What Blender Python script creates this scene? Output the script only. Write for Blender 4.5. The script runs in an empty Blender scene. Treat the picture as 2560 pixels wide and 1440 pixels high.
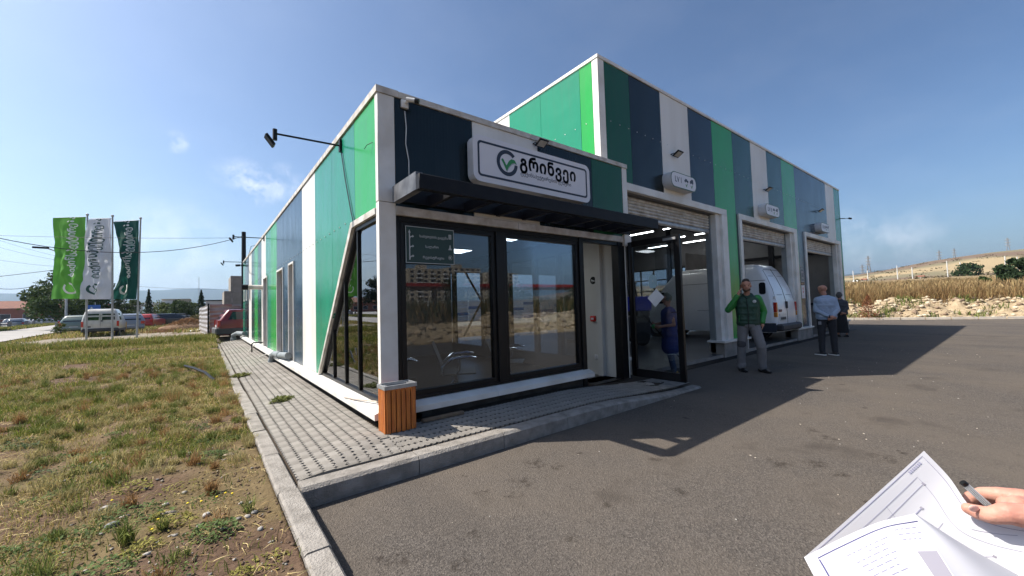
import bpy, bmesh, math, random
import numpy as np
from mathutils import Vector, Matrix, Euler, Quaternion

SC = bpy.context.scene
COL = SC.collection
R = math.radians
PI = math.pi
rng = random.Random(11)
nr = np.random.RandomState(7)

# ---------------------------------------------------------------- camera
CAMPOS = Vector((-1.594, -4.484, 1.55))
F_PX = 988.5
yaw, pitch, roll = R(38.039), R(2.549), R(-1.704)
FW = Vector((math.sin(yaw)*math.cos(pitch), math.cos(yaw)*math.cos(pitch), math.sin(pitch)))
_r0 = Vector((math.cos(yaw), -math.sin(yaw), 0)); _u0 = _r0.cross(FW)
RT = _r0*math.cos(roll) + _u0*math.sin(roll)
UP = -_r0*math.sin(roll) + _u0*math.cos(roll)
cd = bpy.data.cameras.new('camera'); cam = bpy.data.objects.new('camera', cd); COL.objects.link(cam)
cd.sensor_width = 36.0; cd.lens = F_PX*36.0/2560.0; cd.clip_start = 0.05; cd.clip_end = 20000
M = Matrix((RT, UP, -FW)).transposed().to_4x4(); M.translation = CAMPOS
cam.matrix_world = M
SC.camera = cam
SC.view_settings.view_transform = 'Standard'; SC.view_settings.look = 'None'
SC.view_settings.exposure = 0.74; SC.view_settings.gamma = 1.0
SC.view_settings.use_curve_mapping = False
SC.cycles.use_denoising = True
SC.cycles.max_bounces = 8; SC.cycles.transparent_max_bounces = 12
SC.cycles.sample_clamp_indirect = 6.0
SC.cycles.caustics_reflective = False; SC.cycles.caustics_refractive = False

def cdir(px, py):
    return (FW + RT*((px-1280)/F_PX) - UP*((py-720)/F_PX))
def cpt(px, py, depth):          # a point seen in that direction at that distance ahead
    return CAMPOS + cdir(px, py)*depth

# ---------------------------------------------------------------- sky, sun
SUN_EL, SUN_AZ = R(49.7), R(307.3)     # azimuth clockwise from +Y
SUN_DIR = Vector((math.sin(SUN_AZ)*math.cos(SUN_EL), math.cos(SUN_AZ)*math.cos(SUN_EL), math.sin(SUN_EL)))
W = bpy.data.worlds.new('World'); SC.world = W; W.use_nodes = True
nt = W.node_tree; nt.nodes.clear()
def wn(t, **k):
    n = nt.nodes.new(t)
    for a, b in k.items(): setattr(n, a, b)
    return n
wo = wn('ShaderNodeOutputWorld'); bg = wn('ShaderNodeBackground'); sky = wn('ShaderNodeTexSky')
sky.sky_type = 'NISHITA'; sky.sun_disc = False; sky.sun_elevation = SUN_EL; sky.sun_rotation = SUN_AZ
sky.altitude = 500; sky.air_density = 1.0; sky.dust_density = 3.2; sky.ozone_density = 1.0
bg.inputs[1].default_value = 0.060
tc = wn('ShaderNodeTexCoord'); sep = wn('ShaderNodeSeparateXYZ'); nt.links.new(tc.outputs['Generated'], sep.inputs[0])
def wmath(op, a, b=None, c=None, clamp=False):
    n = wn('ShaderNodeMath', operation=op); n.use_clamp = clamp
    for i, v in enumerate((a, b, c)):
        if v is None: continue
        if isinstance(v, (int, float)): n.inputs[i].default_value = v
        else: nt.links.new(v, n.inputs[i])
    return n.outputs[0]
zz = wmath('ADD', wmath('MAXIMUM', sep.outputs[2], 0.0), 0.12)
cmb = wn('ShaderNodeCombineXYZ')
nt.links.new(wmath('DIVIDE', sep.outputs[0], zz), cmb.inputs[0]); nt.links.new(wmath('DIVIDE', sep.outputs[1], zz), cmb.inputs[1])
nz = wn('ShaderNodeTexNoise'); nz.inputs['Scale'].default_value = 2.3; nz.inputs['Detail'].default_value = 8; nz.inputs['Roughness'].default_value = 0.58
nt.links.new(cmb.outputs[0], nz.inputs['Vector'])
mr = wn('ShaderNodeMapRange'); mr.inputs[1].default_value = 0.47; mr.inputs[2].default_value = 0.72
nt.links.new(nz.outputs[0], mr.inputs[0])
total = wmath('MULTIPLY', mr.outputs[0], 0.03)      # thin veil everywhere
for (px, py, tight, amp) in ((606, 440, 0.9990, .34), (655, 462, 0.9987, .36), (712, 455, 0.9989, .34), (640, 486, 0.9994, .28), (560, 430, .9994, .16), (440, 355, 0.9997, .5), (2210, 605, 0.9975, .18), (2310, 590, 0.9982, .2), (430, 640, 0.992, .35), (2060, 640, .99, .2)):
    d = cdir(px, py).normalized()
    vm = wn('ShaderNodeVectorMath', operation='DOT_PRODUCT'); vm.inputs[1].default_value = d
    vn = wn('ShaderNodeVectorMath', operation='NORMALIZE'); nt.links.new(tc.outputs['Generated'], vn.inputs[0]); nt.links.new(vn.outputs[0], vm.inputs[0])
    m2 = wn('ShaderNodeMapRange'); m2.interpolation_type = 'SMOOTHSTEP'; m2.inputs[1].default_value = tight; m2.inputs[2].default_value = 1.0
    nt.links.new(vm.outputs['Value'], m2.inputs[0])
    n2 = wn('ShaderNodeTexNoise'); n2.inputs['Scale'].default_value = 22; n2.inputs['Detail'].default_value = 10; n2.inputs['Roughness'].default_value = .62
    nt.links.new(tc.outputs['Generated'], n2.inputs['Vector'])
    m3 = wn('ShaderNodeMapRange'); m3.inputs[1].default_value = .42; m3.inputs[2].default_value = .68
    nt.links.new(n2.outputs[0], m3.inputs[0])
    total = wmath('ADD', total, wmath('MULTIPLY', wmath('MULTIPLY', m2.outputs[0], m3.outputs[0]), amp))
mixc = wn('ShaderNodeMix', data_type='RGBA'); nt.links.new(wmath('MINIMUM', total, 0.9), mixc.inputs['Factor'])
gam = wn('ShaderNodeGamma'); gam.inputs[1].default_value = 1.3; nt.links.new(sky.outputs[0], gam.inputs[0]); tn = wn('ShaderNodeMix', data_type='RGBA', blend_type='MULTIPLY'); tn.inputs['Factor'].default_value = 1; tn.inputs['B'].default_value = (.91, .975, 1.0, 1); nt.links.new(gam.outputs[0], tn.inputs['A']); nt.links.new(tn.outputs['Result'], mixc.inputs['A']); mixc.inputs['B'].default_value = (13.0, 13.4, 14.2, 1)
nt.links.new(mixc.outputs['Result'], bg.inputs[0]); nt.links.new(bg.outputs[0], wo.inputs[0])

sl = bpy.data.lights.new('sun', 'SUN'); sl.energy = 5.0; sl.angle = R(0.53); sl.color = (1.0, 0.93, 0.83)
so = bpy.data.objects.new('sun', sl); COL.objects.link(so)
so.rotation_euler = SUN_DIR.to_track_quat('Z', 'Y').to_euler(); so.location = (-30, 30, 40)

# ---------------------------------------------------------------- numpy noise
def _hash(ix, iy, seed):
    h = (ix.astype(np.int64)*374761393 + iy.astype(np.int64)*668265263 + seed*974634777) & 0xffffffff
    h = ((h ^ (h >> 13))*1274126177) & 0xffffffff
    return ((h ^ (h >> 16)) & 0xffff)/65535.0
def vnoise(x, y, seed=0):
    x = np.asarray(x, float); y = np.asarray(y, float)
    ix = np.floor(x); iy = np.floor(y); fx = x-ix; fy = y-iy
    fx = fx*fx*(3-2*fx); fy = fy*fy*(3-2*fy)
    a = _hash(ix, iy, seed); b = _hash(ix+1, iy, seed); c = _hash(ix, iy+1, seed); d = _hash(ix+1, iy+1, seed)
    return (a*(1-fx)+b*fx)*(1-fy) + (c*(1-fx)+d*fx)*fy
def fbm(x, y, seed=0, oct=4):
    s = 0; a = .5; t = 0
    for i in range(oct):
        s = s + a*vnoise(np.asarray(x)*2**i, np.asarray(y)*2**i, seed+i*17); t += a; a *= .5
    return s/t
def sstep(a, b, x):
    t = np.clip((np.asarray(x, float)-a)/(b-a), 0, 1); return t*t*(3-2*t)

# ---------------------------------------------------------------- materials
def col(h):
    h = h.lstrip('#'); c = [int(h[i:i+2], 16)/255 for i in (0, 2, 4)]
    return tuple((v/12.92 if v <= .04045 else ((v+.055)/1.055)**2.4) for v in c)
MATS = {}
def mat(name, c1, c2=None, scale=4.0, rough=.6, metal=0.0, bump=0.0, bscale=60.0, spec=.5, coat=0.0, contrast=(.35, .65), stretch=(1, 1, 1),
        rough2=None, emit=None, estr=1.0, sss=0.0, detail=6, wave=None, alpha=None, vcol=None, trans=0.0):
    if name in MATS: return MATS[name]
    m = bpy.data.materials.new(name); m.use_nodes = True; t = m.node_tree; N = t.nodes; L = t.links
    b = N['Principled BSDF']
    b.inputs['Roughness'].default_value = rough; b.inputs['Metallic'].default_value = metal
    b.inputs['Specular IOR Level'].default_value = spec
    b.inputs['Coat Weight'].default_value = coat; b.inputs['Coat Roughness'].default_value = .08
    if trans: b.inputs['Transmission Weight'].default_value = trans
    if sss: b.inputs['Subsurface Weight'].default_value = sss; b.inputs['Subsurface Radius'].default_value = (.02, .008, .004); b.inputs['Subsurface Scale'].default_value = .3
    tcn = N.new('ShaderNodeTexCoord'); mp = N.new('ShaderNodeMapping'); mp.inputs['Scale'].default_value = stretch
    L.new(tcn.outputs['Object'], mp.inputs[0])
    c2 = c2 or tuple(x*.86 for x in c1)
    no = N.new('ShaderNodeTexNoise'); no.inputs['Scale'].default_value = scale; no.inputs['Detail'].default_value = detail; L.new(mp.outputs[0], no.inputs['Vector'])
    mrn = N.new('ShaderNodeMapRange'); mrn.inputs[1].default_value = contrast[0]; mrn.inputs[2].default_value = contrast[1]; L.new(no.outputs[0], mrn.inputs[0])
    mx = N.new('ShaderNodeMix'); mx.data_type = 'RGBA'; L.new(mrn.outputs[0], mx.inputs['Factor'])
    mx.inputs['A'].default_value = (*c1, 1); mx.inputs['B'].default_value = (*c2, 1)
    out = mx.outputs['Result']
    if vcol:
        at = N.new('ShaderNodeVertexColor'); at.layer_name = vcol
        m2 = N.new('ShaderNodeMix'); m2.data_type = 'RGBA'; m2.blend_type = 'MULTIPLY'; m2.inputs['Factor'].default_value = 1
        L.new(at.outputs[0], m2.inputs['A']); L.new(out, m2.inputs['B']); out = m2.outputs['Result']
    L.new(out, b.inputs['Base Color'])
    if rough2 is not None:
        mr2 = N.new('ShaderNodeMapRange'); mr2.inputs[1].default_value = .3; mr2.inputs[2].default_value = .7; mr2.inputs[3].default_value = rough; mr2.inputs[4].default_value = rough2
        n3 = N.new('ShaderNodeTexNoise'); n3.inputs['Scale'].default_value = scale*1.7; L.new(mp.outputs[0], n3.inputs['Vector']); L.new(n3.outputs[0], mr2.inputs[0]); L.new(mr2.outputs[0], b.inputs['Roughness'])
    if emit:
        b.inputs['Emission Color'].default_value = (*emit, 1); b.inputs['Emission Strength'].default_value = estr
    h = None
    if bump:
        n4 = N.new('ShaderNodeTexNoise'); n4.inputs['Scale'].default_value = bscale; n4.inputs['Detail'].default_value = 5; L.new(mp.outputs[0], n4.inputs['Vector'])
        bp = N.new('ShaderNodeBump'); bp.inputs['Strength'].default_value = bump; bp.inputs['Distance'].default_value = .02; L.new(n4.outputs[0], bp.inputs['Height'])
        h = bp.outputs[0]
    if wave:                      # fine ribs of a pressed sheet: axis, period, depth
        sx = N.new('ShaderNodeSeparateXYZ'); L.new(tcn.outputs['Object'], sx.inputs[0])
        mm = N.new('ShaderNodeMath'); mm.operation = 'ADD'; L.new(sx.outputs[0], mm.inputs[0]); L.new(sx.outputs[1], mm.inputs[1])
        m3 = N.new('ShaderNodeMath'); m3.operation = 'MULTIPLY'; m3.inputs[1].default_value = 2*PI/wave[0]; L.new(mm.outputs[0], m3.inputs[0])
        m4 = N.new('ShaderNodeMath'); m4.operation = 'SINE'; L.new(m3.outputs[0], m4.inputs[0])
        bp2 = N.new('ShaderNodeBump'); bp2.inputs['Strength'].default_value = wave[2]; bp2.inputs['Distance'].default_value = wave[1]
        L.new(m4.outputs[0], bp2.inputs['Height'])
        if h is not None: L.new(h, bp2.inputs['Normal'])
        # dusty run-off streaks
        ms_ = N.new('ShaderNodeMapping'); ms_.inputs['Scale'].default_value = (1, 1, .05); L.new(tcn.outputs['Object'], ms_.inputs[0])
        ns = N.new('ShaderNodeTexNoise'); ns.inputs['Scale'].default_value = 11; ns.inputs['Detail'].default_value = 6; L.new(ms_.outputs[0], ns.inputs['Vector'])
        rs_ = N.new('ShaderNodeMapRange'); rs_.inputs[1].default_value = .50; rs_.inputs[2].default_value = .78; rs_.inputs[4].default_value = .30; L.new(ns.outputs[0], rs_.inputs[0])
        mxs = N.new('ShaderNodeMix'); mxs.data_type = 'RGBA'; L.new(rs_.outputs[0], mxs.inputs['Factor']); L.new(out, mxs.inputs['A']); lum = sum(c1)/3; mxs.inputs['B'].default_value = (c1[0]*.6+lum*.25+.012, c1[1]*.6+lum*.25+.011, c1[2]*.6+lum*.25+.010, 1); L.new(mxs.outputs['Result'], b.inputs['Base Color'])
        # slow oil-canning of the sheet
        n5 = N.new('ShaderNodeTexNoise'); n5.inputs['Scale'].default_value = 1.6; n5.inputs['Detail'].default_value = 2; L.new(tcn.outputs['Object'], n5.inputs['Vector'])
        bp3 = N.new('ShaderNodeBump'); bp3.inputs['Strength'].default_value = .45; bp3.inputs['Distance'].default_value = .03; L.new(n5.outputs[0], bp3.inputs['Height']); L.new(bp2.outputs[0], bp3.inputs['Normal'])
        h = bp3.outputs[0]
    if h is not None: L.new(h, b.inputs['Normal'])
    MATS[name] = m; return m

def glassmat(name, tint, refl=.10, gain=1.0, ior=1.6, rough=0.0, wob=.035):
    if name in MATS: return MATS[name]
    m = bpy.data.materials.new(name); m.use_nodes = True; t = m.node_tree; N = t.nodes; L = t.links
    N.remove(N['Principled BSDF']); o = N['Material Output']
    tr = N.new('ShaderNodeBsdfTransparent'); tr.inputs[0].default_value = (*tint, 1)
    gl = N.new('ShaderNodeBsdfGlossy'); gl.inputs['Roughness'].default_value = rough; gl.inputs[0].default_value = (.95, .97, 1, 1)
    no = N.new('ShaderNodeTexNoise'); no.inputs['Scale'].default_value = .9; no.inputs['Detail'].default_value = 1
    tcn = N.new('ShaderNodeTexCoord'); L.new(tcn.outputs['Object'], no.inputs['Vector'])
    bp = N.new('ShaderNodeBump'); bp.inputs['Strength'].default_value = wob; bp.inputs['Distance'].default_value = .02; L.new(no.outputs[0], bp.inputs['Height']); L.new(bp.outputs[0], gl.inputs['Normal'])
    fr = N.new('ShaderNodeFresnel'); fr.inputs[0].default_value = ior
    mm = N.new('ShaderNodeMath'); mm.operation = 'MULTIPLY_ADD'; mm.inputs[1].default_value = gain; mm.inputs[2].default_value = refl; mm.use_clamp = True; L.new(fr.outputs[0], mm.inputs[0])
    mx = N.new('ShaderNodeMixShader'); L.new(mm.outputs[0], mx.inputs[0]); L.new(tr.outputs[0], mx.inputs[1]); L.new(gl.outputs[0], mx.inputs[2]); L.new(mx.outputs[0], o.inputs[0])
    MATS[name] = m; return m

# ---------------------------------------------------------------- objects
ROOTLOC = {}
def wloc(o):
    v = Vector((0, 0, 0))
    while o is not None: v = v + ROOTLOC.get(o.name, Vector((0, 0, 0))); o = o.parent
    return v
def tag(o, label=None, cat=None, group=None, kind=None):
    if label: o['label'] = label
    if cat: o['category'] = cat
    if group: o['group'] = group
    if kind: o['kind'] = kind
    return o
def thing(name, label=None, cat=None, loc=(0, 0, 0), group=None, kind=None):
    o = bpy.data.objects.new(name, None); COL.objects.link(o); o.location = loc; o.empty_display_size = .2
    ROOTLOC[o.name] = Vector(loc)
    return tag(o, label, cat, group, kind)
class MB:
    def __init__(s): s.v = []; s.f = []; s.mi = []; s.cur = 0
    def add(s, vs, fs):
        n = len(s.v); s.v += [tuple(x) for x in vs]; s.f += [tuple(i+n for i in f) for f in fs]; s.mi += [s.cur]*len(fs); return s
    def box(s, x0, x1, y0, y1, z0, z1, ch=0.0):
        if x0 > x1: x0, x1 = x1, x0
        if y0 > y1: y0, y1 = y1, y0
        if z0 > z1: z0, z1 = z1, z0
        if ch <= 0:
            vs = [(x0, y0, z0), (x1, y0, z0), (x1, y1, z0), (x0, y1, z0), (x0, y0, z1), (x1, y0, z1), (x1, y1, z1), (x0, y1, z1)]
            return s.add(vs, [(0, 3, 2, 1), (4, 5, 6, 7), (0, 1, 5, 4), (1, 2, 6, 5), (2, 3, 7, 6), (3, 0, 4, 7)])
        c = min(ch, (x1-x0)*.45, (y1-y0)*.45, (z1-z0)*.45)
        vs = []
        for z, i in ((z0, c), (z0+c, 0), (z1-c, 0), (z1, c)):
            o = c if i == 0 else c
            x0i, x1i, y0i, y1i = (x0+c, x1-c, y0+c, y1-c) if i else (x0, x1, y0, y1)
            if i: vs += [(x0i, y0i, z), (x1i, y0i, z), (x1i, y1i, z), (x0i, y1i, z)]
            else: vs += [(x0+c, y0, z), (x1-c, y0, z), (x1, y0+c, z), (x1, y1-c, z), (x1-c, y1, z), (x0+c, y1, z), (x0, y1-c, z), (x0, y0+c, z)]
        fs = [(3, 2, 1, 0)]
        a, b2, t = 4, 12, 20
        fs += [(0, 1, a+1, a), (1, a+2, a+1), (1, 2, a+3, a+2), (2, a+4, a+3), (2, 3, a+5, a+4), (3, a+6, a+5), (3, 0, a+7, a+6), (0, a, a+7)]
        for i in range(8): fs.append((a+i, a+(i+1) % 8, b2+(i+1) % 8, b2+i))
        fs += [(b2, b2+1, t+1, t), (b2+1, b2+2, t+1), (b2+2, b2+3, t+2, t+1), (b2+3, b2+4, t+2), (b2+4, b2+5, t+3, t+2), (b2+5, b2+6, t+3), (b2+6, b2+7, t, t+3), (b2+7, b2, t)]
        fs.append((t, t+1, t+2, t+3))
        return s.add(vs, fs)
    def obox(s, c, ax, ay, az, hx, hy, hz):      # oriented box
        c, ax, ay, az = Vector(c), Vector(ax).normalized(), Vector(ay).normalized(), Vector(az).normalized()
        vs = [c+ax*(hx*i)+ay*(hy*j)+az*(hz*k) for k in (-1, 1) for i, j in ((-1, -1), (1, -1), (1, 1), (-1, 1))]
        return s.add(vs, [(0, 3, 2, 1), (4, 5, 6, 7), (0, 1, 5, 4), (1, 2, 6, 5), (2, 3, 7, 6), (3, 0, 4, 7)])
    def prism(s, poly, d):           # planar polygon pushed along the vector d
        d = Vector(d); P = [Vector(p) for p in poly]; n = len(P)
        nn = Vector((0, 0, 0))
        for i in range(n): nn += P[i].cross(P[(i+1) % n])
        if nn.dot(d) > 0: P = P[::-1]
        vs = P+[p+d for p in P]
        return s.add(vs, [tuple(range(n)), tuple(range(2*n-1, n-1, -1))]+[(i, i+n, (i+1) % n+n, (i+1) % n) for i in range(n)])
    def tube(s, pts, r, n=8, caps=True, flat=None):
        pts = [Vector(p) for p in pts]; rs = r if isinstance(r, (list, tuple)) else [r]*len(pts)
        up = None; base = len(s.v); vs = []
        for i, p in enumerate(pts):
            d = (pts[min(i+1, len(pts)-1)]-pts[max(i-1, 0)])
            d = d.normalized() if d.length > 1e-9 else Vector((0, 0, 1))
            if up is None: up = Vector((0, 0, 1)) if abs(d.z) < .9 else Vector((1, 0, 0))
            a = d.cross(up)
            a = a.normalized() if a.length > 1e-6 else Vector((1, 0, 0))
            b = d.cross(a).normalized(); up = -b if False else up
            for k in range(n):
                t = 2*PI*k/n; vs.append(p+(a*math.cos(t)+b*math.sin(t)*(flat or 1))*rs[i])
        fs = []
        for i in range(len(pts)-1):
            for k in range(n): fs.append((i*n+k, i*n+(k+1) % n, (i+1)*n+(k+1) % n, (i+1)*n+k))
        if caps: fs += [tuple(range(n-1, -1, -1)), tuple(range((len(pts)-1)*n, len(pts)*n))]
        return s.add(vs, fs)
    def ball(s, c, r, nu=10, nv=6):
        c = Vector(c); r = (r, r, r) if isinstance(r, (int, float)) else r
        vs = [c+Vector((0, 0, -r[2]))]
        for j in range(1, nv):
            ph = -PI/2+PI*j/nv
            for i in range(nu):
                t = 2*PI*i/nu; vs.append(c+Vector((r[0]*math.cos(ph)*math.cos(t), r[1]*math.cos(ph)*math.sin(t), r[2]*math.sin(ph))))
        vs.append(c+Vector((0, 0, r[2]))); fs = []
        for i in range(nu): fs.append((0, 1+(i+1) % nu, 1+i))
        for j in range(nv-2):
            for i in range(nu): a = 1+j*nu; fs.append((a+i, a+(i+1) % nu, a+nu+(i+1) % nu, a+nu+i))
        l = len(vs)-1; a = 1+(nv-2)*nu
        for i in range(nu): fs.append((a+i, a+(i+1) % nu, l))
        return s.add(vs, fs)
    def quad(s, *p): return s.add(p, [tuple(range(len(p)))])
    def mesh(s, name, off=(0, 0, 0)):
        me = bpy.data.meshes.new(name); o = Vector(off)
        me.from_pydata([Vector(v)-o for v in s.v], [], s.f); me.update(); return me
    def build(s, name, m, parent=None, smooth=False, bevel=0, seg=2):
        off = wloc(parent) if parent is not None else Vector((0, 0, 0))
        me = s.mesh(name, off)
        ms = m if isinstance(m, (list, tuple)) else [m]
        for x in ms: me.materials.append(x)
        if len(ms) > 1:
            for p, i in zip(me.polygons, s.mi): p.material_index = i
        o = bpy.data.objects.new(name, me); COL.objects.link(o); o.parent = parent
        if bevel:
            bm = bmesh.new(); bm.from_mesh(me); bmesh.ops.remove_doubles(bm, verts=bm.verts, dist=1e-5)
            es = [e for e in bm.edges if len(e.link_faces) == 2 and e.calc_face_angle() > R(25)]
            bmesh.ops.bevel(bm, geom=es, offset=bevel, segments=seg, profile=.5, affect='EDGES', clamp_overlap=True)
            bm.to_mesh(me); bm.free(); smooth = True
        if smooth:
            me.shade_smooth()
            try: me.set_sharp_from_angle(angle=R(38))
            except Exception: pass
        return o
def mesh_np(name, V, Fq, m, parent=None, vcol=None, smooth=False, tri=False):
    """V (n,3) float, Fq (k,3|4) int arrays -> object, fast"""
    me = bpy.data.meshes.new(name); V = np.asarray(V, np.float32); Fq = np.asarray(Fq, np.int32); k = Fq.shape[1]
    me.vertices.add(len(V)); me.vertices.foreach_set('co', V.ravel())
    me.loops.add(Fq.size); me.loops.foreach_set('vertex_index', Fq.ravel())
    me.polygons.add(len(Fq)); me.polygons.foreach_set('loop_start', np.arange(0, Fq.size, k, dtype=np.int32))
    me.update(calc_edges=True); me.validate()
    if vcol is not None:
        a = me.color_attributes.new('Col', 'FLOAT_COLOR', 'POINT'); c = np.ones((len(V), 4), np.float32); c[:, :3] = vcol; a.data.foreach_set('color', c.ravel())
    for x in (m if isinstance(m, (list, tuple)) else [m]): me.materials.append(x)
    if smooth: me.shade_smooth()
    o = bpy.data.objects.new(name, me); COL.objects.link(o); o.parent = parent
    return o
def copy_tree(o, parent=None):
    c = o.copy(); COL.objects.link(c); c.parent = parent
    for ch in list(o.children): copy_tree(ch, c)
    return c
_dg = None
def text_mesh(body, size, bold=0.0, align='LEFT', spacing=1.0, shear=0.0):
    """2D outline of a line of lettering as (verts, faces) in its own plane"""
    c = bpy.data.curves.new('lettering', 'FONT'); c.body = body; c.size = size; c.offset = bold*size; c.align_x = align; c.space_character = spacing; c.shear = shear
    c.resolution_u = 3
    o = bpy.data.objects.new('lettering', c); COL.objects.link(o)
    bpy.context.view_layer.update()
    me = bpy.data.meshes.new_from_object(o.evaluated_get(bpy.context.evaluated_depsgraph_get()))
    vs = [tuple(v.co) for v in me.vertices]; fs = [tuple(p.vertices) for p in me.polygons]
    bpy.data.objects.remove(o); bpy.data.curves.remove(c); bpy.data.meshes.remove(me)
    return vs, fs
def arc_band(cx, cy, r0, r1, a0, a1, n=28):
    vs = []; fs = []
    for i in range(n+1):
        t = a0+(a1-a0)*i/n; vs += [(cx+r0*math.cos(t), cy+r0*math.sin(t), 0), (cx+r1*math.cos(t), cy+r1*math.sin(t), 0)]
    for i in range(n): fs.append((2*i, 2*i+1, 2*i+3, 2*i+2))
    return vs, fs
def rrect(x0, x1, z0, z1, r, n=6):
    P = []
    for cx, cz, a in ((x1-r, z1-r, 0), (x0+r, z1-r, PI/2), (x0+r, z0+r, PI), (x1-r, z0+r, 1.5*PI)):
        for i in range(n+1): t = a+PI/2*i/n; P.append((cx+r*math.cos(t), cz+r*math.sin(t)))
    return P
# ================================================================ terrain
def lam(*c): return c
KN = (.914, .406)                       # outward normal of the far kerb of the lot
def edist(x, y): return (x-30.9)*KN[0] + (y-1.7)*KN[1]
def HL(x, y):                           # the grassy land left of and behind the building
    return .125 + .225*sstep(3, 24, y) + .004*np.clip(y-60, 0, 200)
def H(x, y):
    x = np.asarray(x, float); y = np.asarray(y, float)
    ang = np.degrees(np.arctan2(y+4.5, x+1.6)); e = edist(x, y)
    n = fbm(x*.03, y*.03, 5, 4)
    hill = 1.05*sstep(0, 3.6, e) + .95*sstep(3.6, 16, e) + .036*np.clip(e-14, 0, 60) + .030*np.clip(e-60, 0, 220)*(0.75+.5*fbm(x*.012, y*.012, 9, 3))
    lowf = 1-.50*sstep(1, 13, ang)
    ridge = 10.5*sstep(120, 262, e)*(1-sstep(275, 520, e))*(0.55+.75*fbm(x*.011+3, y*.011, 21, 4))
    swell = 3.6*sstep(200, 300, e)*sstep(20, -12, y)
    hill = ((np.minimum(hill, 4.2)+np.maximum(hill-4.2, 0)*lowf)+ridge*lowf+swell)*(1-.65*sstep(330, 1500, e))
    hm = sstep(52, 38, ang)*sstep(-80, -50, ang)*(e > -.2)
    left = HL(x, y) + .25*(n-.5)*sstep(24, 60, y)
    backb = 12.6
    lot = -.06
    isleft = (x < -1.12) | (y > backb+8.0) | ((y > backb) & (x < 30) & (x > 4.9))
    front = sstep(-10.9, -13.4, y)*(0.75+.5*fbm(x*.5, y*.5, 31, 3)) + .5*sstep(-13.5, -22, y)
    base = np.where(isleft, left, lot)
    base = np.where((y < -10.8), np.where(x < -1.12, left, 0)*sstep(-20, -10.8, y)+front, base)
    z = base*(1-hm) + hill*hm
    z = np.where((hm > 0) & (hm < 1) & (e < 0), base, z)
    d = np.hypot(x, y); a = np.arctan2(y, x)
    mt = sstep(2600, 4100, d)*(130+95*fbm(np.cos(a)*4+7, np.sin(a)*4+3, 40, 5)+20*sstep(70, 100, np.degrees(a)))
    return z + mt
def Hfine(x, y):
    z = H(x, y)
    x = np.asarray(x, float); y = np.asarray(y, float); e = edist(x, y)
    nearl = ((x < -1.3) & (y < 20) & (x > -14) & (y > -10))
    k = sstep(-1.25, -1.7, x)
    z = z + np.where(nearl, ((fbm(x*2.2, y*2.2, 2, 5)-.5)*.09 + (fbm(x*.5, y*.5, 12, 3)-.5)*.10)*k, 0)
    hr = (e > .1) & (e < 22) & (y > -40) & (y < 30)
    z = z + np.where(hr, (fbm(x*1.4, y*1.4, 3, 6)-.5)*1.15*sstep(.2, 1.6, e)*(1-.55*sstep(3.5, 8, e)), 0)
    return z
def axis(segs):
    out = []
    for a, b, st in segs: out += list(np.arange(a, b, st))
    return np.unique(np.round(np.array(out+[segs[-1][1]]), 4))
gx = axis([(-6500, -1200, 260), (-1200, -200, 60), (-200, -50, 12), (-50, -14, 2.0), (-14, -7, .5), (-7, -1.2, .13), (-1.2, -1.12, .02), (-1.12, -1.0, .04), (-1, 26, 3.0), (26, 44, .32), (44, 70, 1.5), (70, 320, 7), (320, 900, 45), (900, 6500, 260)])
gy = axis([(-6500, -1200, 260), (-1200, -300, 60), (-300, -40, 11), (-40, -14, 1.3), (-14, -10, .3), (-10, -5.2, .6), (-5.2, 6, .13), (6, 14, .3), (14, 26, .5), (26, 60, 1.6), (60, 320, 9), (320, 1200, 45), (1200, 6500, 260)])
GX, GY = np.meshgrid(gx, gy); GZ = Hfine(GX, GY)
def ground_color(x, y):
    e = edist(x, y); ang = np.degrees(np.arctan2(y+4.5, x+1.6)); hm = sstep(52, 38, ang)*sstep(-80, -50, ang)*(e > -.5)
    d = np.hypot(x, y)
    n1 = fbm(x*1.3, y*1.3, 50, 4)[..., None]; n2 = fbm(x*.25, y*.25, 51, 4)[..., None]
    soil = np.array([.128, .083, .057]); grs = np.array([.11, .092, .042]); dry = np.array([.20, .14, .078]); trk = np.array([.30, .265, .215])
    g = soil*(1-sstep(.42, .62, n1)) + (grs*(1-n2)+dry*n2)*sstep(.42, .62, n1)
    ux, uy = x[..., None], y[..., None]
    tr = sstep(19.5, 21.5, uy+(ux+4)*.15)*(1-sstep(33, 40, uy))*sstep(.30, .42, n1+.1)
    g = g*(1-tr)+trk*tr
    far = sstep(35, 60, uy); g = g*(1-far)+(grs*.8*(1-n2)+dry*n2)*far
    sand = np.array([.42, .33, .215]); sd2 = np.array([.27, .21, .135]); gold = np.array([.30, .215, .115]); hb = np.array([.20, .145, .105]); hg = np.array([.23, .205, .13]); hl = np.array([.42, .33, .20])
    E = e[..., None]; n3 = fbm(x*.018, y*.018, 53, 5)[..., None]; n4 = fbm(x*.9, y*.9, 54, 4)[..., None]
    b = (sand*(1-sstep(.5, .66, n4))+sd2*sstep(.5, .66, n4))
    fld = gold*(1-.35*n1)
    b = b*(1-sstep(3.0, 4.6, E))+fld*sstep(3.0, 4.6, E)
    hc = hb*(1-sstep(.42, .55, n3))+hg*sstep(.42, .55, n3); hc = hc*(1-sstep(.6, .68, n3))+hl*sstep(.6, .68, n3)
    hf = sstep(45, 110, E); b = b*(1-hf)+hc*hf
    H_ = hm[..., None]; c = g*(1-H_)+b*H_
    S = (sstep(-10.5, -11.5, y)*(1-hm))[..., None]; c = c*(1-S)+(np.array([.42, .33, .21])*(1-sstep(.45, .6, n1))+gold*sstep(.45, .6, n1))*S
    Mo = sstep(900, 2600, d)[..., None]; c = c*(1-Mo)+np.array([.055, .075, .045])*(.7+.6*n2)*Mo
    return c
gc = ground_color(GX, GY)
nxg, nyg = len(gx), len(gy)
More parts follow.
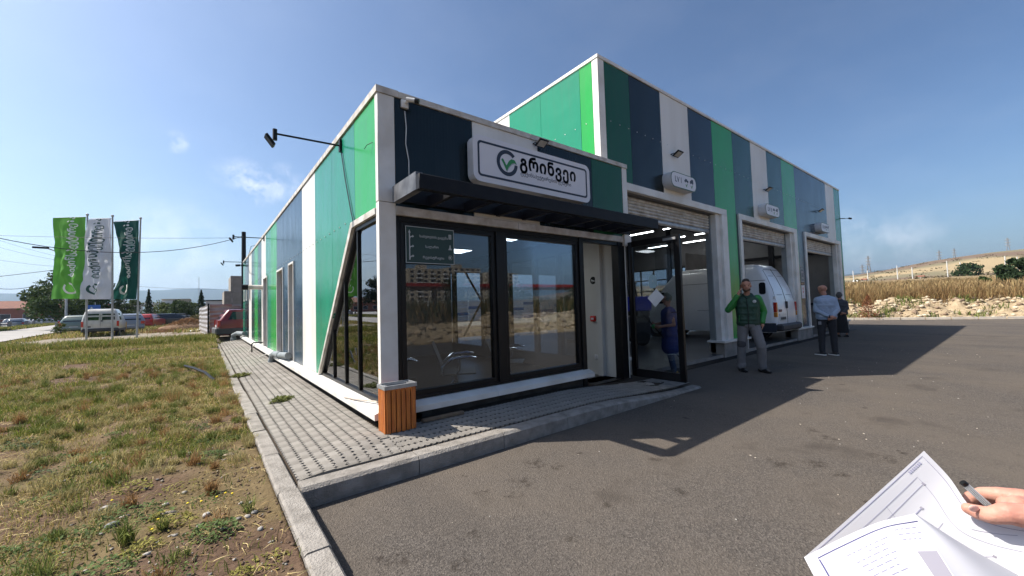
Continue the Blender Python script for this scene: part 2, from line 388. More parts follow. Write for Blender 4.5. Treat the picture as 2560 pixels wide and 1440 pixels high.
idx = np.arange(nxg*nyg).reshape(nyg, nxg)
quads = np.stack([idx[:-1, :-1], idx[:-1, 1:], idx[1:, 1:], idx[1:, :-1]], -1).reshape(-1, 4)
gmat = mat('earth', (1.0, 1.0, 1.0), (.62, .60, .57), scale=5.5, rough=.95, bump=.9, bscale=26, spec=.15, vcol='Col', detail=10, contrast=(.3, .7))
ground = mesh_np('ground', np.stack([GX, GY, GZ], -1).reshape(-1, 3), quads, gmat, vcol=gc.reshape(-1, 3), smooth=True)
tag(ground, kind='structure')

# ================================================================ asphalt lot
def asphalt_mat():
    m = bpy.data.materials.new('asphalt'); m.use_nodes = True; t = m.node_tree; N = t.nodes; L = t.links; b = N['Principled BSDF']
    tcn = N.new('ShaderNodeTexCoord')
    def noise(s, d=5, r=.5):
        n = N.new('ShaderNodeTexNoise'); n.inputs['Scale'].default_value = s; n.inputs['Detail'].default_value = d; n.inputs['Roughness'].default_value = r; L.new(tcn.outputs['Object'], n.inputs['Vector']); return n.outputs[0]
    def mrn(v, a, b2, c=0, d=1):
        n = N.new('ShaderNodeMapRange'); n.inputs[1].default_value = a; n.inputs[2].default_value = b2; n.inputs[3].default_value = c; n.inputs[4].default_value = d; L.new(v, n.inputs[0]); return n.outputs[0]
    def mix(f, a, b2, bt='MIX'):
        n = N.new('ShaderNodeMix'); n.data_type = 'RGBA'; n.blend_type = bt
        if isinstance(f, float): n.inputs['Factor'].default_value = f
        else: L.new(f, n.inputs['Factor'])
        for k, v in (('A', a), ('B', b2)):
            if isinstance(v, tuple): n.inputs[k].default_value = (*v, 1)
            else: L.new(v, n.inputs[k])
        return n.outputs['Result']
    vo = N.new('ShaderNodeTexVoronoi'); vo.inputs['Scale'].default_value = 95; L.new(tcn.outputs['Object'], vo.inputs['Vector'])
    vc = N.new('ShaderNodeSeparateColor'); L.new(vo.outputs['Color'], vc.inputs[0])
    c = mix(mrn(vc.outputs[0], .2, 1.0), (.074, .065, .057), (.200, .176, .153))       # stones and binder
    c = mix(mrn(noise(240, 3), .35, .68), c, (.065, .058, .054))
    c = mix(mrn(noise(.55, 6, .6), .38, .68), c, (.125, .106, .088))                      # dust drifts
    dk = mrn(noise(1.1, 8, .66), .56, .68); c = mix(dk, c, mix(.55, c, (.045, .038, .033))); c = mix(mrn(noise(5, 6, .7), .62, .70, 0, .5), c, (.05, .042, .036))  # oil and damp marks
    stains = [(1340, 1160, .16), (1305, 1205, .14), (1285, 1240, .10), (1392, 1166, .10), (995, 1395, .12), (1060, 1388, .07), (1185, 1335, .09), (1430, 1345, .07), (1160, 1190, .05), (1205, 1230, .10), (2030, 1075, .12), (2062, 1096, .16), (2040, 1160, .14), (2100, 1187, .10), (1952, 1158, .16), (2212, 1146, .16), (1150, 1415, .10), (1640, 1150, .10), (1520, 1260, .07), (1700, 1230, .10)]
    geo = N.new('ShaderNodeNewGeometry'); wob = N.new('ShaderNodeTexNoise'); wob.inputs['Scale'].default_value = 9; wob.inputs['Detail'].default_value = 6; wob.inputs['Roughness'].default_value = .75; L.new(tcn.outputs['Object'], wob.inputs['Vector'])
    acc = None
    for sx_, sy_, sr_ in stains:
        d_ = cdir(sx_, sy_); k_ = -CAMPOS.z/d_.z; vm_ = N.new('ShaderNodeVectorMath'); vm_.operation = 'DISTANCE'; L.new(geo.outputs['Position'], vm_.inputs[0]); vm_.inputs[1].default_value = (CAMPOS.x+d_.x*k_, CAMPOS.y+d_.y*k_, 0)
        o_ = mrn(vm_.outputs['Value'], sr_*1.15, 0, 0, 1)
        if acc is None: acc = o_
        else:
            mxm = N.new('ShaderNodeMath'); mxm.operation = 'MAXIMUM'; L.new(acc, mxm.inputs[0]); L.new(o_, mxm.inputs[1]); acc = mxm.outputs[0]
    mm_ = N.new('ShaderNodeMath'); mm_.operation = 'MULTIPLY'; L.new(acc, mm_.inputs[0]); L.new(mrn(wob.outputs[0], .44, .60), mm_.inputs[1])
    c = mix(mrn(mm_.outputs[0], .1, .55, 0, .62), c, (.030, .024, .019))
    trm = N.new('ShaderNodeMapping'); trm.inputs['Scale'].default_value = (1.3, .10, 1); trm.inputs['Rotation'].default_value = (0, 0, .5); L.new(tcn.outputs['Object'], trm.inputs[0])
    trn = N.new('ShaderNodeTexNoise'); trn.inputs['Scale'].default_value = 1.1; trn.inputs['Detail'].default_value = 4; L.new(trm.outputs[0], trn.inputs['Vector'])
    c = mix(mrn(trn.outputs[0], .52, .70, 0, .28), c, (.055, .049, .045))
    sp = N.new('ShaderNodeTexVoronoi'); sp.inputs['Scale'].default_value = 1.25; L.new(tcn.outputs['Object'], sp.inputs['Vector'])
    nd = mrn(noise(14, 4), .3, .7, -.03, .05)
    ad = N.new('ShaderNodeMath'); ad.operation = 'ADD'; L.new(sp.outputs['Distance'], ad.inputs[0]); L.new(nd, ad.inputs[1])
    c = mix(mrn(ad.outputs[0], .075, .045, 0, .75), c, (.035, .028, .024))            # drips
    L.new(c, b.inputs['Base Color']); b.inputs['Specular IOR Level'].default_value = .12
    L.new(mrn(dk, 0, 1, .92, .7), b.inputs['Roughness'])
    bp = N.new('ShaderNodeBump'); bp.inputs['Strength'].default_value = .85; bp.inputs['Distance'].default_value = .006; L.new(vo.outputs['Distance'], bp.inputs['Height'])
    bp2 = N.new('ShaderNodeBump'); bp2.inputs['Strength'].default_value = .9; bp2.inputs['Distance'].default_value = .012; L.new(noise(42, 5, .65), bp2.inputs['Height']); L.new(bp.outputs[0], bp2.inputs['Normal'])
    L.new(bp2.outputs[0], b.inputs['Normal']); return m
ASPH = asphalt_mat()
b = MB()
def kx(y): return 30.9-(y-1.7)*KN[1]/KN[0]      # x of the far kerb at y
ya = [-11, -8, -4, 0, 4, 8, 12.5]
for y0, y1 in zip(ya[:-1], ya[1:]): b.quad((-1.0, y0, 0), (kx(y0)-.02, y0, 0), (kx(y1)-.02, y1, 0), (-1.0, y1, 0))
parking = tag(b.build('parking_lot', ASPH), kind='structure')
KERB = mat('kerb_concrete', (.31, .288, .262), (.21, .193, .173), scale=9, rough=.9, bump=.7, bscale=70, spec=.2)
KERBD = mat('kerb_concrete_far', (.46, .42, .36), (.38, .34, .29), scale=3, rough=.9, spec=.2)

# kerb round the pavement, stone by stone
kerb = thing('kerb', kind='structure')
y = -5.9
while y < 19.9:
    L_ = min(1.0, 19.9-y); b = MB(); dz = rng.uniform(-.006, .006); dx = rng.uniform(-.006, .006)
    if y < -.93: zt = .165+dz
    else: zt = .168+dz
    prof = [(-1.135+dx, -.05), (-1.135+dx, zt-.012), (-1.12+dx, zt), (-1.005+dx, zt), (-.988+dx, zt-.02), (-.985+dx, -.05)]
    b.prism([(px, y+.005, pz) for px, pz in prof], (0, L_-.010, 0)); b.build('kerb_stone', KERB, kerb); y += L_
def kzt(x): return float(.168*(1-.80*sstep(2.5, 5.0, x)))
x = -.984
while x < 5.3:
    x1 = min(x+.99, 5.35); b = MB(); n = 3
    xs = [x+.004+(x1-x-.008)*i/n for i in range(n+1)]
    vs = []
    for xi in xs:
        zt = kzt(xi); yo = -.955
        vs += [(xi, yo, -.05), (xi, yo, zt-.03), (xi, yo+.03, zt-.004), (xi, yo+.17, zt), (xi, yo+.185, -.05)]
    fs = []
    for i in range(n):
        for k in range(4): fs.append((i*5+k, i*5+k+1, (i+1)*5+k+1, (i+1)*5+k))
    fs += [(4, 3, 2, 1, 0), tuple(n*5+k for k in range(5))]
    b.add(vs, fs); b.build('kerb_stone', KERB, kerb); x = x1
# far kerb of the lot
kf = thing('kerb', kind='structure')
yy = -11
while yy < 12:
    x0_, x1_ = kx(yy), kx(yy+.98); b = MB()
    b.prism([(x0_, yy, -.03), (x0_+.03, yy, .12), (x0_+.20, yy, .13), (x0_+.22, yy, -.03)], (x1_-x0_, .96, 0)); b.build('kerb_stone', KERBD, kf); yy += 1.0

# pavement of notched concrete blocks
def pz(x, y):
    s = min(1, max(0, min((x+1.0)/.7, (y+.9)/.55))); k = kzt(x)/.168
    return (.158+.088*s)*(.25+.75*k) if x > 2.5 else .158+.088*s
PAV = mat('paver_concrete', (.285, .265, .24), (.20, .185, .165), scale=3.2, rough=.92, bump=.6, bscale=110, spec=.2)
PAV2 = mat('paver_concrete_pale', (.31, .29, .262), (.23, .213, .19), scale=5, rough=.92, bump=.6, bscale=110, spec=.2)
SANDM = mat('sand_bed', (.07, .055, .042), (.045, .036, .028), scale=18, rough=1, bump=.8, bscale=60, spec=.1)
pavement = thing('pavement', kind='structure')
def paver_mesh(vertical):
    g = .0004; a, L_ = .1/2-g, .2/2-g; q = .023
    P = []
    for s in (1, -1):
        P.append((s*a, -s*L_))
        for hc in (-.0667, 0.0, .0667): P += [(s*a, s*hc-.019*s), (s*(a-.021), s*hc), (s*a, s*hc+.019*s)]
        P.append((s*a, s*L_))
    if not vertical: P = [(-v, u) for u, v in P]
    b = MB(); n = len(P)
    top = [(u*.995, v*.997, 0) for u, v in P]; bot = [(u, v, -.006) for u, v in P]; low = [(u, v, -.022) for u, v in P]
    b.add(top+low, [tuple(range(n))]+[(i+n, (i+1) % n+n, (i+1) % n, i) for i in range(n)])
    return b
pm = {}
for v_ in (0, 1):
    for k, mm in enumerate((PAV, PAV2)):
        me = paver_mesh(v_).mesh('paver'); me.materials.append(mm); pm[v_, k] = me
slots = []
for i in range(9):
    xx = -.925+i*.1
    f_ = .0667*(i % 3); yy = -.765+f_+.1
    if f_: slots.append((xx, -.765+f_/2, 1, f_/.2))
    while yy < 19.7: slots.append((xx, yy, 1, 1)); yy += .2
for j in range(6):
    yy = -.715+j*.1
    f_ = .0667*(j % 3); xx = -.072+f_+.1
    if f_: slots.append((-.072+f_/2, yy, 0, f_/.2))
    while xx < 4.9: slots.append((xx, yy, 0, 1)); xx += .2
slots.sort(key=lambda s: (s[0]-CAMPOS.x)**2+(s[1]-CAMPOS.y)**2)
def slope_rot(x, y):
    e = .04; dzx = (pz(x+e, y)-pz(x-e, y))/(2*e); dzy = (pz(x, y+e)-pz(x, y-e))/(2*e)
    return Vector((-dzx, -dzy, 1)).normalized().to_track_quat('Z', 'Y')
rest = MB()
for n, (xx, yy, vv, fs_) in enumerate(slots):
    z = pz(xx, yy)+rng.uniform(-.001, .001); tilt = Euler((rng.gauss(0, .004), rng.gauss(0, .004), rng.gauss(0, .004)))
    q = Vector((0, 0, 1)).rotation_difference(Vector((-(pz(xx+.04, yy)-pz(xx-.04, yy))/.08, -(pz(xx, yy+.04)-pz(xx, yy-.04))/.08, 1)).normalized())
    rot = q.to_matrix() @ tilt.to_matrix()
    key = (0 if vv == 0 else 1, 1 if rng.random() < .3 else 0)
    if n < 300:
        o = bpy.data.objects.new('paver', pm[key]); COL.objects.link(o); o.parent = pavement
        o.location = (xx, yy, z); o.rotation_euler = rot.to_euler()
        if fs_ < 1: o.scale = (1, fs_, 1) if vv else (fs_, 1, 1)
    else:
        me = pm[key]; rest.add([rot @ Vector((v.co.x*(1 if vv else fs_), v.co.y*(fs_ if vv else 1), v.co.z))+Vector((xx, yy, z)) for v in me.vertices], [tuple(p.vertices) for p in me.polygons])
o = rest.build('paver_field', PAV, pavement); o['kind'] = 'stuff'
b = MB()
xs = [-.985, -.55, -.12, .6, 1.5, 2.5, 3.2, 4.0, 5.3]; ys = [-.78, -.45, -.15, .4]
for i in range(len(xs)-1):
    for j in range(len(ys)-1):
        P = [(xs[i], ys[j]), (xs[i+1], ys[j]), (xs[i+1], ys[j+1]), (xs[i], ys[j+1])]; b.quad(*[(u, v, pz(u, v)-.014) for u, v in P])
for i in range(2): b.quad((xs[i], .4, pz(xs[i], .4)-.014), (xs[i+1], .4, pz(xs[i+1], .4)-.014), (xs[i+1], 19.9, pz(xs[i+1], 5)-.014), (xs[i], 19.9, pz(xs[i], 5)-.014))
b.build('sand_bed', SANDM, pavement)
# concrete apron where the blocks end in front of the door
b = MB(); xs = np.linspace(4.05, 5.3, 8)
for i in range(7):
    a0, a1 = xs[i], xs[i+1]
    b.quad((a0, -.775, pz(a0, -.77)+.004), (a1, -.775, pz(a1, -.77)+.004), (a1, -.15, pz(a1, -.15)+.004), (a0, -.15, pz(a0, -.15)+.004))
b.build('concrete_apron', KERB, pavement)

# road beyond the yard
ROADM = mat('old_asphalt', (.36, .345, .33), (.29, .28, .27), scale=.6, rough=.9, bump=.3, bscale=30, spec=.2)
near_e = [(-10.6, 12), (-10.2, 29), (-10.6, 42), (-11.3, 60), (-13.6, 100), (-19, 180), (-28, 300)]
far_e = [(-15.4, 12), (-15.6, 29), (-16.3, 42), (-17.4, 60), (-20.8, 100), (-28, 180), (-40, 300)]
def ribbon(A, B, dz, n=6):
    b = MB()
    for i in range(len(A)-1):
        for k in range(n):
            t0, t1 = k/n, (k+1)/n
            a0 = np.array(A[i])*(1-t0)+np.array(A[i+1])*t0; a1 = np.array(A[i])*(1-t1)+np.array(A[i+1])*t1
            b0 = np.array(B[i])*(1-t0)+np.array(B[i+1])*t0; b1 = np.array(B[i])*(1-t1)+np.array(B[i+1])*t1
            z = lambda p: float(HL(p[0], p[1]))+.13*float(sstep(24, 40, p[1]))+dz
            b.quad((b0[0], b0[1], z(b0)), (a0[0], a0[1], z(a0)), (a1[0], a1[1], z(a1)), (b1[0], b1[1], z(b1)))
    return b
tag(ribbon(near_e, far_e, .03).build('road', ROADM), kind='structure')
A2 = [(x-4.5-.05*(y-12), y) for x, y in far_e]; B2 = [(x-9-.05*(y-12), y) for x, y in A2]
tag(ribbon(A2, B2, .03).build('road', ROADM), kind='structure')

# ================================================================ vegetation and loose ground cover
def zat(x, y): return Hfine(np.asarray(x), np.asarray(y))
def blades(name, x, y, z, h, w, lean, color, label, cat, curl=.5, kind='stuff', mt=None):
    n = len(x); th = nr.uniform(0, 2*PI, n); la = nr.uniform(0, 2*PI, n)
    dx, dy = np.cos(th)*w/2, np.sin(th)*w/2; lx, ly = np.cos(la)*lean, np.sin(la)*lean
    V = np.zeros((n, 5, 3))
    V[:, 0] = np.stack([x-dx, y-dy, z-.005], -1); V[:, 1] = np.stack([x+dx, y+dy, z-.005], -1)
    mx, my = x+lx*.4*h, y+ly*.4*h; mz = z+h*.6*np.sqrt(np.clip(1-(lean*.45)**2, .05, 1))
    V[:, 2] = np.stack([mx-dx*.8, my-dy*.8, mz], -1); V[:, 3] = np.stack([mx+dx*.8, my+dy*.8, mz], -1)
    V[:, 4] = np.stack([x+lx*h, y+ly*h, z+h*np.sqrt(np.clip(1-lean**2*.9, .02, 1))], -1)
    i = (np.arange(n)*5)[:, None]
    F = np.concatenate([i+np.array([[0, 1, 3]]), i+np.array([[0, 3, 2]]), i+np.array([[2, 3, 4]])], 1).reshape(-1, 3)
    c = np.repeat(color, 5, 0)
    o = mesh_np(name, V.reshape(-1, 3), F, mt or VEG, vcol=c); tag(o, label, cat, kind=kind); return o
VEG = mat('leaf_tissue', (1, 1, 1), (.75, .75, .7), scale=3, rough=.75, spec=.2, vcol='Col')
t = VEG.node_tree; pb = t.nodes['Principled BSDF']; tl = t.nodes.new('ShaderNodeBsdfTranslucent'); ms = t.nodes.new('ShaderNodeMixShader'); ms.inputs[0].default_value = .28
lk = pb.inputs['Base Color'].links[0].from_socket; t.links.new(lk, tl.inputs[0]); t.links.new(pb.outputs[0], ms.inputs[1]); t.links.new(tl.outputs[0], ms.inputs[2]); t.links.new(ms.outputs[0], t.nodes['Material Output'].inputs[0])
GREENS = np.array([[.16, .205, .035], [.22, .25, .05], [.11, .16, .03], [.32, .30, .07]])
DRYS = np.array([[.50, .40, .17], [.58, .47, .24], [.36, .25, .11], [.38, .34, .12]])
def pick(n, greenness):
    g = nr.rand(n) < greenness
    c = np.where(g[:, None], GREENS[nr.randint(0, 4, n)], DRYS[nr.randint(0, 4, n)]); return c*nr.uniform(.75, 1.25, (n, 1))
def field(n, x0, x1, y0, y1, thr, seed, sc=1.6):
    x = nr.uniform(x0, x1, n); y = nr.uniform(y0, y1, n)
    d = fbm(x*sc, y*sc, seed, 4); keep = d > thr+nr.uniform(-.08, .08, n)
    return x[keep], y[keep]
def greenness(x, y):          # lush band at the back and along the kerb, straw in the middle, clumps in front
    a = sstep(1.4, 3.8, y+.4*(x+3))*.40; nz_ = fbm(x*.55, y*.55, 77, 3)
    return np.clip(a*(.5+nz_*.9)+.70*sstep(.58, .70, nz_)+.05, .04, .9)
def soilbare(x, y):           # bare earth near the kerb in front and the stony strip
    return np.clip(1.15*sstep(.9, -.4, y)*sstep(-2.6, -1.5, x)+.55*sstep(.4, -1.8, y), 0, 1)
def grasspatch(name, n, box, thr, hs, ws, seed, label):
    x, y = field(n, *box, thr, seed); k = nr.rand(len(x)) > soilbare(x, y)*.93; x, y = x[k], y[k]
    g = greenness(x, y); h = nr.uniform(*hs, len(x))*(.7+.8*g); ln = nr.uniform(.25, .97, len(x))
    blades(name, x, y, zat(x, y), h, nr.uniform(*ws, len(x)), ln, pick(len(x), g), label, 'grass')
grasspatch('grass', 120000, (-6.6, -1.1, -3.7, 3.2), .50, (.02, .07), (.003, .007), 61, 'short half dry grass and straw near the kerb')
grasspatch('grass', 90000, (-9.5, -1.12, 3.0, 9.5), .45, (.03, .09), (.005, .010), 62, 'yellow green grass across the middle of the verge')
grasspatch('grass', 75000, (-12, -1.12, 9.3, 20.2), .40, (.05, .14), (.009, .018), 63, 'greener longer grass at the back of the verge')
x, y = field(26000, -11, -.9, 18.5, 21.6, .42, 64); blades('grass', x, y, zat(x, y), nr.uniform(.1, .38, len(x)), nr.uniform(.012, .024, len(x)), nr.uniform(.1, .8, len(x)), pick(len(x), np.full(len(x), .72)), 'taller green weeds along the far edge of the verge', 'grass')
x, y = field(15000, -10, 1, 31, 60, .47, 65, .5); blades('grass', x, y, zat(x, y), nr.uniform(.12, .4, len(x)), nr.uniform(.03, .05, len(x)), nr.uniform(.1, .9, len(x)), pick(len(x), np.full(len(x), .3)), 'dry grass over the low mound behind the parked van', 'grass')
x = nr.uniform(-18, -10, 22000); y = nr.uniform(20, 110, 22000)
xe = np.interp(y, [p[1] for p in far_e], [p[0] for p in far_e]); x = xe-nr.uniform(.2, 4.2, 22000)
blades('grass', x, y, zat(x, y)+.1, nr.uniform(.15, .35, len(x)), nr.uniform(.04, .08, len(x)), nr.uniform(.1, .9, len(x)), pick(len(x), np.full(len(x), .75)), 'green median strip between the two roads', 'grass')
x = nr.uniform(0, 1, 5000); y = nr.uniform(14, 60, 5000); xe = np.interp(y, [p[1] for p in near_e], [p[0] for p in near_e]); x = xe+nr.uniform(.15, 1.3, 5000)
blades('grass', x, y, zat(x, y), nr.uniform(.06, .2, len(x)), nr.uniform(.02, .04, len(x)), nr.uniform(.1, .9, len(x)), pick(len(x), np.full(len(x), .5)), 'thin grass line between road and gravel yard', 'grass')
# straw strands, bent and lying
def strands(name, n, box, Ls, w, label, thr=.45, colr=None):
    x, y = field(n, *box, thr, 71, 1.1); k = nr.rand(len(x)) > soilbare(x, y)*.6; x, y = x[k], y[k]; n = len(x); S = 6
    L_ = nr.uniform(*Ls, n); a = nr.uniform(0, 2*PI, n); cur = nr.normal(0, 4.5, n); V = np.zeros((n, S, 2, 3)); px, py = x.copy(), y.copy(); lift = nr.uniform(.004, .03, n)
    z0 = zat(x, y)
    for s in range(S):
        t_ = s/(S-1); zc = np.maximum(z0, z0)+.006+lift*math.sin(PI*t_)
        wx, wy = -np.sin(a)*w*(1-.6*t_), np.cos(a)*w*(1-.6*t_)
        V[:, s, 0] = np.stack([px-wx, py-wy, zc], -1); V[:, s, 1] = np.stack([px+wx, py+wy, zc+.002], -1)
        px = px+np.cos(a)*L_/S; py = py+np.sin(a)*L_/S; a = a+cur*L_*1.3/S*4*nr.uniform(.2, 1, n)
    i = (np.arange(n)*S*2)[:, None, None]; q = np.array([[2*s, 2*s+1, 2*s+3, 2*s+2] for s in range(S-1)])[None]
    c = DRYS[nr.randint(0, 3, n)]*nr.uniform(.8, 1.35, (n, 1))
    o = mesh_np(name, V.reshape(-1, 3), (i+q).reshape(-1, 4), VEG, vcol=np.repeat(c, S*2, 0)); tag(o, label, 'dry grass', kind='stuff')
def tufts(n, box, seed, hs, label):
    X_, Y_, H_, W_, C_, LN = [], [], [], [], [], []
    for k in range(n):
        cx, cy = nr.uniform(box[0], box[1]), nr.uniform(box[2], box[3])
        if nr.rand() < float(soilbare(cx, cy))*.6: continue
        m = nr.randint(40, 150); r_ = nr.uniform(.02, .10); a = nr.uniform(0, 2*PI, m); q = r_*np.sqrt(nr.rand(m)); X_.append(cx+q*np.cos(a)); Y_.append(cy+q*np.sin(a)); h0 = nr.uniform(*hs); H_.append(h0*nr.uniform(.4, 1.2, m)); g = nr.rand()
        base = np.array([.16, .19, .05]) if g < .4 else (np.array([.42, .36, .17]) if g < .75 else np.array([.34, .20, .09])); C_.append(base*nr.uniform(.7, 1.35, (m, 1)))
    x, y, h, c = map(np.concatenate, (X_, Y_, H_, C_)); n = len(x); blades('grass_tufts', x, y, zat(x, y), h, nr.uniform(.003, .007, n), nr.uniform(.2, .95, n), c, label, 'grass')
tufts(520, (-6.4, -1.15, -3.6, 3.5), 1, (.05, .15), 'scattered taller tufts, some green and some straw coloured, on the near verge')
tufts(500, (-9, -1.15, 3.5, 10), 2, (.08, .22), 'scattered taller tufts in the middle of the verge')
strands('straw', 14000, (-6.2, -1.15, -3.4, 3.0), (.06, .20), .0018, 'bleached curling straw strewn over the near verge')
strands('straw', 5000, (-8, -1.2, 2.5, 8), (.10, .26), .0032, 'bleached straw lying in the middle of the verge')
# broad leaved weeds in clumps
def leafcards(cx, cy, cz, n, r, hgt, size, colr):
    th = nr.uniform(0, 2*PI, n); rr = r*np.sqrt(nr.rand(n)); x = cx+rr*np.cos(th); y = cy+rr*np.sin(th); z = cz+hgt*(1-(rr/r)**2)*nr.uniform(.15, 1, n)
    a = nr.uniform(0, 2*PI, n); b_ = nr.uniform(-.5, .9, n); s = size*nr.uniform(.5, 1.2, n)
    ux, uy, uz = np.cos(a)*np.cos(b_)*s, np.sin(a)*np.cos(b_)*s, np.sin(b_)*s; wx, wy = -np.sin(a)*s*.34, np.cos(a)*s*.34
    V = np.zeros((n, 4, 3)); V[:, 0] = np.stack([x, y, z], -1); V[:, 1] = np.stack([x+ux*.5+wx, y+uy*.5+wy, z+uz*.6], -1); V[:, 2] = np.stack([x+ux, y+uy, z+uz], -1); V[:, 3] = np.stack([x+ux*.5-wx, y+uy*.5-wy, z+uz*.6], -1)
    return V.reshape(-1, 3), np.repeat(np.array(colr)*nr.uniform(.6, 1.4, (n, 1)), 4, 0)
VS, CS = [], []
for i in range(150):
    cx = rng.uniform(-5.6, -1.25); cy = rng.uniform(-3.4, 3.2)
    if rng.random() < float(soilbare(cx, cy))*.5: continue
    yel = rng.random()
    V, c = leafcards(cx, cy, float(zat(cx, cy)), rng.randint(60, 220), rng.uniform(.05, .20), rng.uniform(.02, .07), rng.uniform(.018, .032), (.11, .16, .045) if yel < .5 else ((.26, .24, .06) if yel < .85 else (.11, .15, .07)))
    VS.append(V); CS.append(c)
for (px, py, rr, kk) in ((1.0, 0, 0, 0),):
    pass
for cx, cy, r_ in ((-2.05, -1.35, .22), (-1.75, -1.9, .15), (-1.55, -1.2, .16), (-2.35, -.75, .30), (-2.0, -.55, .25), (-1.35, -2.35, .1), (-2.6, -1.9, .2), (-1.5, 1.2, .22), (-3.2, -2.2, .2), (-1.55, .6, .18)):
    V, c = leafcards(cx, cy, float(zat(cx, cy)), 420, r_, .06, .026, (.10, .15, .045)); VS.append(V); CS.append(c)
V = np.concatenate(VS); o = mesh_np('weeds', V, np.arange(len(V)).reshape(-1, 4), VEG, vcol=np.concatenate(CS)); tag(o, 'low broad leaved weeds in clumps on the near verge', 'weeds', kind='stuff')
# small tuft growing through the pavement blocks
V, c = leafcards(-.62, 2.55, pz(-.62, 2.55), 350, .17, .05, .05, (.13, .15, .04)); tag(mesh_np('grass_tuft', V, np.arange(len(V)).reshape(-1, 4), VEG, vcol=c), 'small green tuft growing between the pavement blocks', 'grass')
V, c = leafcards(-.93, 6.2, pz(-.93, 6.2), 350, .20, .05, .07, (.15, .16, .05)); tag(mesh_np('grass_tuft', V, np.arange(len(V)).reshape(-1, 4), VEG, vcol=c), 'straggling tuft creeping over the kerb onto the blocks', 'grass')

def icos(sub=1):
    bm = bmesh.new(); bmesh.ops.create_icosphere(bm, subdivisions=sub, radius=1); v = np.array([x.co[:] for x in bm.verts]); f = np.array([[q.index for q in p.verts] for p in bm.faces]); bm.free(); return v, f
IV, IF = icos(1); IV2, IF2 = icos(2)
def rocks(name, x, y, z, s, flat, colr, m, rot=True):
    n = len(x); nv = len(IV); th = nr.uniform(0, 2*PI, n)
    V = np.repeat(IV[None], n, 0)*(1+.28*nr.uniform(-1, 1, (n, nv, 1))); V = V*np.stack([s*nr.uniform(.7, 1.3, n), s*nr.uniform(.7, 1.3, n), s*flat], -1)[:, None]
    ct, st = np.cos(th)[:, None], np.sin(th)[:, None]; vx = V[..., 0]*ct-V[..., 1]*st; vy = V[..., 0]*st+V[..., 1]*ct
    V = np.stack([vx+x[:, None], vy+y[:, None], V[..., 2]+z[:, None]], -1)
    F = (IF[None]+(np.arange(n)*nv)[:, None, None]).reshape(-1, 3)
    return mesh_np(name, V.reshape(-1, 3), F, m, vcol=np.repeat(colr, nv, 0))
STN = mat('stone', (1, 1, 1), (.7, .7, .68), scale=20, rough=.85, bump=.4, bscale=80, vcol='Col', spec=.25)
n = 2200; x = nr.uniform(-6, -1.2, n); y = nr.uniform(-3.6, 1.5, n); k = nr.rand(n) < (.25+.75*np.exp(-((y+1.75)/.8)**2)); x, y = x[k], y[k]
sz = .006+.016*nr.rand(len(x))**3; cc = np.array([[.36, .34, .31], [.27, .25, .23], [.48, .44, .40]])[nr.randint(0, 3, len(x))]
tag(rocks('pebbles', x, y, zat(x, y)+sz*.35, sz, .55, cc, STN), 'small pale pebbles scattered on the bare earth', 'pebbles', kind='stuff')
n = 15000; x = nr.uniform(-6.2, -1.15, n); y = nr.uniform(-3.8, 3, n); k = nr.rand(n) < .25+.75*soilbare(x, y); x, y = x[k], y[k]; sz = .003+.013*nr.rand(len(x))**3
tag(rocks('soil_clods', x, y, zat(x, y)+sz*.1, sz, .6, np.array([.135, .09, .06])*nr.uniform(.6, 1.5, (len(x), 1)), STN), 'small clods of brown earth on the verge', 'earth', kind='stuff')
n = 260; x = nr.uniform(-.6, 14, n); y = nr.uniform(-4.2, -1.1, n); sz = .003+.009*nr.rand(n)**3; cc = np.array([[.36, .34, .31], [.55, .48, .40], [.20, .17, .15]])[nr.randint(0, 3, n)]
tag(rocks('gravel', x, y, np.full(n, .001), sz, .6, cc, STN), 'loose grit and stone chips on the asphalt', 'gravel', kind='stuff')
def stone(x, y, rx, ry, rz, c, label, rot=0.):
    V = IV2*(1+.08*np.random.RandomState(int(rx*9e4)).uniform(-1, 1, (len(IV2), 1))); me = bpy.data.meshes.new('stone')
    m = mat('stone_%d' % int(rx*1e4), c, tuple(v*.65 for v in c), scale=40, rough=.8, bump=.3, bscale=90)
    o = mesh_np('stone', V*np.array([rx, ry, rz]), IF2, m, smooth=True); o.location = (x, y, float(zat(x, y))+rz*.45); o.rotation_euler = (0, 0, rot)
    tag(o, label, 'stone')
def gpt(px, py, z=.12):
    d = cdir(px, py); k = (z-CAMPOS.z)/d.z; return CAMPOS.x+d.x*k, CAMPOS.y+d.y*k
x, y = gpt(280, 1324); stone(x, y, .040, .026, .022, (.20, .21, .21), 'smooth dark grey oval stone alone on the bare earth', .3)
x, y = gpt(418, 1297); stone(x, y, .062, .022, .02, (.24, .20, .17), 'long brown grey stone beside a trailing weed', -.2)
x, y = gpt(262, 1278); stone(x, y, .034, .026, .016, (.42, .39, .36), 'pale lumpy stone behind the flat pebbles', .2)
x, y = gpt(312, 1296); stone(x, y, .030, .015, .008, (.52, .45, .40), 'flat pinkish pebble among the small stones', 0)
x, y = gpt(516, 1297); stone(x, y, .026, .022, .018, (.42, .39, .35), 'pale stone tucked under the green weed clump', .5)
x, y = gpt(570, 1138); stone(x, y, .055, .03, .012, (.34, .26, .19), 'flat tan slab lying in the dry grass by the kerb', .4)
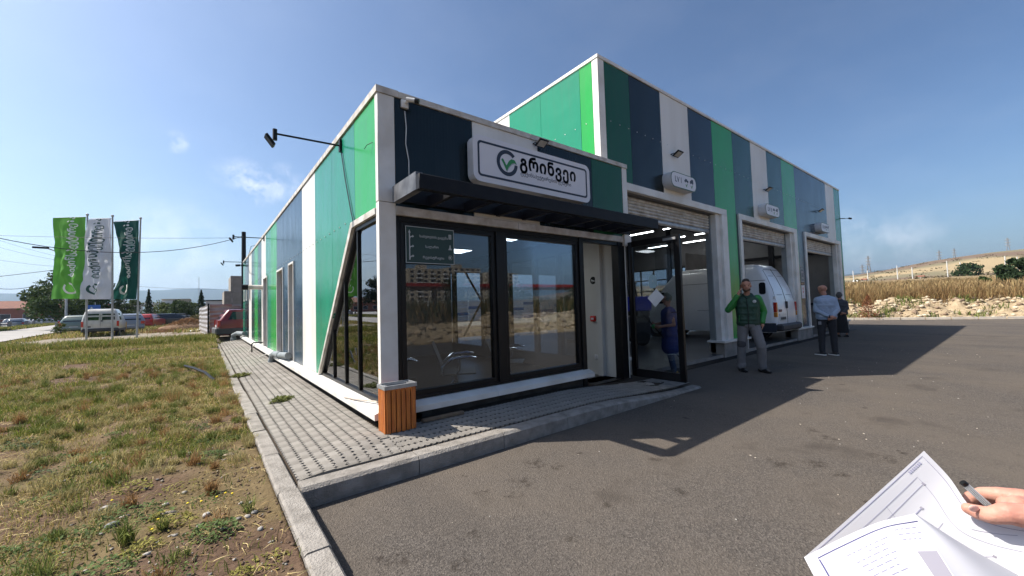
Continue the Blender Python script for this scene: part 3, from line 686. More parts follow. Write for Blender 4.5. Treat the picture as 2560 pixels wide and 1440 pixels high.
# a few yellow flowers
YEL = mat('petal_yellow', (.85, .68, .01), (.75, .5, .01), rough=.6); STEM = mat('stem_green', (.10, .13, .04), rough=.7)
for i, (px, py) in enumerate(((560, 1240), (538, 1250), (577, 1243), (465, 1267), (499, 1262), (390, 1320), (375, 1345), (275, 1263), (195, 1030), (112, 952))):
    x, y = gpt(px, py+12); z = float(zat(x, y)); t = thing('yellow_flower', 'tiny yellow wildflower on a thin stem in the verge', 'flower', (x, y, z), 'yellow wildflowers in the verge')
    MB().tube([(x, y, z), (x+.004, y, z+.03), (x+.01, y+.003, z+.055)], .0012, 4).build('stem', STEM, t)
    b = MB(); b.ball((x+.01, y+.003, z+.057), (.009, .009, .005), 8, 4); b.build('petals', YEL, t)
# ================================================================ inspection building
def panelmat(name, c, rough=.13, ribs=.35, spec=.3):
    return mat(name, c, tuple(v*.82+.008 for v in c), scale=2.2, contrast=(.3, .75), rough=rough, rough2=rough+.12, spec=spec, wave=(.045, .0012, ribs), stretch=(1, 1, .25))
PBG = panelmat('sheet_bright_green', (.018, .33, .065)); PDG = panelmat('sheet_dark_green', (.004, .085, .034)); PTG = panelmat('sheet_teal_green', (.012, .235, .135))
PTD = panelmat('sheet_deep_teal', (.006, .060, .048)); PNV = panelmat('sheet_navy', (.002, .010, .014)); PNB = panelmat('sheet_navy_blue', (.003, .013, .026)); PSB = panelmat('sheet_steel_blue', (.020, .055, .095))
PWH = mat('sheet_white', (.72, .71, .68), (.63, .61, .57), scale=1.8, rough=.33, rough2=.45, spec=.4, wave=(.045, .0012, .4), stretch=(1, 1, .2))
TRW = mat('trim_white', (.73, .72, .69), (.60, .57, .52), scale=2.4, rough=.42, spec=.4, bump=.12, bscale=14)
TRD = mat('trim_dirty_white', (.62, .60, .56), (.40, .36, .31), scale=6, rough=.55, spec=.3, bump=.2, bscale=30)
BLK = mat('black_frame', (.006, .006, .007), (.009, .009, .010), rough=.35, spec=.25)
BLM = mat('black_steel', (.006, .006, .009), (.010, .010, .012), scale=6, rough=.5, spec=.2, bump=.1, bscale=30)
GRY = mat('galvanised', (.42, .43, .44), (.30, .31, .32), scale=9, rough=.45, metal=.6)
GASK = mat('dark_gap', (.015, .014, .014), rough=.8)
CONC = mat('concrete', (.33, .30, .27), (.22, .20, .18), scale=3, rough=.9, bump=.6, bscale=40, spec=.2)
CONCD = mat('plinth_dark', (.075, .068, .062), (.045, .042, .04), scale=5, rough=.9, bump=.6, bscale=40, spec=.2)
GLF = glassmat('front_glass', (.66, .71, .76), refl=.03, gain=.7, ior=1.5)
GLS = glassmat('side_glass', (.45, .48, .50), refl=.14, gain=.95, ior=1.6)
GLD = glassmat('door_glass', (.70, .74, .77), refl=.02, gain=.7, ior=1.45)
INW = mat('interior_white', (.56, .55, .52), (.50, .49, .46), scale=1.5, rough=.7)
ING = mat('interior_grey', (.16, .16, .165), (.12, .12, .125), scale=1.2, rough=.75)
IND = mat('interior_dark', (.035, .035, .038), (.02, .02, .022), scale=1.2, rough=.8)
INF = mat('shop_floor', (.10, .105, .11), (.06, .062, .066), scale=1.3, rough=.28, spec=.5)
TILE = mat('floor_tile', (.055, .052, .05), (.04, .038, .036), scale=2, rough=.3, spec=.5)
SCREW = mat('screw', (.5, .5, .48), rough=.4, metal=.7)
LAMP = mat('lamp_tube', (.9, .9, .9), rough=.5, emit=(.92, .97, 1.0), estr=9)
LAMPP = mat('lamp_panel', (.9, .9, .9), rough=.5, emit=(.92, .97, 1.0), estr=5)

H1, H2, D, XM, W1, W2, LL, YB = 4.17, 6.49, .41, 4.55, 4.76, 21.68, 19.53, 12.0
bld = thing('inspection_building', 'vehicle inspection building clad in green, navy and white metal panels with three garage bays', 'building')
G = .004

def panel_yz(x, poly, m, t=.03):        # sheet on the side wall (normal -X)
    b = MB(); b.prism([(x, u, v) for u, v in poly], (t, 0, 0)); return b.build('cladding_panel', m, bld)
def rects_minus(y0, y1, z0, z1, holes):
    cells = []; ys = sorted({y0, y1, *[min(max(h[0], y0), y1) for h in holes], *[min(max(h[1], y0), y1) for h in holes]})
    for a, c in zip(ys[:-1], ys[1:]):
        if c-a < 1e-4: continue
        mid = (a+c)/2; hs = sorted([(h[2], h[3]) for h in holes if h[0] < mid < h[1]]); z = z0
        for h0, h1 in hs:
            if h0 > z: cells.append((a, c, z, h0))
            z = max(z, h1)
        if z < z1: cells.append((a, c, z, z1))
    return cells
# --- core walls behind the sheets
HOLES = [(5.41, 6.08, .40, 2.69), (6.91, 7.95, .38, 2.69), (9.98, 11.02, .38, 2.72), (15.62, 16.15, 2.10, 2.72), (17.30, 17.72, 2.15, 2.69), (18.62, 19.02, 2.15, 2.69)]
b = MB()
sl = lambda y: 2.62-(y-.99)*1.0995
b.prism([(.03, .03, 4.05), (.03, 3.3, 4.05), (.03, 3.3, .36), (.03, 3.06, .36), (.03, 1.02, 2.72), (.03, .03, 2.72)], (.17, 0, 0))
for c in rects_minus(3.3, LL, .36, 4.05, HOLES): b.box(.03, .20, c[0], c[1], c[2], c[3])
b.box(.20, W1-.03, LL-.15, LL, .36, 4.05); b.box(.03, W1-.03, .03, LL, 4.05, 4.14)
b.box(.20, W1-.03, .03, .2, 2.80, 4.05)
b.build('wall_core', INW, bld)
# --- side sheets
zt, zb_ = 4.085, .47
seq = [PBG, PTG, PTG, PWH, PSB, PSB, PSB, PBG, PTG, PWH, PTD, PBG, PTD, PWH, PNV, PTD, PTG]
ye = [.085, .90]+[2.09+1.19*i for i in range(15)]+[LL-.01]; ye = ye[:18]; ye[-1] = LL-.02
for i in range(17):
    y0, y1 = ye[i]+G, ye[i+1]-G
    if i == 0: panel_yz(0, [(y0, zt), (y1, zt), (y1, 2.735), (y0, 2.735)], seq[i])
    elif i == 1: panel_yz(0, [(y0, zt), (y1, zt), (y1, sl(y1)+.06), (1.02, 2.735-.03), (y0, 2.735)], seq[i])
    elif i == 2: panel_yz(0, [(y0, zt), (y1, zt), (y1, zb_), (3.06, zb_), (y0, sl(y0)+.06)], seq[i])
    else:
        hs = [h for h in HOLES if h[1] > y0 and h[0] < y1]
        if not hs: panel_yz(0, [(y0, zt), (y1, zt), (y1, zb_), (y0, zb_)], seq[i])
        else:
            b = MB()
            for c in rects_minus(y0, y1, zb_, zt, hs): b.prism([(0, c[0], c[3]), (0, c[1], c[3]), (0, c[1], c[2]), (0, c[0], c[2])], (.03, 0, 0))
            b.build('cladding_panel', seq[i], bld)
# screws in a row at the splice height
b = MB(); y = 1.35
while y < 19.4:
    b.ball((-.004, y, 2.78+.0*y), (.008, .011, .011), 6, 4); y += .298
o = b.build('screw', SCREW, bld); o['kind'] = 'stuff'
# corner posts, flashings, sills
b = MB(); b.box(-.006, .20, -.006, .082, .35, 2.80); b.build('corner_trim', TRW, bld, bevel=.004, seg=1)
b = MB(); b.box(-.006, .20, -.006, .082, 2.808, 4.09); b.build('corner_trim', TRW, bld, bevel=.004, seg=1)
def flash(name, segs, m=TRW):
    for s in segs: b = MB(); b.box(*s); b.build(name, m, bld)
y = -.02
while y < LL:
    y1 = min(y+2.4, LL+.02); b = MB(); b.box(-.022, .25, y, y1-.006, 4.093, H1+rng.uniform(-.004, .004)); b.build('roof_flashing', TRD, bld); y = y1
x = .252
while x < W1:
    x1 = min(x+2.1, W1+.012); b = MB(); b.box(x, x1-.005, -.022, .22, 4.093, H1+rng.uniform(-.004, .004)); b.build('roof_flashing', TRD, bld); x = x1
b = MB(); b.box(W1-.14, W1, -.006, .05, 2.80, 4.09); b.build('corner_trim', TRW, bld)
b = MB(); b.box(W1-.04, W1, .05, D, 2.62, 4.09); b.build('cladding_panel', PDG, bld)
# side sill
y = -.125
while y < LL:
    y1 = min(y+2.05, LL+.05); b = MB()
    b.prism([(-.125, y, .345), (-.125, y, .41), (0.0, y, .455), (.03, y, .455), (.03, y, .345)], (0, y1-y-.006, 0)); b.build('sill', TRW, bld); y = y1
x = .035
while x < 3.5:
    x1 = min(x+1.5, 3.5); b = MB()
    b.prism([(x, -.125, .345), (x, -.125, .41), (x, .0, .455), (x, .03, .455), (x, .03, .345)], (x1-x-.006, 0, 0)); b.build('sill', TRW, bld); x = x1
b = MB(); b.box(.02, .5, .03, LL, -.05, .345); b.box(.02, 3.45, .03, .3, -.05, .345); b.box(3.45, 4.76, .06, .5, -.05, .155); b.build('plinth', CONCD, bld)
# front sheets of the low block
for x0, x1, m in ((.20, 1.30, PNV), (1.30, 2.50, PWH), (2.50, 3.76, PNV), (3.76, 4.62, PDG)):
    b = MB(); b.box(x0+G, x1-G, 0, .03, 2.775, 4.09); b.build('cladding_panel', m, bld)
for x0, x1 in ((.2, 2.05), (2.055, 4.70)):
    b = MB(); b.box(x0, x1, -.02, .05, 2.665, 2.77); b.build('lintel_trim', TRD, bld, bevel=.004, seg=1)
# main block
b = MB(); b.box(XM+.03, XM+.2, D+.21, YB, 2.98, H2-.1); b.box(XM+.055, XM+.2, 8.0, YB, 0, 2.97); b.box(W2-.2, W2-.03, D+.05, 7.2, 0, H2-.1); b.box(W2-.2, W2-.03, 7.2, YB, 3.62, H2-.1); b.box(W2-.2, W2-.03, 7.2, YB, 0, .3); b.box(XM+.2, W2-.2, D+.05, YB, H2-.14, H2-.05)
BAYS = [(4.97, 9.82), (10.62, 15.47), (16.32, 21.22)]
OPEN = [(5.13, 9.30), (10.78, 14.95), (16.48, 20.72)]
for x0, x1 in ((XM+.2, OPEN[0][0]), (OPEN[0][1], OPEN[1][0]), (OPEN[1][1], OPEN[2][0]), (OPEN[2][1], W2-.2)): b.box(x0, x1, D+.05, D+.2, 0, 3.85); b.box(x0, x1, YB-.2, YB, 0, 3.2)
b.box(XM+.2, W2-.2, D+.05, D+.2, 3.85, H2-.14); b.box(XM+.2, W2-.2, YB-.2, YB, 3.2, H2-.14)
b.build('wall_core', ING, bld)
# partition above the low block roof / left side sheets of the tall block
for y0, y1, m in ((.56, .89, PBG), (.89, 2.10, PTG), (2.10, 3.27, PTG), (3.27, 4.47, PWH), (4.47, 5.67, PTG), (5.67, 6.87, PNB), (6.87, 8.07, PWH), (8.07, 9.27, PTG), (9.27, 10.47, PBG), (10.47, YB, PTD)):
    b = MB(); b.box(XM, XM+.03, y0+G, y1-G, 4.15, 6.42); b.build('cladding_panel', m, bld)
b = MB(); b.box(XM-.006, XM+.19, D-.006, .555, 4.16, 6.42); b.build('corner_trim', TRW, bld, bevel=.004, seg=1)
b = MB(); b.box(XM+.03, XM+.19, D, D+.03, 2.8, 4.16); b.build('corner_trim', TRW, bld)
y = D-.02
while y < YB:
    y1 = min(y+2.6, YB); b = MB(); b.box(XM-.022, XM+.2, y, y1-.006, 6.425, H2+rng.uniform(-.004, .004)); b.build('roof_flashing', TRW, bld); y = y1
x = XM+.202
while x < W2:
    x1 = min(x+2.6, W2+.02); b = MB(); b.box(x, x1-.006, D-.022, D+.2, 6.425, H2+rng.uniform(-.003, .003)); b.build('roof_flashing', TRW, bld); x = x1
fx = [(4.74, 5.57, PDG), (5.57, 6.76, PNV), (6.76, 8.02, PWH), (8.02, 9.27, PNB), (9.27, 10.51, PBG), (10.51, 11.80, PTD), (11.80, 13.06, PWH), (13.06, 14.39, PTD), (14.39, 15.68, PBG), (15.68, 18.02, PSB), (18.02, 19.52, PSB), (19.52, 20.78, PWH), (20.78, 21.60, PTG)]
for x0, x1, m in fx:
    holes = [(a, c, -1, 3.99) for a, c in BAYS]; b = MB()
    for c in rects_minus(x0+G, x1-G, .46, 6.42, holes): b.box(c[0], c[1], D, D+.03, c[2], c[3])
    b.build('cladding_panel', m, bld)
b = MB(); b.box(21.60, W2+.004, D-.004, D+.08, .46, 6.42); b.build('corner_trim', PTG, bld)
b = MB(); b.box(W2, W2+.03, D+.09, 7.2, .3, 6.42); b.build('cladding_panel', PTG, bld); b = MB(); b.box(W2, W2+.03, 7.204, YB, 3.64, 6.42); b.build('cladding_panel', PDG, bld)
b = MB(); x = 4.9
while x < 21.5: b.ball((x, D-.003, 5.22), (.012, .007, .012), 6, 4); x += .30
for k in range(11): b.ball((XM-.003, .75+k*.30, 5.2), (.007, .012, .012), 6, 4)
o = b.build('screw', SCREW, bld); o['kind'] = 'stuff'
# bays: surround, shutter, threshold
for bi, ((x0, x1), (o0, o1)) in enumerate(zip(BAYS, OPEN)):
    b = MB(); b.box(x0, x1, D-.05, D+.28, 3.86, 4.02); b.build('door_surround', TRW, bld, bevel=.005, seg=1)
    b = MB(); b.box(x0, o0+.006, D-.05, D+.28, .12, 3.857); b.build('door_surround', TRW, bld, bevel=.005, seg=1)
    b = MB(); b.box(o1+.2, x1, D-.05, D+.02, .12, 3.857); b.box(o1-.012, o1+.2, D+.02, D+.30, .12, 3.857); b.box(o1+.2, x1, D+.02, D+.28, .12, 3.857); b.build('door_surround', TRW, bld)
    for q0, q1 in ((o1-.07, o1-.015), (o0+.008, o0+.07)): b = MB(); b.box(q0, q1, D+.16, D+.30, .12, 3.85); b.build('guide_rail', mat('guide_grey', (.22, .24, .24), rough=.5), bld)
    sh = MB(); sh.box(o0+.07, o1-.07, D+.30, D+.55, 3.42, 3.84); sh = sh.build('roller_shutter', IND, bld)
    z = 3.84
    for k in range(6):
        hh = .075 if k < 5 else .13
        b = MB(); ysl = D+.20; b.prism([(o0+.07, ysl, z-.004), (o0+.07, ysl-.022, z-hh*.3), (o0+.07, ysl-.022, z-hh*.7), (o0+.07, ysl, z-hh+.002), (o0+.07, ysl+.015, z-hh+.002), (o0+.07, ysl+.015, z-.004)], (o1-o0-.14, 0, 0))
        b.build('slat', GRY if k == 5 else TRD, sh); z -= hh
# column bases
for x0, x1 in ((9.15, 10.80), (14.80, 16.50), (20.60, W2+.06), (4.80, 5.15)):
    b = MB(); b.box(x0, x1, D-.12, D+.35, .40, .455); b.build('sill', TRW, bld, bevel=.004, seg=1)
    b = MB(); b.box(x0+.08, x1-.08, D-.06, D+.34, .0, .398); b.build('plinth', CONC, bld)
b = MB(); b.box(XM+.2, W2-.04, D-.02, YB-.02, -.05, .10); b.build('shop_floor', INF, bld)
# drain channel along the bays
dr = thing('drain_channel', kind='structure'); b = MB(); b.box(5.0, 21.9, .13, .38, -.05, .006); b.build('channel', IND, dr)
for k in range(5):
    b = MB(); yk = .145+k*.052; b.box(5.0, 21.9, yk, yk+.024, .006, .022); b.build('grate_bar', BLM, dr)
b = MB(); b.box(5.0, 21.9, .38, .392, -.03, .10); b.build('channel_edge', CONC, dr)
# --- front glazing
def frame_rect(x0, x1, z0, z1, w, y0, y1, m, name='window', pane=None, panex=None, gz=None):
    b = MB(); b.box(x0, x0+w, y0, y1, z0, z1); b.box(x1-w, x1, y0, y1, z0, z1); b.box(x0+w, x1-w, y0, y1, z0, z0+w); b.box(x0+w, x1-w, y0, y1, z1-w, z1)
    o = b.build(name, m, bld)
    b = MB(); b.box(x0+w*.8, x1-w*.8, (y0+y1)/2-.004, (y0+y1)/2+.004, z0+w*.8, z1-w*.8); b.build('pane', pane or GLF, o)
    return o
b = MB(); b.box(.203, .262, .03, .14, .46, 2.664); b.box(3.37, 3.47, .0, .16, .16, 2.664); b.box(.262, 3.37, .02, .14, 2.60, 2.664); b.box(.262, 3.37, .02, .14, .46, .50); b.box(1.655, 1.80, .0, .14, .50, 2.60); b.build('window_frame', BLK, bld, bevel=.003, seg=1)
frame_rect(.264, 1.653, .502, 2.598, .06, .03, .11, BLK)
frame_rect(1.802, 3.368, .502, 2.598, .06, .03, .11, BLK)
# doorway frame and the open glazed leaf
b = MB(); b.box(4.42, 4.60, .0, .16, .155, 2.664); b.box(3.47, 4.42, .02, .12, 2.60, 2.664); b.box(3.47, 4.42, .02, .16, .145, .165); b.build('door_frame', BLK, bld, bevel=.003, seg=1)
b = MB(); b.box(4.604, 4.618, -.004, .05, .16, 2.66); b.build('door_gasket', TRW, bld)
b = MB(); b.box(4.56, 4.76, -.05, .02, 2.60, 2.80); b.build('corner_trim', TRW, bld)
dy0, dy1, dx = -1.06, -.03, 4.64
dl = MB(); dl.box(dx, dx+.055, dy0, dy0+.10, .20, 2.66); dl.box(dx, dx+.055, dy1-.10, dy1, .20, 2.66); dl.box(dx, dx+.055, dy0+.1, dy1-.1, .20, .34); dl.box(dx, dx+.055, dy0+.1, dy1-.1, 2.56, 2.66)
dl = dl.build('door', BLK, bld, bevel=.003, seg=1)
b = MB(); b.box(dx+.02, dx+.028, dy0+.09, dy1-.09, .33, 2.57); b.build('pane', GLD, dl)
b = MB(); b.tube([(dx, dy0+.05, 1.36), (dx-.05, dy0+.05, 1.36), (dx-.055, dy0+.17, 1.36)], .009, 6); b.box(dx-.006, dx, dy0+.035, dy0+.065, 1.22, 1.42); b.build('handle', BLM, dl)
b = MB(); b.box(dx-.03, dx-.001, dy0+.05, dy0+.28, 2.58, 2.62); b.build('door_closer', GRY, dl)
# slanted side window
def yzquad(poly, x0, x1, name, m, par, bev=0): b = MB(); b.prism([(x0, u, v) for u, v in poly], (x1-x0, 0, 0)); return b.build(name, m, par)
A_, B_ = Vector((0, 1.0, 2.665)), Vector((0, 3.02, .455))
dv = (B_-A_).normalized(); nv_ = Vector((0, -dv.z, dv.y)); nv_ = nv_ if nv_.y > 0 else -nv_
yzquad([(A_.y, A_.z), (B_.y, B_.z), (B_.y+.0, B_.z), (B_.y+nv_.y*.085, B_.z), (A_.y+nv_.y*.07+.0, A_.z+.075), (A_.y, A_.z+.075)], -.02, .10, 'window_trim', TRD, bld)
yzquad([(.084, 2.665), (A_.y, 2.665), (A_.y, 2.74), (.084, 2.74)], -.02, .10, 'window_trim', TRD, bld)
sw = MB()
sw.prism([(.02, .085, 2.66), (.02, .99, 2.66), (.02, .965, 2.61), (.02, .085, 2.61)], (.08, 0, 0))
sw.prism([(.02, .99, 2.66), (.02, 2.995, .462), (.02, 2.93, .462), (.02, .945, 2.635)], (.08, 0, 0))
sw.box(.02, .10, .085, 2.93, .457, .50); sw.box(.02, .10, .085, .12, .5, 2.61)
for ym in (.93, 1.57, 2.23): sw.box(.03, .075, ym-.020, ym+.020, .5, min(2.61, 2.66-(ym-.99)*1.096))
sw = sw.build('window', BLK, bld)
_e = [.12, .902, .958, 1.542, 1.598, 2.202, 2.258, 2.9]
for a, c in ((.12, .91), (.95, 1.55), (1.59, 2.21), (2.25, 2.93)):
    f = lambda y: min(2.62, 2.60-(y-.99)*1.096)
    P = [(a, .5), (c, .5), (c, max(.502, f(c))), (a, f(a))]
    if a < .99 < c: P.insert(3, (.99, 2.6))
    yzquad(P, .055, .063, 'pane', GLS, sw)
b = MB(); b.box(.064, .067, .30, .44, .53, .62); b.box(.064, .067, 1.02, 1.20, .53, .60); b.build('sticker', TRW, sw)
# tall narrow windows in the side wall
for (y0, y1, z0, z1) in HOLES:
    w = .045; b = MB(); b.box(-.02, .10, y0, y0+w, z0, z1); b.box(-.02, .10, y1-w, y1, z0, z1); b.box(-.02, .10, y0+w, y1-w, z1-w, z1); b.box(-.02, .10, y0+w, y1-w, z0, z0+w)
    fr = b.build('window', TRW, bld); b = MB()
    b.box(.09, .13, y0+w, y0+w+.05, z0+w, z1-w); b.box(.09, .13, y1-w-.05, y1-w, z0+w, z1-w); b.box(.09, .13, y0+w+.05, y1-w-.05, z0+w, z0+w+.05); b.box(.09, .13, y0+w+.05, y1-w-.05, z1-w-.05, z1-w)
    if y1-y0 > .9: b.box(.09, .13, (y0+y1)/2-.02, (y0+y1)/2+.02, z0+w+.05, z1-w-.05)
    b.build('frame', BLK, fr); b = MB(); b.box(.105, .112, y0+w+.04, y1-w-.04, z0+w+.04, z1-w-.04); b.build('pane', GLS, fr)
# --- interiors
b = MB(); b.box(.5, W1-.2, .3, LL-.2, -.02, .155); b.box(3.45, 4.5, .16, .32, -.02, .155); b.build('office_floor', TILE, bld)
b = MB(); b.box(.2, XM-.05, .2, LL-.15, 2.92, 2.98); b.build('office_ceiling', INW, bld)
pw = MB(); pw.box(XM-.05, XM+.03, .17, .95, .155, 2.92).build('partition_wall', INW, bld); MB().box(XM-.12, XM-.051, .46, .58, .155, 2.92).build('pilaster', INW, bld); MB().box(XM-.05, XM+.03, 8.0, LL-.2, .155, 2.92).build('partition_wall', INW, bld)
b = MB()
for y0, y1 in ((.95, 1.12), (1.62, 1.74), (2.4, 2.52), (3.4, 3.55), (4.6, 4.75), (6.2, 6.35)): b.box(XM-.05, XM+.05, y0, y1, .155, 2.92)
b.box(XM-.06, XM+.06, .95, 8.0, 2.62, 2.92); b.box(XM-.05, XM+.05, .95, 8, .155, .45)
b.build('partition_frame', IND, bld)
b = MB(); b.box(XM-.004, XM+.004, .95, 8.0, .45, 2.62); b.build('partition_glass', glassmat('inner_glass', (.92, .94, .95), refl=.0, gain=.25, ior=1.45, wob=0), bld)
b = MB(); b.box(.2, XM-.05, 6.4, 6.5, .155, 2.92); b.build('office_wall', ING, bld)
# bracing and columns in the hall
def one(name, m, *bx_): MB().box(*bx_).build(name, m, bld)
for x_ in (7.3, 10.05, 15.7, 19.0): one('steel_column', BLM, x_-.1, x_+.1, YB-.45, YB-.25, .1, 6.3)
for y_ in (3.2, 6.0, 8.8): one('steel_column', BLM, W2-.45, W2-.25, y_-.1, y_+.1, .1, 6.3)
for a_, c_ in (((8.0, YB-.5, .2), (10.0, YB-.5, 3.3)), ((10.0, YB-.6, .2), (8.0, YB-.6, 3.3))): MB().tube([a_, c_], .06, 4).build('brace', BLM, bld)
for z_ in (1.2, 3.62): one('wall_girt', BLM, W2-.32, W2-.22, .8, 7.2, z_-.06, z_+.06)
one('steel_column', BLM, 18.45, 18.6, 5.0, 5.1, .1, 3.8); one('wall_girt', BLM, 16.3, 21.3, 4.95, 4.995, 1.92, 2.02)
for (x0, x1) in ((16.35, 18.42), (18.63, 21.2)):
    for (z0, z1) in ((.15, 1.90), (2.04, 3.8)):
        b = MB(); b.box(x0, x1, 5.10, 5.14, z0, z1); b.build('booth_panel', ING, bld)
# glazed strip in the right-hand wall of the hall
rw = MB()
for k in range(6): yk = 7.2+k*.96; rw.box(W2-.16, W2-.06, yk-.035, yk+.035, .3, 3.62)
for z_ in (.33, 1.2, 2.2, 2.92, 3.58): rw.box(W2-.15, W2-.07, 7.2, YB-.02, z_-.035, z_+.035)
rw = rw.build('window', BLM, bld); b = MB(); b.box(W2-.12, W2-.112, 7.22, YB-.02, .36, 3.56); b.build('pane', GLD, rw)
# signs on inner wall
def tl_lamp(x, y, z, L_=1.3):
    t = thing('tube_lamp', 'lit white tube lamp under the garage ceiling', 'lamp', (x, y, z), 'tube lamps under the garage ceiling')
    b = MB(); b.box(x-.05, x+.05, y-L_/2, y+L_/2, z, z+.05); b.build('housing', TRW, t)
    b = MB(); b.box(x-.04, x+.04, y-L_/2+.02, y+L_/2-.02, z-.03, z-.001); b.build('tube', LAMP, t)
for x_ in (12.0, 15.3, 18.2, 20.4):
    for y_ in (2.4, 4.9, 6.7, 9.0): tl_lamp(x_, y_, 4.9)
for (x_, y_) in ((1.5, 1.5), (1.5, 3.6), (3.2, 1.7), (3.2, 3.8)):
    t = thing('ceiling_light', 'square lit panel light in the office ceiling', 'ceiling light', (x_, y_, 2.9), 'office ceiling lights')
    b = MB(); b.box(x_-.31, x_+.31, y_-.31, y_+.31, 2.90, 2.918); b.build('frame', TRW, t); b = MB(); b.box(x_-.28, x_+.28, y_-.28, y_+.28, 2.893, 2.899); b.build('diffuser', LAMPP, t)

# ================================================================ canopy over the shop window
b0 = MB(); b0.box(.20, 4.72, -.06, -.026, 2.82, 3.0); can = b0.build('canopy', BLM, bld)
b = MB(); b.box(.14, 4.50, -.785, -.70, 2.775, 2.935); b.build('beam', BLM, can, bevel=.004, seg=1)
b = MB(); b.box(.14, .22, -.70, -.06, 2.785, 2.975); b.build('beam', mat('steel_worn', (.16, .165, .175), (.05, .05, .055), scale=5, rough=.4, bump=.1), can)
for x_ in (.62, 1.15, 1.65, 2.12, 2.60, 3.05, 3.50, 3.95, 4.36):
    b = MB(); b.box(x_-.03, x_+.03, -.70, -.06, 2.80, 2.93); b.build('rafter', BLM, can)

# ================================================================ signs
NAVY = mat('print_navy', (.012, .022, .045), (.014, .025, .05), rough=.5); SGR = mat('print_green', (.025, .25, .07), (.02, .22, .06), rough=.5); SGY = mat('print_grey', (.35, .37, .42), rough=.5)
SWH = mat('acrylic_white', (.70, .69, .72), (.66, .65, .68), scale=.8, rough=.35, spec=.4); SRET = mat('sign_return', (.60, .61, .63), (.52, .52, .53), rough=.4)
def flat_xz(vs, fs, y, x, z, name, m, par, th=.002):      # print on a face whose normal is -Y
    b = MB(); b.add([(x+v[0], y, z+v[1]) for v in vs], [tuple(f) for f in fs]); return b.build(name, m, par)
def ring_xz(P, Q, y, name, m, par):
    n = len(P); b = MB(); b.add([(a, y, c) for a, c in P]+[(a, y, c) for a, c in Q], [(i, (i+1) % n, n+(i+1) % n, n+i) for i in range(n)]); return b.build(name, m, par)
def logo(cx, cz, r, y, par, mring, mcheck, mshade):
    vs, fs = arc_band(0, 0, r*.70, r, R(42), R(360-2), 36); vs = [(v[0], v[1]) for v in vs]
    flat_xz(vs, fs, y, cx, cz, 'logo_ring', mring, par)
    def chk(dx, dz, m, yy):
        L = [(-.62, .20), (-.50, .30), (-.40, .26), (-.10, -.22), (.18, .22), (.45, .42), (.78, .38), (1.0, .08), (.72, .14), (.45, .02), (.12, -.32), (-.06, -.66), (-.10, -.66), (-.40, -.12)]
        b = MB(); b.add([(cx+(a+dx)*r*.92, yy, cz+(c+dz)*r*.92) for a, c in L], [(0, 1, 2, 3, 12, 13), (3, 4, 9, 10, 12), (10, 11, 12), (4, 5, 8, 9), (5, 6, 7, 8)]); b.build('logo_check', m, par)
    if mshade: chk(.03, -.08, mshade, y-.0005)
    chk(0, 0, mcheck, y-.0015)
sg = thing('name_sign', 'large white rounded sign with green check logo and Georgian lettering above the canopy', 'sign', (2.35, -.08, 3.55))
P = rrect(1.20, 3.50, 3.215, 3.845, .11)
b = MB(); b.prism([(a, -.162, c) for a, c in P], (0, .135, 0)); b.build('sign_box', SRET, sg)
b = MB(); b.prism([(a, -.167, c) for a, c in P], (0, .004, 0)); b.build('sign_face', SWH, sg)
ring_xz(rrect(1.27, 3.43, 3.29, 3.775, .055), rrect(1.30, 3.40, 3.32, 3.745, .035), -.169, 'border_line', NAVY, sg)
logo(1.765, 3.55, .185, -.169, sg, NAVY, SGR, SGY)
vs, fs = text_mesh('გრინვეი', .255, bold=.02, spacing=1.10); flat_xz([(v[0]+dx_, v[1]+dz_) for dx_, dz_ in ((0, 0), (.008, 0), (.004, .006), (.004, -.006)) for v in vs], [tuple(i+k*len(vs) for i in f) for k in range(4) for f in fs], -.169, 1.985, 3.53, 'lettering', NAVY, sg)
wtx = max(v[0] for v in vs); print('signw', wtx)
vs, fs = text_mesh('ტექინსპექტირების ცენტრი', .0735, bold=.006); flat_xz(vs, fs, -.169, 2.0, 3.425, 'lettering', NAVY, sg); print('sub', max(v[0] for v in vs))
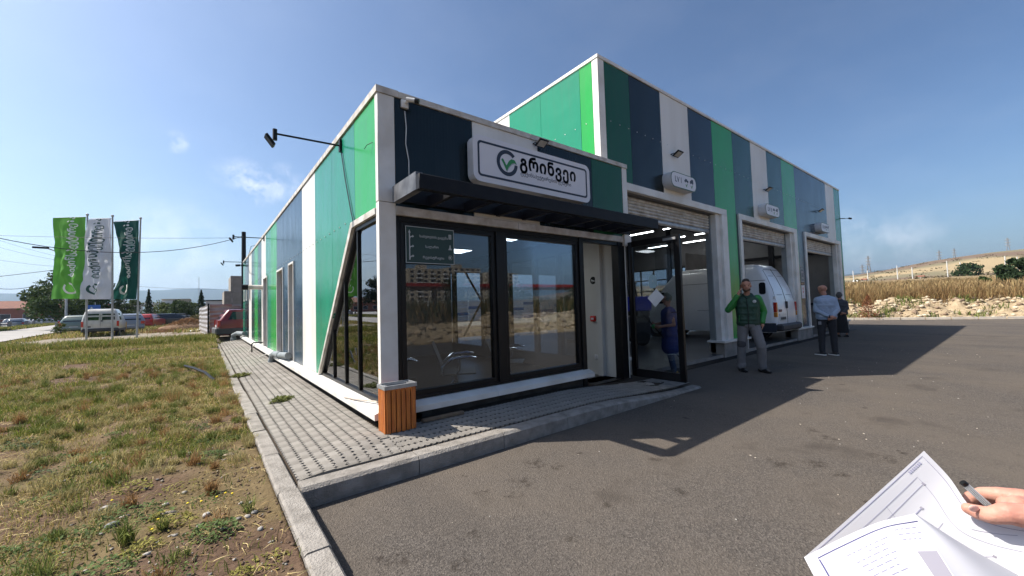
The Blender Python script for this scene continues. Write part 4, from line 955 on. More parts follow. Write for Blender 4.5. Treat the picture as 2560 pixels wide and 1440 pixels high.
for i, (x0, tx) in enumerate(((6.70, 'LV I'), (12.13, 'LV II'), (17.72, 'LV III'))):
    t = thing('bay_sign', ('oval white sign reading LV I above the nearest garage bay', 'oval white sign reading LV II above the middle garage bay', 'oval white sign reading LV III above the farthest garage bay')[i], 'sign', (x0+.55, .3, 4.3), 'bay number signs')
    x1 = x0+1.12; P = rrect(x0, x1, 4.14, 4.50, .15)
    b = MB(); b.prism([(a, .19, c) for a, c in P], (0, .215, 0)); b.build('sign_box', SRET, t)
    b = MB(); b.prism([(a, .186, c) for a, c in P], (0, .003, 0)); b.build('sign_rim', mat('sign_rim_green', (.01, .10, .05), rough=.5), t)
    b = MB(); b.prism([(a, .183, c) for a, c in rrect(x0+.018, x1-.018, 4.158, 4.482, .135)], (0, .002, 0)); b.build('sign_face', SWH, t)
    vs, fs = text_mesh(tx, .185, bold=.012); flat_xz(vs, fs, .181, x0+.15, 4.27, 'lettering', NAVY, t)
    for k, cx in enumerate((x0+.66, x0+.90)):
        b = MB()
        if k == 0: b.add([(cx-.09, .181, 4.335), (cx+.09, .181, 4.335), (cx+.09, .181, 4.37), (cx+.045, .181, 4.375), (cx+.02, .181, 4.405), (cx-.04, .181, 4.405), (cx-.065, .181, 4.37), (cx-.09, .181, 4.36)], [tuple(range(8))]); b.add([(cx-.055+.022*math.cos(a), .1805, 4.333+.022*math.sin(a)) for a in np.linspace(0, 2*PI, 9)[:-1]], [tuple(range(8))]); b.add([(cx+.055+.022*math.cos(a), .1805, 4.333+.022*math.sin(a)) for a in np.linspace(0, 2*PI, 9)[:-1]], [tuple(range(8))])
        else: b.add([(cx-.08, .181, 4.335), (cx+.08, .181, 4.335), (cx+.08, .181, 4.43), (cx-.02, .181, 4.43), (cx-.02, .181, 4.40), (cx-.05, .181, 4.40), (cx-.08, .181, 4.37)], [tuple(range(7))]); b.add([(cx-.045+.022*math.cos(a), .1805, 4.333+.022*math.sin(a)) for a in np.linspace(0, 2*PI, 9)[:-1]], [tuple(range(8))]); b.add([(cx+.045+.022*math.cos(a), .1805, 4.333+.022*math.sin(a)) for a in np.linspace(0, 2*PI, 9)[:-1]], [tuple(range(8))])
        b.build('vehicle_symbol', NAVY, t)
        b = MB(); b.add([(cx-.045, .181, 4.27), (cx-.02, .181, 4.275), (cx-.005, .181, 4.245), (cx+.035, .181, 4.30), (cx+.055, .181, 4.295), (cx, .181, 4.20)], [(0, 1, 2, 5), (2, 3, 4, 5)]); b.build('check_mark', SGR, t)
# directory on the shop window
t = thing('directory_sign', 'dark green direction board with three Georgian lines and arrows inside the window', 'sign', (.64, .02, 2.35))
SB = mat('board_green', (.008, .035, .028), (.01, .04, .032), rough=.4); LW = mat('board_print', (.50, .52, .52), rough=.5)
b = MB(); b.box(.318, .985, .012, .024, 2.10, 2.555); b.build('board', SB, t)
ring_xz([(.321, 2.103), (.982, 2.103), (.982, 2.552), (.321, 2.552)], [(.328, 2.110), (.975, 2.110), (.975, 2.545), (.328, 2.545)], .0105, 'border_line', LW, t)
for s, z, x in (('საბუთების გაცემა', 2.425, .50), ('სალარო', 2.300, .575), ('რეგისტრაცია', 2.165, .54)):
    vs, fs = text_mesh(s, .042, bold=.012); flat_xz(vs, fs, .0105, x, z, 'lettering', LW, t)
b = MB(); y_ = .0102
b.add([(.364, y_, 2.14), (.378, y_, 2.14), (.378, y_, 2.47), (.364, y_, 2.47)], [(0, 1, 2, 3)]); b.add([(.355, y_, 2.47), (.387, y_, 2.47), (.371, y_, 2.51)], [(0, 1, 2)])
for z_ in (2.42, 2.30, 2.18): b.add([(.378, y_, z_-.03), (.385, y_, z_-.005), (.41, y_, z_+.003), (.41, y_, z_+.015), (.382, y_, z_+.007), (.378, y_, z_)], [(0, 1, 2, 3, 4, 5)]); b.add([(.408, y_, z_-.008), (.43, y_, z_+.009), (.408, y_, z_+.026)], [(0, 1, 2)])
b.build('arrow', LW, t)
b = MB(); b.add([(.905, y_, 2.43), (.945, y_, 2.43), (.945, y_, 2.49), (.905, y_, 2.49)], [(0, 1, 2, 3)]); b.build('page_symbol', LW, t)
b = MB()
for k in range(3): b.add([(.912, y_-.0005, 2.442+k*.015), (.938, y_-.0005, 2.442+k*.015), (.938, y_-.0005, 2.447+k*.015), (.912, y_-.0005, 2.447+k*.015)], [(0, 1, 2, 3)])
b.build('page_lines', SB, t)
b = MB(); b.add([(.900, y_, 2.29), (.950, y_, 2.29), (.950, y_, 2.305), (.900, y_, 2.305)], [(0, 1, 2, 3)]); b.add([(.91, y_, 2.307), (.94, y_, 2.307), (.935, y_, 2.33), (.915, y_, 2.33)], [(0, 1, 2, 3)]); b.add([(.925+.010*math.cos(a), y_, 2.342+.010*math.sin(a)) for a in np.linspace(0, 2*PI, 11)[:-1]], [tuple(range(10))]); b.build('clerk_symbol', LW, t)
vs, fs = arc_band(0, 0, .024, .028, 0, 2*PI, 24); flat_xz(vs, fs, y_, .925, 2.19, 'note_ring', LW, t)
b = MB(); b.add([(.912, y_, 2.178), (.932, y_, 2.178), (.932, y_, 2.202), (.912, y_, 2.202)], [(0, 1, 2, 3)]); b.build('note_symbol', LW, t)
# inner wall marks
t = thing('camera_sign', 'round black video surveillance sticker on the white wall inside the door', 'sign', (XM-.122, .69, 2.0))
b = MB(); xx = XM-.0525; b.add([(xx, .69+.075*math.cos(a), 2.0+.075*math.sin(a)) for a in np.linspace(0, 2*PI, 25)[:-1]], [tuple(range(24))]); b.build('disc', BLK, t)
b = MB(); xx -= .001; b.add([(xx, .69+u, 2.0+v) for u, v in ((.045, .025), (-.02, .0), (-.012, -.026), (.052, .0))], [(0, 1, 2, 3)]); b.add([(xx, .69+u, 2.0+v) for u, v in ((-.025, .0), (-.045, -.006), (-.038, -.026), (-.018, -.022))], [(0, 1, 2, 3)]); b.add([(xx, .69+u, 2.0+v) for u, v in ((.03, -.012), (.015, -.035), (.03, -.035), (.04, -.012))], [(0, 1, 2, 3)]); b.build('camera_symbol', LW, t)
t = thing('fire_alarm', 'small red fire alarm call point on the white inner wall', 'fire alarm', (XM-.07, .70, 1.24))
RED = mat('alarm_red', (.62, .03, .02), rough=.4); b = MB(); b.box(XM-.10, XM-.051, .65, .76, 1.19, 1.30); b.build('case', RED, t, bevel=.006); b = MB(); b.box(XM-.103, XM-.1005, .675, .735, 1.225, 1.265); b.build('press_plate', SWH, t)
t = thing('wall_socket', 'white wall socket low on the inner wall', 'socket', (XM-.06, .67, .5)); b = MB(); b.box(XM-.07, XM-.051, .63, .71, .46, .54); b.build('plate', SWH, t, bevel=.004); b = MB(); b.box(XM-.072, XM-.0705, .65, .69, .48, .52); b.build('inset', SRET, t)
# notice taped on the open door, tag above it
t = thing('paper_notice', 'white paper sheet taped askew on the open glass door', 'notice', (4.66, -.57, 1.6))
b = MB(); xx = 4.658; b.prism([(xx, -.59, 1.77), (xx, -.41, 1.61), (xx, -.555, 1.45), (xx, -.735, 1.62)], (-.0012, 0, 0)); b.build('sheet', mat('paper_cool', (.74, .75, .78), rough=.8), t)
t = thing('door_tag', 'pale blue rounded hanger on the glass above the paper notice', 'tag', (4.66, -.53, 1.9))
b = MB(); b.prism([(4.656, -.53+u, 1.90+v) for u, v in rrect(-.075, .075, -.115, .115, .05)], (-.004, 0, 0)); b.build('plate', mat('tag_blue', (.35, .52, .60), rough=.4), t); b = MB(); b.ball((4.653, -.53, 1.91), (.003, .012, .012)); b.build('hole', SRET, t)
# notices between bay two and three
t = thing('wall_notice', 'white paper notice on the pillar left of the far bay', 'notice', (15.9, .4, 1.75)); b = MB(); b.box(15.72, 16.08, D-.006, D-.001, 1.50, 1.98); b.build('sheet', SWH, t); b = MB(); b.box(15.86, 15.93, D-.008, D-.0065, 1.82, 1.90); b.box(15.86, 15.93, D-.008, D-.0065, 1.70, 1.78); b.build('red_print', RED, t); b = MB(); b.box(15.78, 16.02, D-.008, D-.0065, 1.60, 1.61); b.box(15.80, 16.0, D-.008, D-.0065, 1.56, 1.57); b.build('text_line', SGY, t)
t = thing('wall_notice', 'dark framed notice above the white paper on the pillar', 'notice', (15.9, .4, 2.4)); b = MB(); b.box(15.72, 16.10, D-.006, D-.001, 2.10, 2.62); b.build('sheet', mat('notice_dark', (.10, .13, .16), rough=.5), t)
ring_xz([(15.74, 2.12), (16.08, 2.12), (16.08, 2.60), (15.74, 2.60)], [(15.76, 2.14), (16.06, 2.14), (16.06, 2.58), (15.76, 2.58)], D-.0075, 'border_line', LW, t)
b = MB()
for z_ in (2.48, 2.44, 2.26, 2.22): b.box(15.82, 16.0, D-.0085, D-.007, z_, z_+.015)
b.build('text_line', LW, t)

# ================================================================ lamps, cameras, pipes on the walls
LENS = mat('lamp_glass', (.55, .53, .48), (.4, .38, .34), rough=.2, spec=.6)
def arm_lamp(y, z, label):
    t = thing('floodlight', label, 'floodlight', (0, y, z), 'floodlights on arms along the side wall')
    b = MB(); b.box(-.03, .0, y-.035, y+.035, z-.09, z+.09); b.build('wall_plate', BLM, t)
    b = MB(); b.tube([(-.03, y, z), (-.84, y+.03, z-.01)], .014, 8); b.tube([(-.84, y+.03, z+.05), (-.84, y+.03, z-.1)], .028, 8); b.build('arm', BLM, t)
    hd = MB(); c = Vector((-.90, y+.03, z-.12)); ax = Vector((.60, 0, -.8)); hd.obox(c, ax, (0, 1, 0), ax.cross(Vector((0, 1, 0))), .08, .07, .018); hd = hd.build('lamp_head', BLM, t, bevel=.004, seg=1)
    nn = ax.cross(Vector((0, 1, 0))).normalized(); s = 1 if nn.x*1 > 0 else -1
    b = MB(); b.obox(c+nn*s*.022, ax, (0, 1, 0), nn, .06, .05, .002); b.build('lens', LENS, hd)
    return t
arm_lamp(1.53, 3.97, 'black floodlight on a long arm nearest the building corner')
arm_lamp(10.78, 4.02, 'black floodlight on a long arm halfway along the side wall')
arm_lamp(18.36, 4.02, 'black floodlight on a long arm at the far end of the side wall')
def tube_thing(name, label, cat, pts, r, m, pn='cable', n=6):
    o = MB().tube(pts, r, n).build(name, m, smooth=True); tag(o, label, cat); return o
tube_thing('cable', 'thin dark line modelled as the shadow of the near lamp arm, down to the slanted window', 'cable', [(-.012, 1.5, 3.88), (-.012, 1.3, 3.4), (-.012, 1.05, 2.9), (-.012, .93, 2.70)], .006, BLM)  # thin black tube standing in for the lamp arm's cast shadow, not a cable
tube_thing('cable', 'short loose wire end sticking from the bright green corner panel', 'cable', [(-.005, .17, 3.55), (-.05, .24, 3.53), (-.06, .30, 3.50)], .004, BLM)
tube_thing('cable', 'looping cable hanging on the far part of the side wall', 'cable', [(-.03, 13.6, 4.17), (-.05, 14.8, 4.3), (-.05, 16.0, 4.05), (-.05, 16.2, 3.6), (-.05, 15.4, 3.25), (-.03, 13.9, 3.05)], .009, BLM)
def flood(x, y, z, label, s=1.0):
    t = thing('floodlight', label, 'floodlight', (x, y, z))
    hd = MB(); c = Vector((x, y-.13*s, z)); ax = Vector((0, .86, -.5)); hd.obox(c, (1, 0, 0), ax, ax.cross(Vector((1, 0, 0))), .13*s, .10*s, .018*s); hd = hd.build('lamp_head', BLM, t, bevel=.004, seg=1)
    nn = Vector((0, -.5, -.86)); b = MB(); b.obox(c+nn*.019*s, (1, 0, 0), ax, nn, .10*s, .075*s, .003); b.build('lens', LENS, hd)
    b = MB(); b.tube([(x-.14*s, y-.1*s, z), (x-.14*s, y, z), (x, y-.0, z)], .009*s, 6); b.build('bracket', BLM, t)
flood(2.50, -.01, 4.03, 'small black floodlight just above the large name sign', .72)
flood(7.25, D, 5.02, 'small black floodlight above the LV I sign', .9); flood(12.8, D, 5.06, 'small black floodlight above the LV II sign', .9); flood(18.3, D, 5.06, 'small black floodlight above the LV III sign', .9)
t = thing('security_camera', 'white bullet camera with black hood at the front corner of the low roof', 'camera', (.33, -.05, 4.07))
CW = mat('camera_white', (.70, .70, .68), rough=.4)
b = MB(); b.box(.28, .37, -.04, -.001, 3.98, 4.08); b.build('junction_box', CW, t, bevel=.006); b = MB(); b.tube([(.33, -.04, 4.04), (.335, -.07, 4.045), (.345, -.08, 4.055)], .014, 8); b.build('bracket', CW, t)
b = MB(); b.tube([(.33, -.07, 4.07), (.42, -.14, 4.05)], .027, 12); bd = b.build('camera_body', CW, t, smooth=True); b = MB(); b.tube([(.41, -.132, 4.052), (.45, -.162, 4.043)], .030, 12); b.build('hood', BLK, bd)
tube_thing('cable', 'white cable dangling below the corner security camera', 'cable', [(.33, -.012, 3.95), (.345, -.014, 3.75), (.335, -.012, 3.55), (.37, -.012, 3.35), (.37, -.012, 3.12), (.355, -.012, 3.05)], .006, CW)
t = thing('security_camera', 'dark camera on a short arm at the far right corner of the tall block', 'camera', (W2, .35, 5.1)); b = MB(); b.tube([(21.5, D, 5.1), (21.65, .25, 5.1)], .02, 8); b.tube([(21.65, .25, 5.1), (21.95, .15, 5.12)], .012, 6); b.build('arm', BLM, t); b = MB(); b.tube([(21.93, .15, 5.12), (22.06, .10, 5.11)], .04, 10); b.build('camera_body', BLM, t)
t = thing('security_camera', 'small black camera at the far left corner of the side wall', 'camera', (0, 19.3, 3.9)); b = MB(); b.tube([(0, 19.2, 3.95), (-.12, 19.2, 3.95)], .05, 8); b.build('arm', BLM, t); b = MB(); b.tube([(-.14, 19.2, 3.95), (-.34, 19.2, 3.93)], .055, 10); b.build('camera_body', BLM, t)
PVC = mat('pvc_grey', (.24, .27, .28), (.17, .19, .2), scale=8, rough=.5)
t = thing('waste_pipe', 'grey drain pipe with elbow lying along the sill between the tall windows', 'pipe', (-.1, 7.2, .45)); b = MB(); b.tube([(-.07, 5.75, .57), (-.10, 6.9, .50), (-.13, 7.5, .49), (-.15, 7.72, .43), (-.15, 7.80, .22)], .075, 12); b.build('pipe', PVC, t, smooth=True); b = MB(); b.tube([(-.09, 6.75, .51), (-.10, 6.95, .50)], .092, 12); b.tube([(-.15, 7.79, .33), (-.15, 7.80, .22)], .092, 12); b.build('collar', PVC, t, smooth=True)
t = thing('waste_pipe', 'grey drain pipe at the far end of the side sill', 'pipe', (-.1, 19.3, .45)); b = MB(); b.tube([(-.05, 18.2, .60), (-.25, 19.2, .60), (-.4, 19.6, .5), (-.4, 19.65, .2)], .10, 10); b.build('pipe', PVC, t, smooth=True); b = MB(); b.tube([(-.4, 19.62, .36), (-.4, 19.65, .2)], .125, 12); b.build('collar', PVC, t, smooth=True)
tube_thing('pipe_stub', 'thin black bent pipe rising from the pavement beside the sill', 'pipe', [(-.30, 11.4, .2), (-.30, 11.4, .52), (-.26, 11.35, .57), (-.02, 11.1, .57)], .022, BLM)
tube_thing('hose', 'beige hose lying across the end of the side sill behind the bin', 'hose', [(-.13, 1.0, .42), (-.10, .7, .44), (-.05, .35, .475), (-.01, .12, .49)], .010, mat('hose_beige', (.50, .42, .35), rough=.6))
t = thing('exhaust_vent', 'white horizontal flue pipe with black end on the far part of the side wall', 'vent pipe', (0, 11.3, 2.4)); b = MB(); b.tube([(0, 11.25, 2.42), (-.42, 11.25, 2.42)], .075, 12); b.build('pipe', TRD, t, smooth=True); b = MB(); b.tube([(-.42, 11.25, 2.42), (-.60, 11.25, 2.42)], .09, 12); b.build('terminal', BLM, t, smooth=True)
tube_thing('cable', 'thin cable drooping from the white flue pipe', 'cable', [(-.02, 11.2, 2.4), (-.02, 11.15, 1.9), (-.02, 10.95, 1.35)], .006, BLM)
for k, (pts, lb) in enumerate((([(-.3, 9.6, .22), (-.12, 9.0, .36), (-.05, 8.9, .44)], 'pale cable end draped over the sill by the grey pipe'), ([(-.4, 11.7, .22), (-.14, 12.6, .40), (-.04, 12.9, .44)], 'pale cable end draped over the sill beyond the black stub'), ([(-.95, 17.6, .24), (-.6, 17.4, .24), (-.25, 17.2, .25)], 'thin white strip lying across the far pavement'))):
    tube_thing('loose_cable', lb, 'cable', pts, .014, mat('cable_pale', (.55, .52, .46), rough=.6))
tube_thing('black_pipe', 'short black plastic pipe lying on the grass verge', 'pipe', [(-1.95, 8.55, float(zat(-1.95, 8.55))+.10), (-1.75, 7.7, float(zat(-1.75, 7.7))+.12), (-1.55, 6.9, float(zat(-1.55, 6.9))+.09), (-1.40, 6.1, float(zat(-1.40, 6.1))+.02)], .028, BLM)
# --- waste bin
ORG = mat('bin_wood', (.52, .16, .022), (.36, .09, .012), scale=7, rough=.5, bump=.3, bscale=40, stretch=(6, 6, .7), coat=.15); BNX = mat('bin_inner', (.02, .015, .012), rough=.8)
bx, by, bw, bd_, bh, br = -.082, -.352, .325, .20, .495, 0
bz = .247
t = thing('waste_bin', 'orange slatted wooden litter bin with metal rim at the building corner', 'litter bin', (bx, by, bz))
b = MB(); b.box(bx+.02, bx+bw-.02, by+.02, by+bd_-.02, bz+.02, bz+bh-.06); b.build('liner_back', BNX, t)
nfr = 6; sw_ = bw/nfr
for i in range(nfr):
    b = MB(); b.box(bx+i*sw_+.005, bx+(i+1)*sw_-.005, by-.012, by+.004, bz+rng.uniform(-.004, .004), bz+bh-.035, .003); b.build('slat', ORG, t)
    b = MB(); b.box(bx+i*sw_+.005, bx+(i+1)*sw_-.005, by+bd_-.004, by+bd_+.012, bz, bz+bh-.035, .003); b.build('slat', ORG, t)
for i in range(5):
    sd = bd_/5
    b = MB(); b.box(bx-.012, bx+.004, by+i*sd+.004, by+(i+1)*sd-.004, bz+rng.uniform(-.004, .004), bz+bh-.035, .003); b.build('slat', ORG, t)
    b = MB(); b.box(bx+bw-.004, bx+bw+.012, by+i*sd+.004, by+(i+1)*sd-.004, bz, bz+bh-.035, .003); b.build('slat', ORG, t)
b = MB(); x0, x1, y0, y1 = bx-.018, bx+bw+.018, by-.018, by+bd_+.018; zt_ = bz+bh
b.box(x0, x1, y0, y0+.022, zt_-.04, zt_); b.box(x0, x1, y1-.022, y1, zt_-.04, zt_); b.box(x0, x0+.022, y0+.022, y1-.022, zt_-.04, zt_); b.box(x1-.022, x1, y0+.022, y1-.022, zt_-.04, zt_); b.build('rim', GRY, t)
b = MB(); ix0, ix1, iy0, iy1 = bx+.045, bx+bw-.03, by+.035, by+bd_-.03
b.box(ix0-.006, ix1+.006, iy0-.006, iy0, zt_-.2, zt_-.012); b.box(ix0-.006, ix1+.006, iy1, iy1+.006, zt_-.2, zt_-.012); b.box(ix0-.006, ix0, iy0, iy1, zt_-.2, zt_-.012); b.box(ix1, ix1+.006, iy0, iy1, zt_-.2, zt_-.012); b.box(ix0, ix1, iy0, iy1, zt_-.21, zt_-.2)
b.box(x0+.02, ix0-.006, y0+.02, y1-.02, zt_-.03, zt_-.02); b.build('liner', GRY, t)
t.rotation_euler = (0, 0, br)
o = MB().box(.38, .92, -.26, -.20, .250, .286, .006).build('timber_offcut', mat('old_timber', (.22, .16, .10), (.14, .10, .07), scale=12, stretch=(1, 8, 8), rough=.85, bump=.4)); tag(o, 'short weathered board on the pavement under the window sill', 'board')
x, y = gpt(1625, 970, .04); V = IV2*(1+.1*nr.uniform(-1, 1, (len(IV2), 1))); o = mesh_np('concrete_lump', V*np.array([.13, .08, .06]), IF2, CONC, smooth=True); o.location = (x, y, .07); tag(o, 'rough lump of concrete beneath the open glass door', 'rubble')
# seats inside the shop window
CHR = mat('chrome', (.75, .76, .78), rough=.15, metal=1.0); SEAT = mat('seat_steel', (.10, .105, .11), (.14, .145, .15), rough=.35, metal=.7)
for k, (sx, sy, sr, lb) in enumerate(((.42, .85, R(20), 'steel waiting bench behind the left window near the bin'), (1.45, .75, R(60), 'steel waiting chair behind the middle mullion'), (2.6, 1.0, R(45), 'steel waiting chair behind the right window'))):
    t = thing('waiting_chair', lb, 'chair', (0, 0, 0), 'waiting chairs inside the office')
    b = MB(); b.box(-.26, .26, -.24, .24, .42, .44, .01); b.build('seat', SEAT, t); b = MB(); b.prism([(-.26, .22, .46), (.26, .22, .46), (.26, .38, .88), (-.26, .38, .88)], (0, .015, 0)); b.build('backrest', SEAT, t)
    for s in (-1, 1):
        b = MB(); b.tube([(s*.29, .25, .42), (s*.29, .24, .55), (s*.29, .10, .66), (s*.29, -.12, .68), (s*.29, -.24, .66)], [.016, .018, .024, .026, .014], 8); b.tube([(s*.29, -.02, .67), (s*.29, .0, .5), (s*.29, .08, .38), (s*.29, .02, .2), (s*.29, -.1, .0)], .014, 8); b.tube([(s*.29, .05, .3), (s*.29, .25, .02)], .013, 6); b.build('armrest', CHR, t, smooth=True)
    t.location = (sx, sy, .156); t.rotation_euler = (0, 0, sr)
# ================================================================ trees and shrubs
WPL0 = mat('wall_pale_sheet', (.66, .68, .70), (.56, .58, .62), scale=.8, rough=.6)
LEAF = mat('tree_leaf', (1, 1, 1), (.75, .78, .7), scale=1.5, rough=.7, spec=.2, vcol='Col')
tt = LEAF.node_tree; pb = tt.nodes['Principled BSDF']; tl = tt.nodes.new('ShaderNodeBsdfTranslucent'); ms = tt.nodes.new('ShaderNodeMixShader'); ms.inputs[0].default_value = .2
tt.links.new(pb.inputs['Base Color'].links[0].from_socket, tl.inputs[0]); tt.links.new(pb.outputs[0], ms.inputs[1]); tt.links.new(tl.outputs[0], ms.inputs[2]); tt.links.new(ms.outputs[0], tt.nodes['Material Output'].inputs[0])
BARK = mat('bark', (.12, .09, .065), (.07, .055, .04), scale=14, rough=.95, bump=.8, bscale=30)
def cards(P, s, c, jit=.35):
    n = len(P); d = nr.normal(0, 1, (n, 3)); d /= np.linalg.norm(d, axis=1)[:, None]; e = np.cross(d, nr.normal(0, 1, (n, 3))); e /= np.linalg.norm(e, axis=1)[:, None]
    s = (s*nr.uniform(.5, 1.3, n))[:, None]; V = np.stack([P-d*s*.5, P+e*s*.28, P+d*s*.5, P-e*s*.28], 1)
    C = np.array(c)*nr.uniform(1-jit, 1+jit, (n, 1)); return V.reshape(-1, 3), np.repeat(C, 4, 0)
def tree(name, label, x, y, z, h, r, c, n=2600, leaf=.22, trunk=.3, seed=0, conifer=False, cat='tree', group=None, squash=1.0):
    rs = np.random.RandomState(seed); t = thing(name, label, cat, (x, y, z), group)
    if trunk > 0:
        b = MB(); b.tube([(x, y, z-.1), (x+.05*h*rs.uniform(-1, 1), y, z+h*.3), (x+.08*h*rs.uniform(-1, 1), y, z+h*.7)], [h*.028, h*.02, h*.008], 7)
        for k in range(6):
            a = rs.uniform(0, 2*PI); zz_ = z+h*(trunk+.05*k); b.tube([(x, y, zz_), (x+math.cos(a)*r*.5, y+math.sin(a)*r*.5, zz_+h*.12), (x+math.cos(a)*r*.8, y+math.sin(a)*r*.8, zz_+h*.16)], [h*.012, h*.008, h*.004], 5)
        b.build('trunk', BARK, t)
    P = []
    if conifer:
        zc = rs.rand(n)**.8; rr = r*(1-zc)*(.55+.45*np.abs(np.sin(zc*26)))*np.sqrt(rs.rand(n)); a = rs.uniform(0, 2*PI, n)
        P = np.stack([x+rr*np.cos(a), y+rr*np.sin(a), z+h*(.06+.94*zc)-rr*.25], -1)
    else:
        m = 26; cc = []
        for k in range(m):
            a = rs.uniform(0, 2*PI); q = math.sqrt(rs.rand())*r*.78; zz_ = trunk+(1-trunk)*(.12+.76*rs.rand()); prof = math.sin(PI*min(1, max(.12, (zz_-trunk)/(1-trunk)*.82+.16)))
            cc.append((x+math.cos(a)*q*prof, y+math.sin(a)*q*prof, z+h*zz_, r*rs.uniform(.20, .36)))
        cc = np.array(cc); k = rs.randint(0, m, n); d = rs.normal(0, 1, (n, 3)); d /= np.linalg.norm(d, axis=1)[:, None]; rad = cc[k, 3]*rs.rand(n)**.35
        P = cc[k, :3]+d*rad[:, None]*np.array([1, 1, .75*squash]); P[:, 2] = np.maximum(P[:, 2], z+.05)
    V, C = cards(P, leaf, c); V -= np.array([x, y, z])
    o = mesh_np('crown', V, np.arange(len(V)).reshape(-1, 4), LEAF, parent=t, vcol=C); return t
GT = (.060, .095, .028); GD = (.035, .06, .025); GY = (.10, .13, .035)
def gz(x, y): return float(zat(x, y))
tree('leafy_tree', 'large leafy green tree behind the left banner', -12.4, 55, .4, 6.6, 4.4, GT, 9000, .34, .18, 1)
tree('leafy_tree', 'dark tree cut by the left edge of the picture', -21.5, 62, .4, 6.6, 3.6, GD, 5000, .34, .22, 2)
tree('dark_conifer', 'slim dark conifer nearest the poles between the banners', -9.6, 62, .4, 4.6, .9, GD, 1600, .2, 0, 3, True)
tree('dark_conifer', 'slim dark conifer just right of the round bush', -6.75, 60, .4, 4.4, .95, GD, 1700, .2, 0, 4, True)
tree('dark_conifer', 'small dark conifer left of the concrete building', -1.8, 66, .6, 4.4, 1.3, GD, 2200, .22, 0, 5, True)
tree('round_bush', 'round green bush behind the silver estate car', -7.9, 57, .4, 3.4, 1.4, GT, 2600, .2, .1, 6, cat='bush')
tree('roadside_bush', 'light green bush in front of the beige building', -6.0, 66, .5, 3.0, 2.4, GY, 3500, .24, 0, 7, cat='bush')
tree('roadside_bush', 'darker drooping bush right of the light green one', -3.5, 62, .6, 2.9, 2.2, GT, 3800, .24, 0, 8, cat='bush')
tree('roadside_bush', 'small weedy bush near the far end of the metal fence', -1.9, 46, .5, 1.2, 1.0, (.16, .14, .06), 1200, .14, 0, 9, cat='bush')
tree('sapling', 'tiny bright green sapling beside the grey board', -9.6, 37.6, .35, 1.0, .45, GY, 500, .12, .1, 10, cat='sapling')
x, y = gpt(2530, 735, 1.3)
def P_(px, py, dist): d = cdir(px, py); return CAMPOS+d*(dist/math.hypot(d.x, d.y))
q1, q2, q3 = P_(2548, 720, 58), P_(2620, 720, 60), P_(2462, 720, 62)
tree('green_bush', 'largest dark green bush at the right edge of the dry field', q1.x, q1.y, gz(q1.x, q1.y)-.2, 2.5, 1.5, GD, 5200, .30, 0, 12, cat='bush')
tree('green_bush', 'dark green bush cut by the right edge behind the largest one', q2.x, q2.y, gz(q2.x, q2.y)-.2, 2.8, 2.2, GD, 2600, .28, 0, 13, cat='bush')
tree('green_bush', 'low green bush left of the largest one on the dry field', q3.x, q3.y, gz(q3.x, q3.y)-.2, .8, .8, GT, 1500, .24, 0, 14, cat='bush')
tree('green_bush', 'lone dark scrub halfway up the hillside', 130, 2, gz(130, 2)-.3, 3, 3.2, GD, 1500, .5, 0, 15, cat='bush')
tree('green_bush', 'small dark scrub on the field near the building', 75, 20.6, gz(75, 20.6)-.2, 1.1, 1.2, GD, 700, .25, 0, 16, cat='bush')
# dead little conifer by the kerb
q4 = P_(2172, 790, 33.6); x, y = q4.x, q4.y
t = thing('dead_conifer', 'small rust brown dead conifer beside the far kerb', 'tree', (x, y, gz(x, y)), None); z0 = gz(x, y); b = MB(); b.tube([(x, y, z0-.1), (x, y, z0+1.6)], [.03, .006], 5)
for k in range(60):
    zc = .1+.9*rng.random(); a = rng.uniform(0, 2*PI); rr = .7*(1-zc)+.06; p0 = Vector((x, y, z0+zc*1.55)); p1 = p0+Vector((math.cos(a)*rr, math.sin(a)*rr, -.15*rr)); b.tube([p0, p1], [.014, .004], 3)
b.build('trunk', mat('dead_wood', (.22, .10, .05), (.16, .07, .04), rough=.9), t)
n = 800; zc = nr.rand(n); a = nr.randint(0, 26, n)*.9+zc*9; rr = (.7*(1-zc)+.04)*nr.rand(n)**.5; P = np.stack([x+rr*np.cos(a), y+rr*np.sin(a), z0+.08+zc*1.5-rr*.15], -1); V, C = cards(P, .08, (.26, .10, .05)); V -= np.array([x, y, z0]); mesh_np('crown', V, np.arange(len(V)).reshape(-1, 4), LEAF, parent=t, vcol=C)

fb = thing('site_fence', 'white and blue sheet fence behind the building seen through the shop window', 'fence', (10, 24, .3)); CB = mat('sheet_blue', (.10, .20, .42), rough=.5)
for k in range(14):
    for j in range(7): b = MB(); zb0 = .35+j*.25; b.prism([(2+k*2, 24, zb0), (2+k*2, 23.96, zb0+.12), (2+k*2, 24, zb0+.245), (2+k*2, 24.03, zb0+.12)], (1.97, 0, 0)); b.build('sheet', CB if (k*3+j) % 5 == 0 else WPL0, fb)
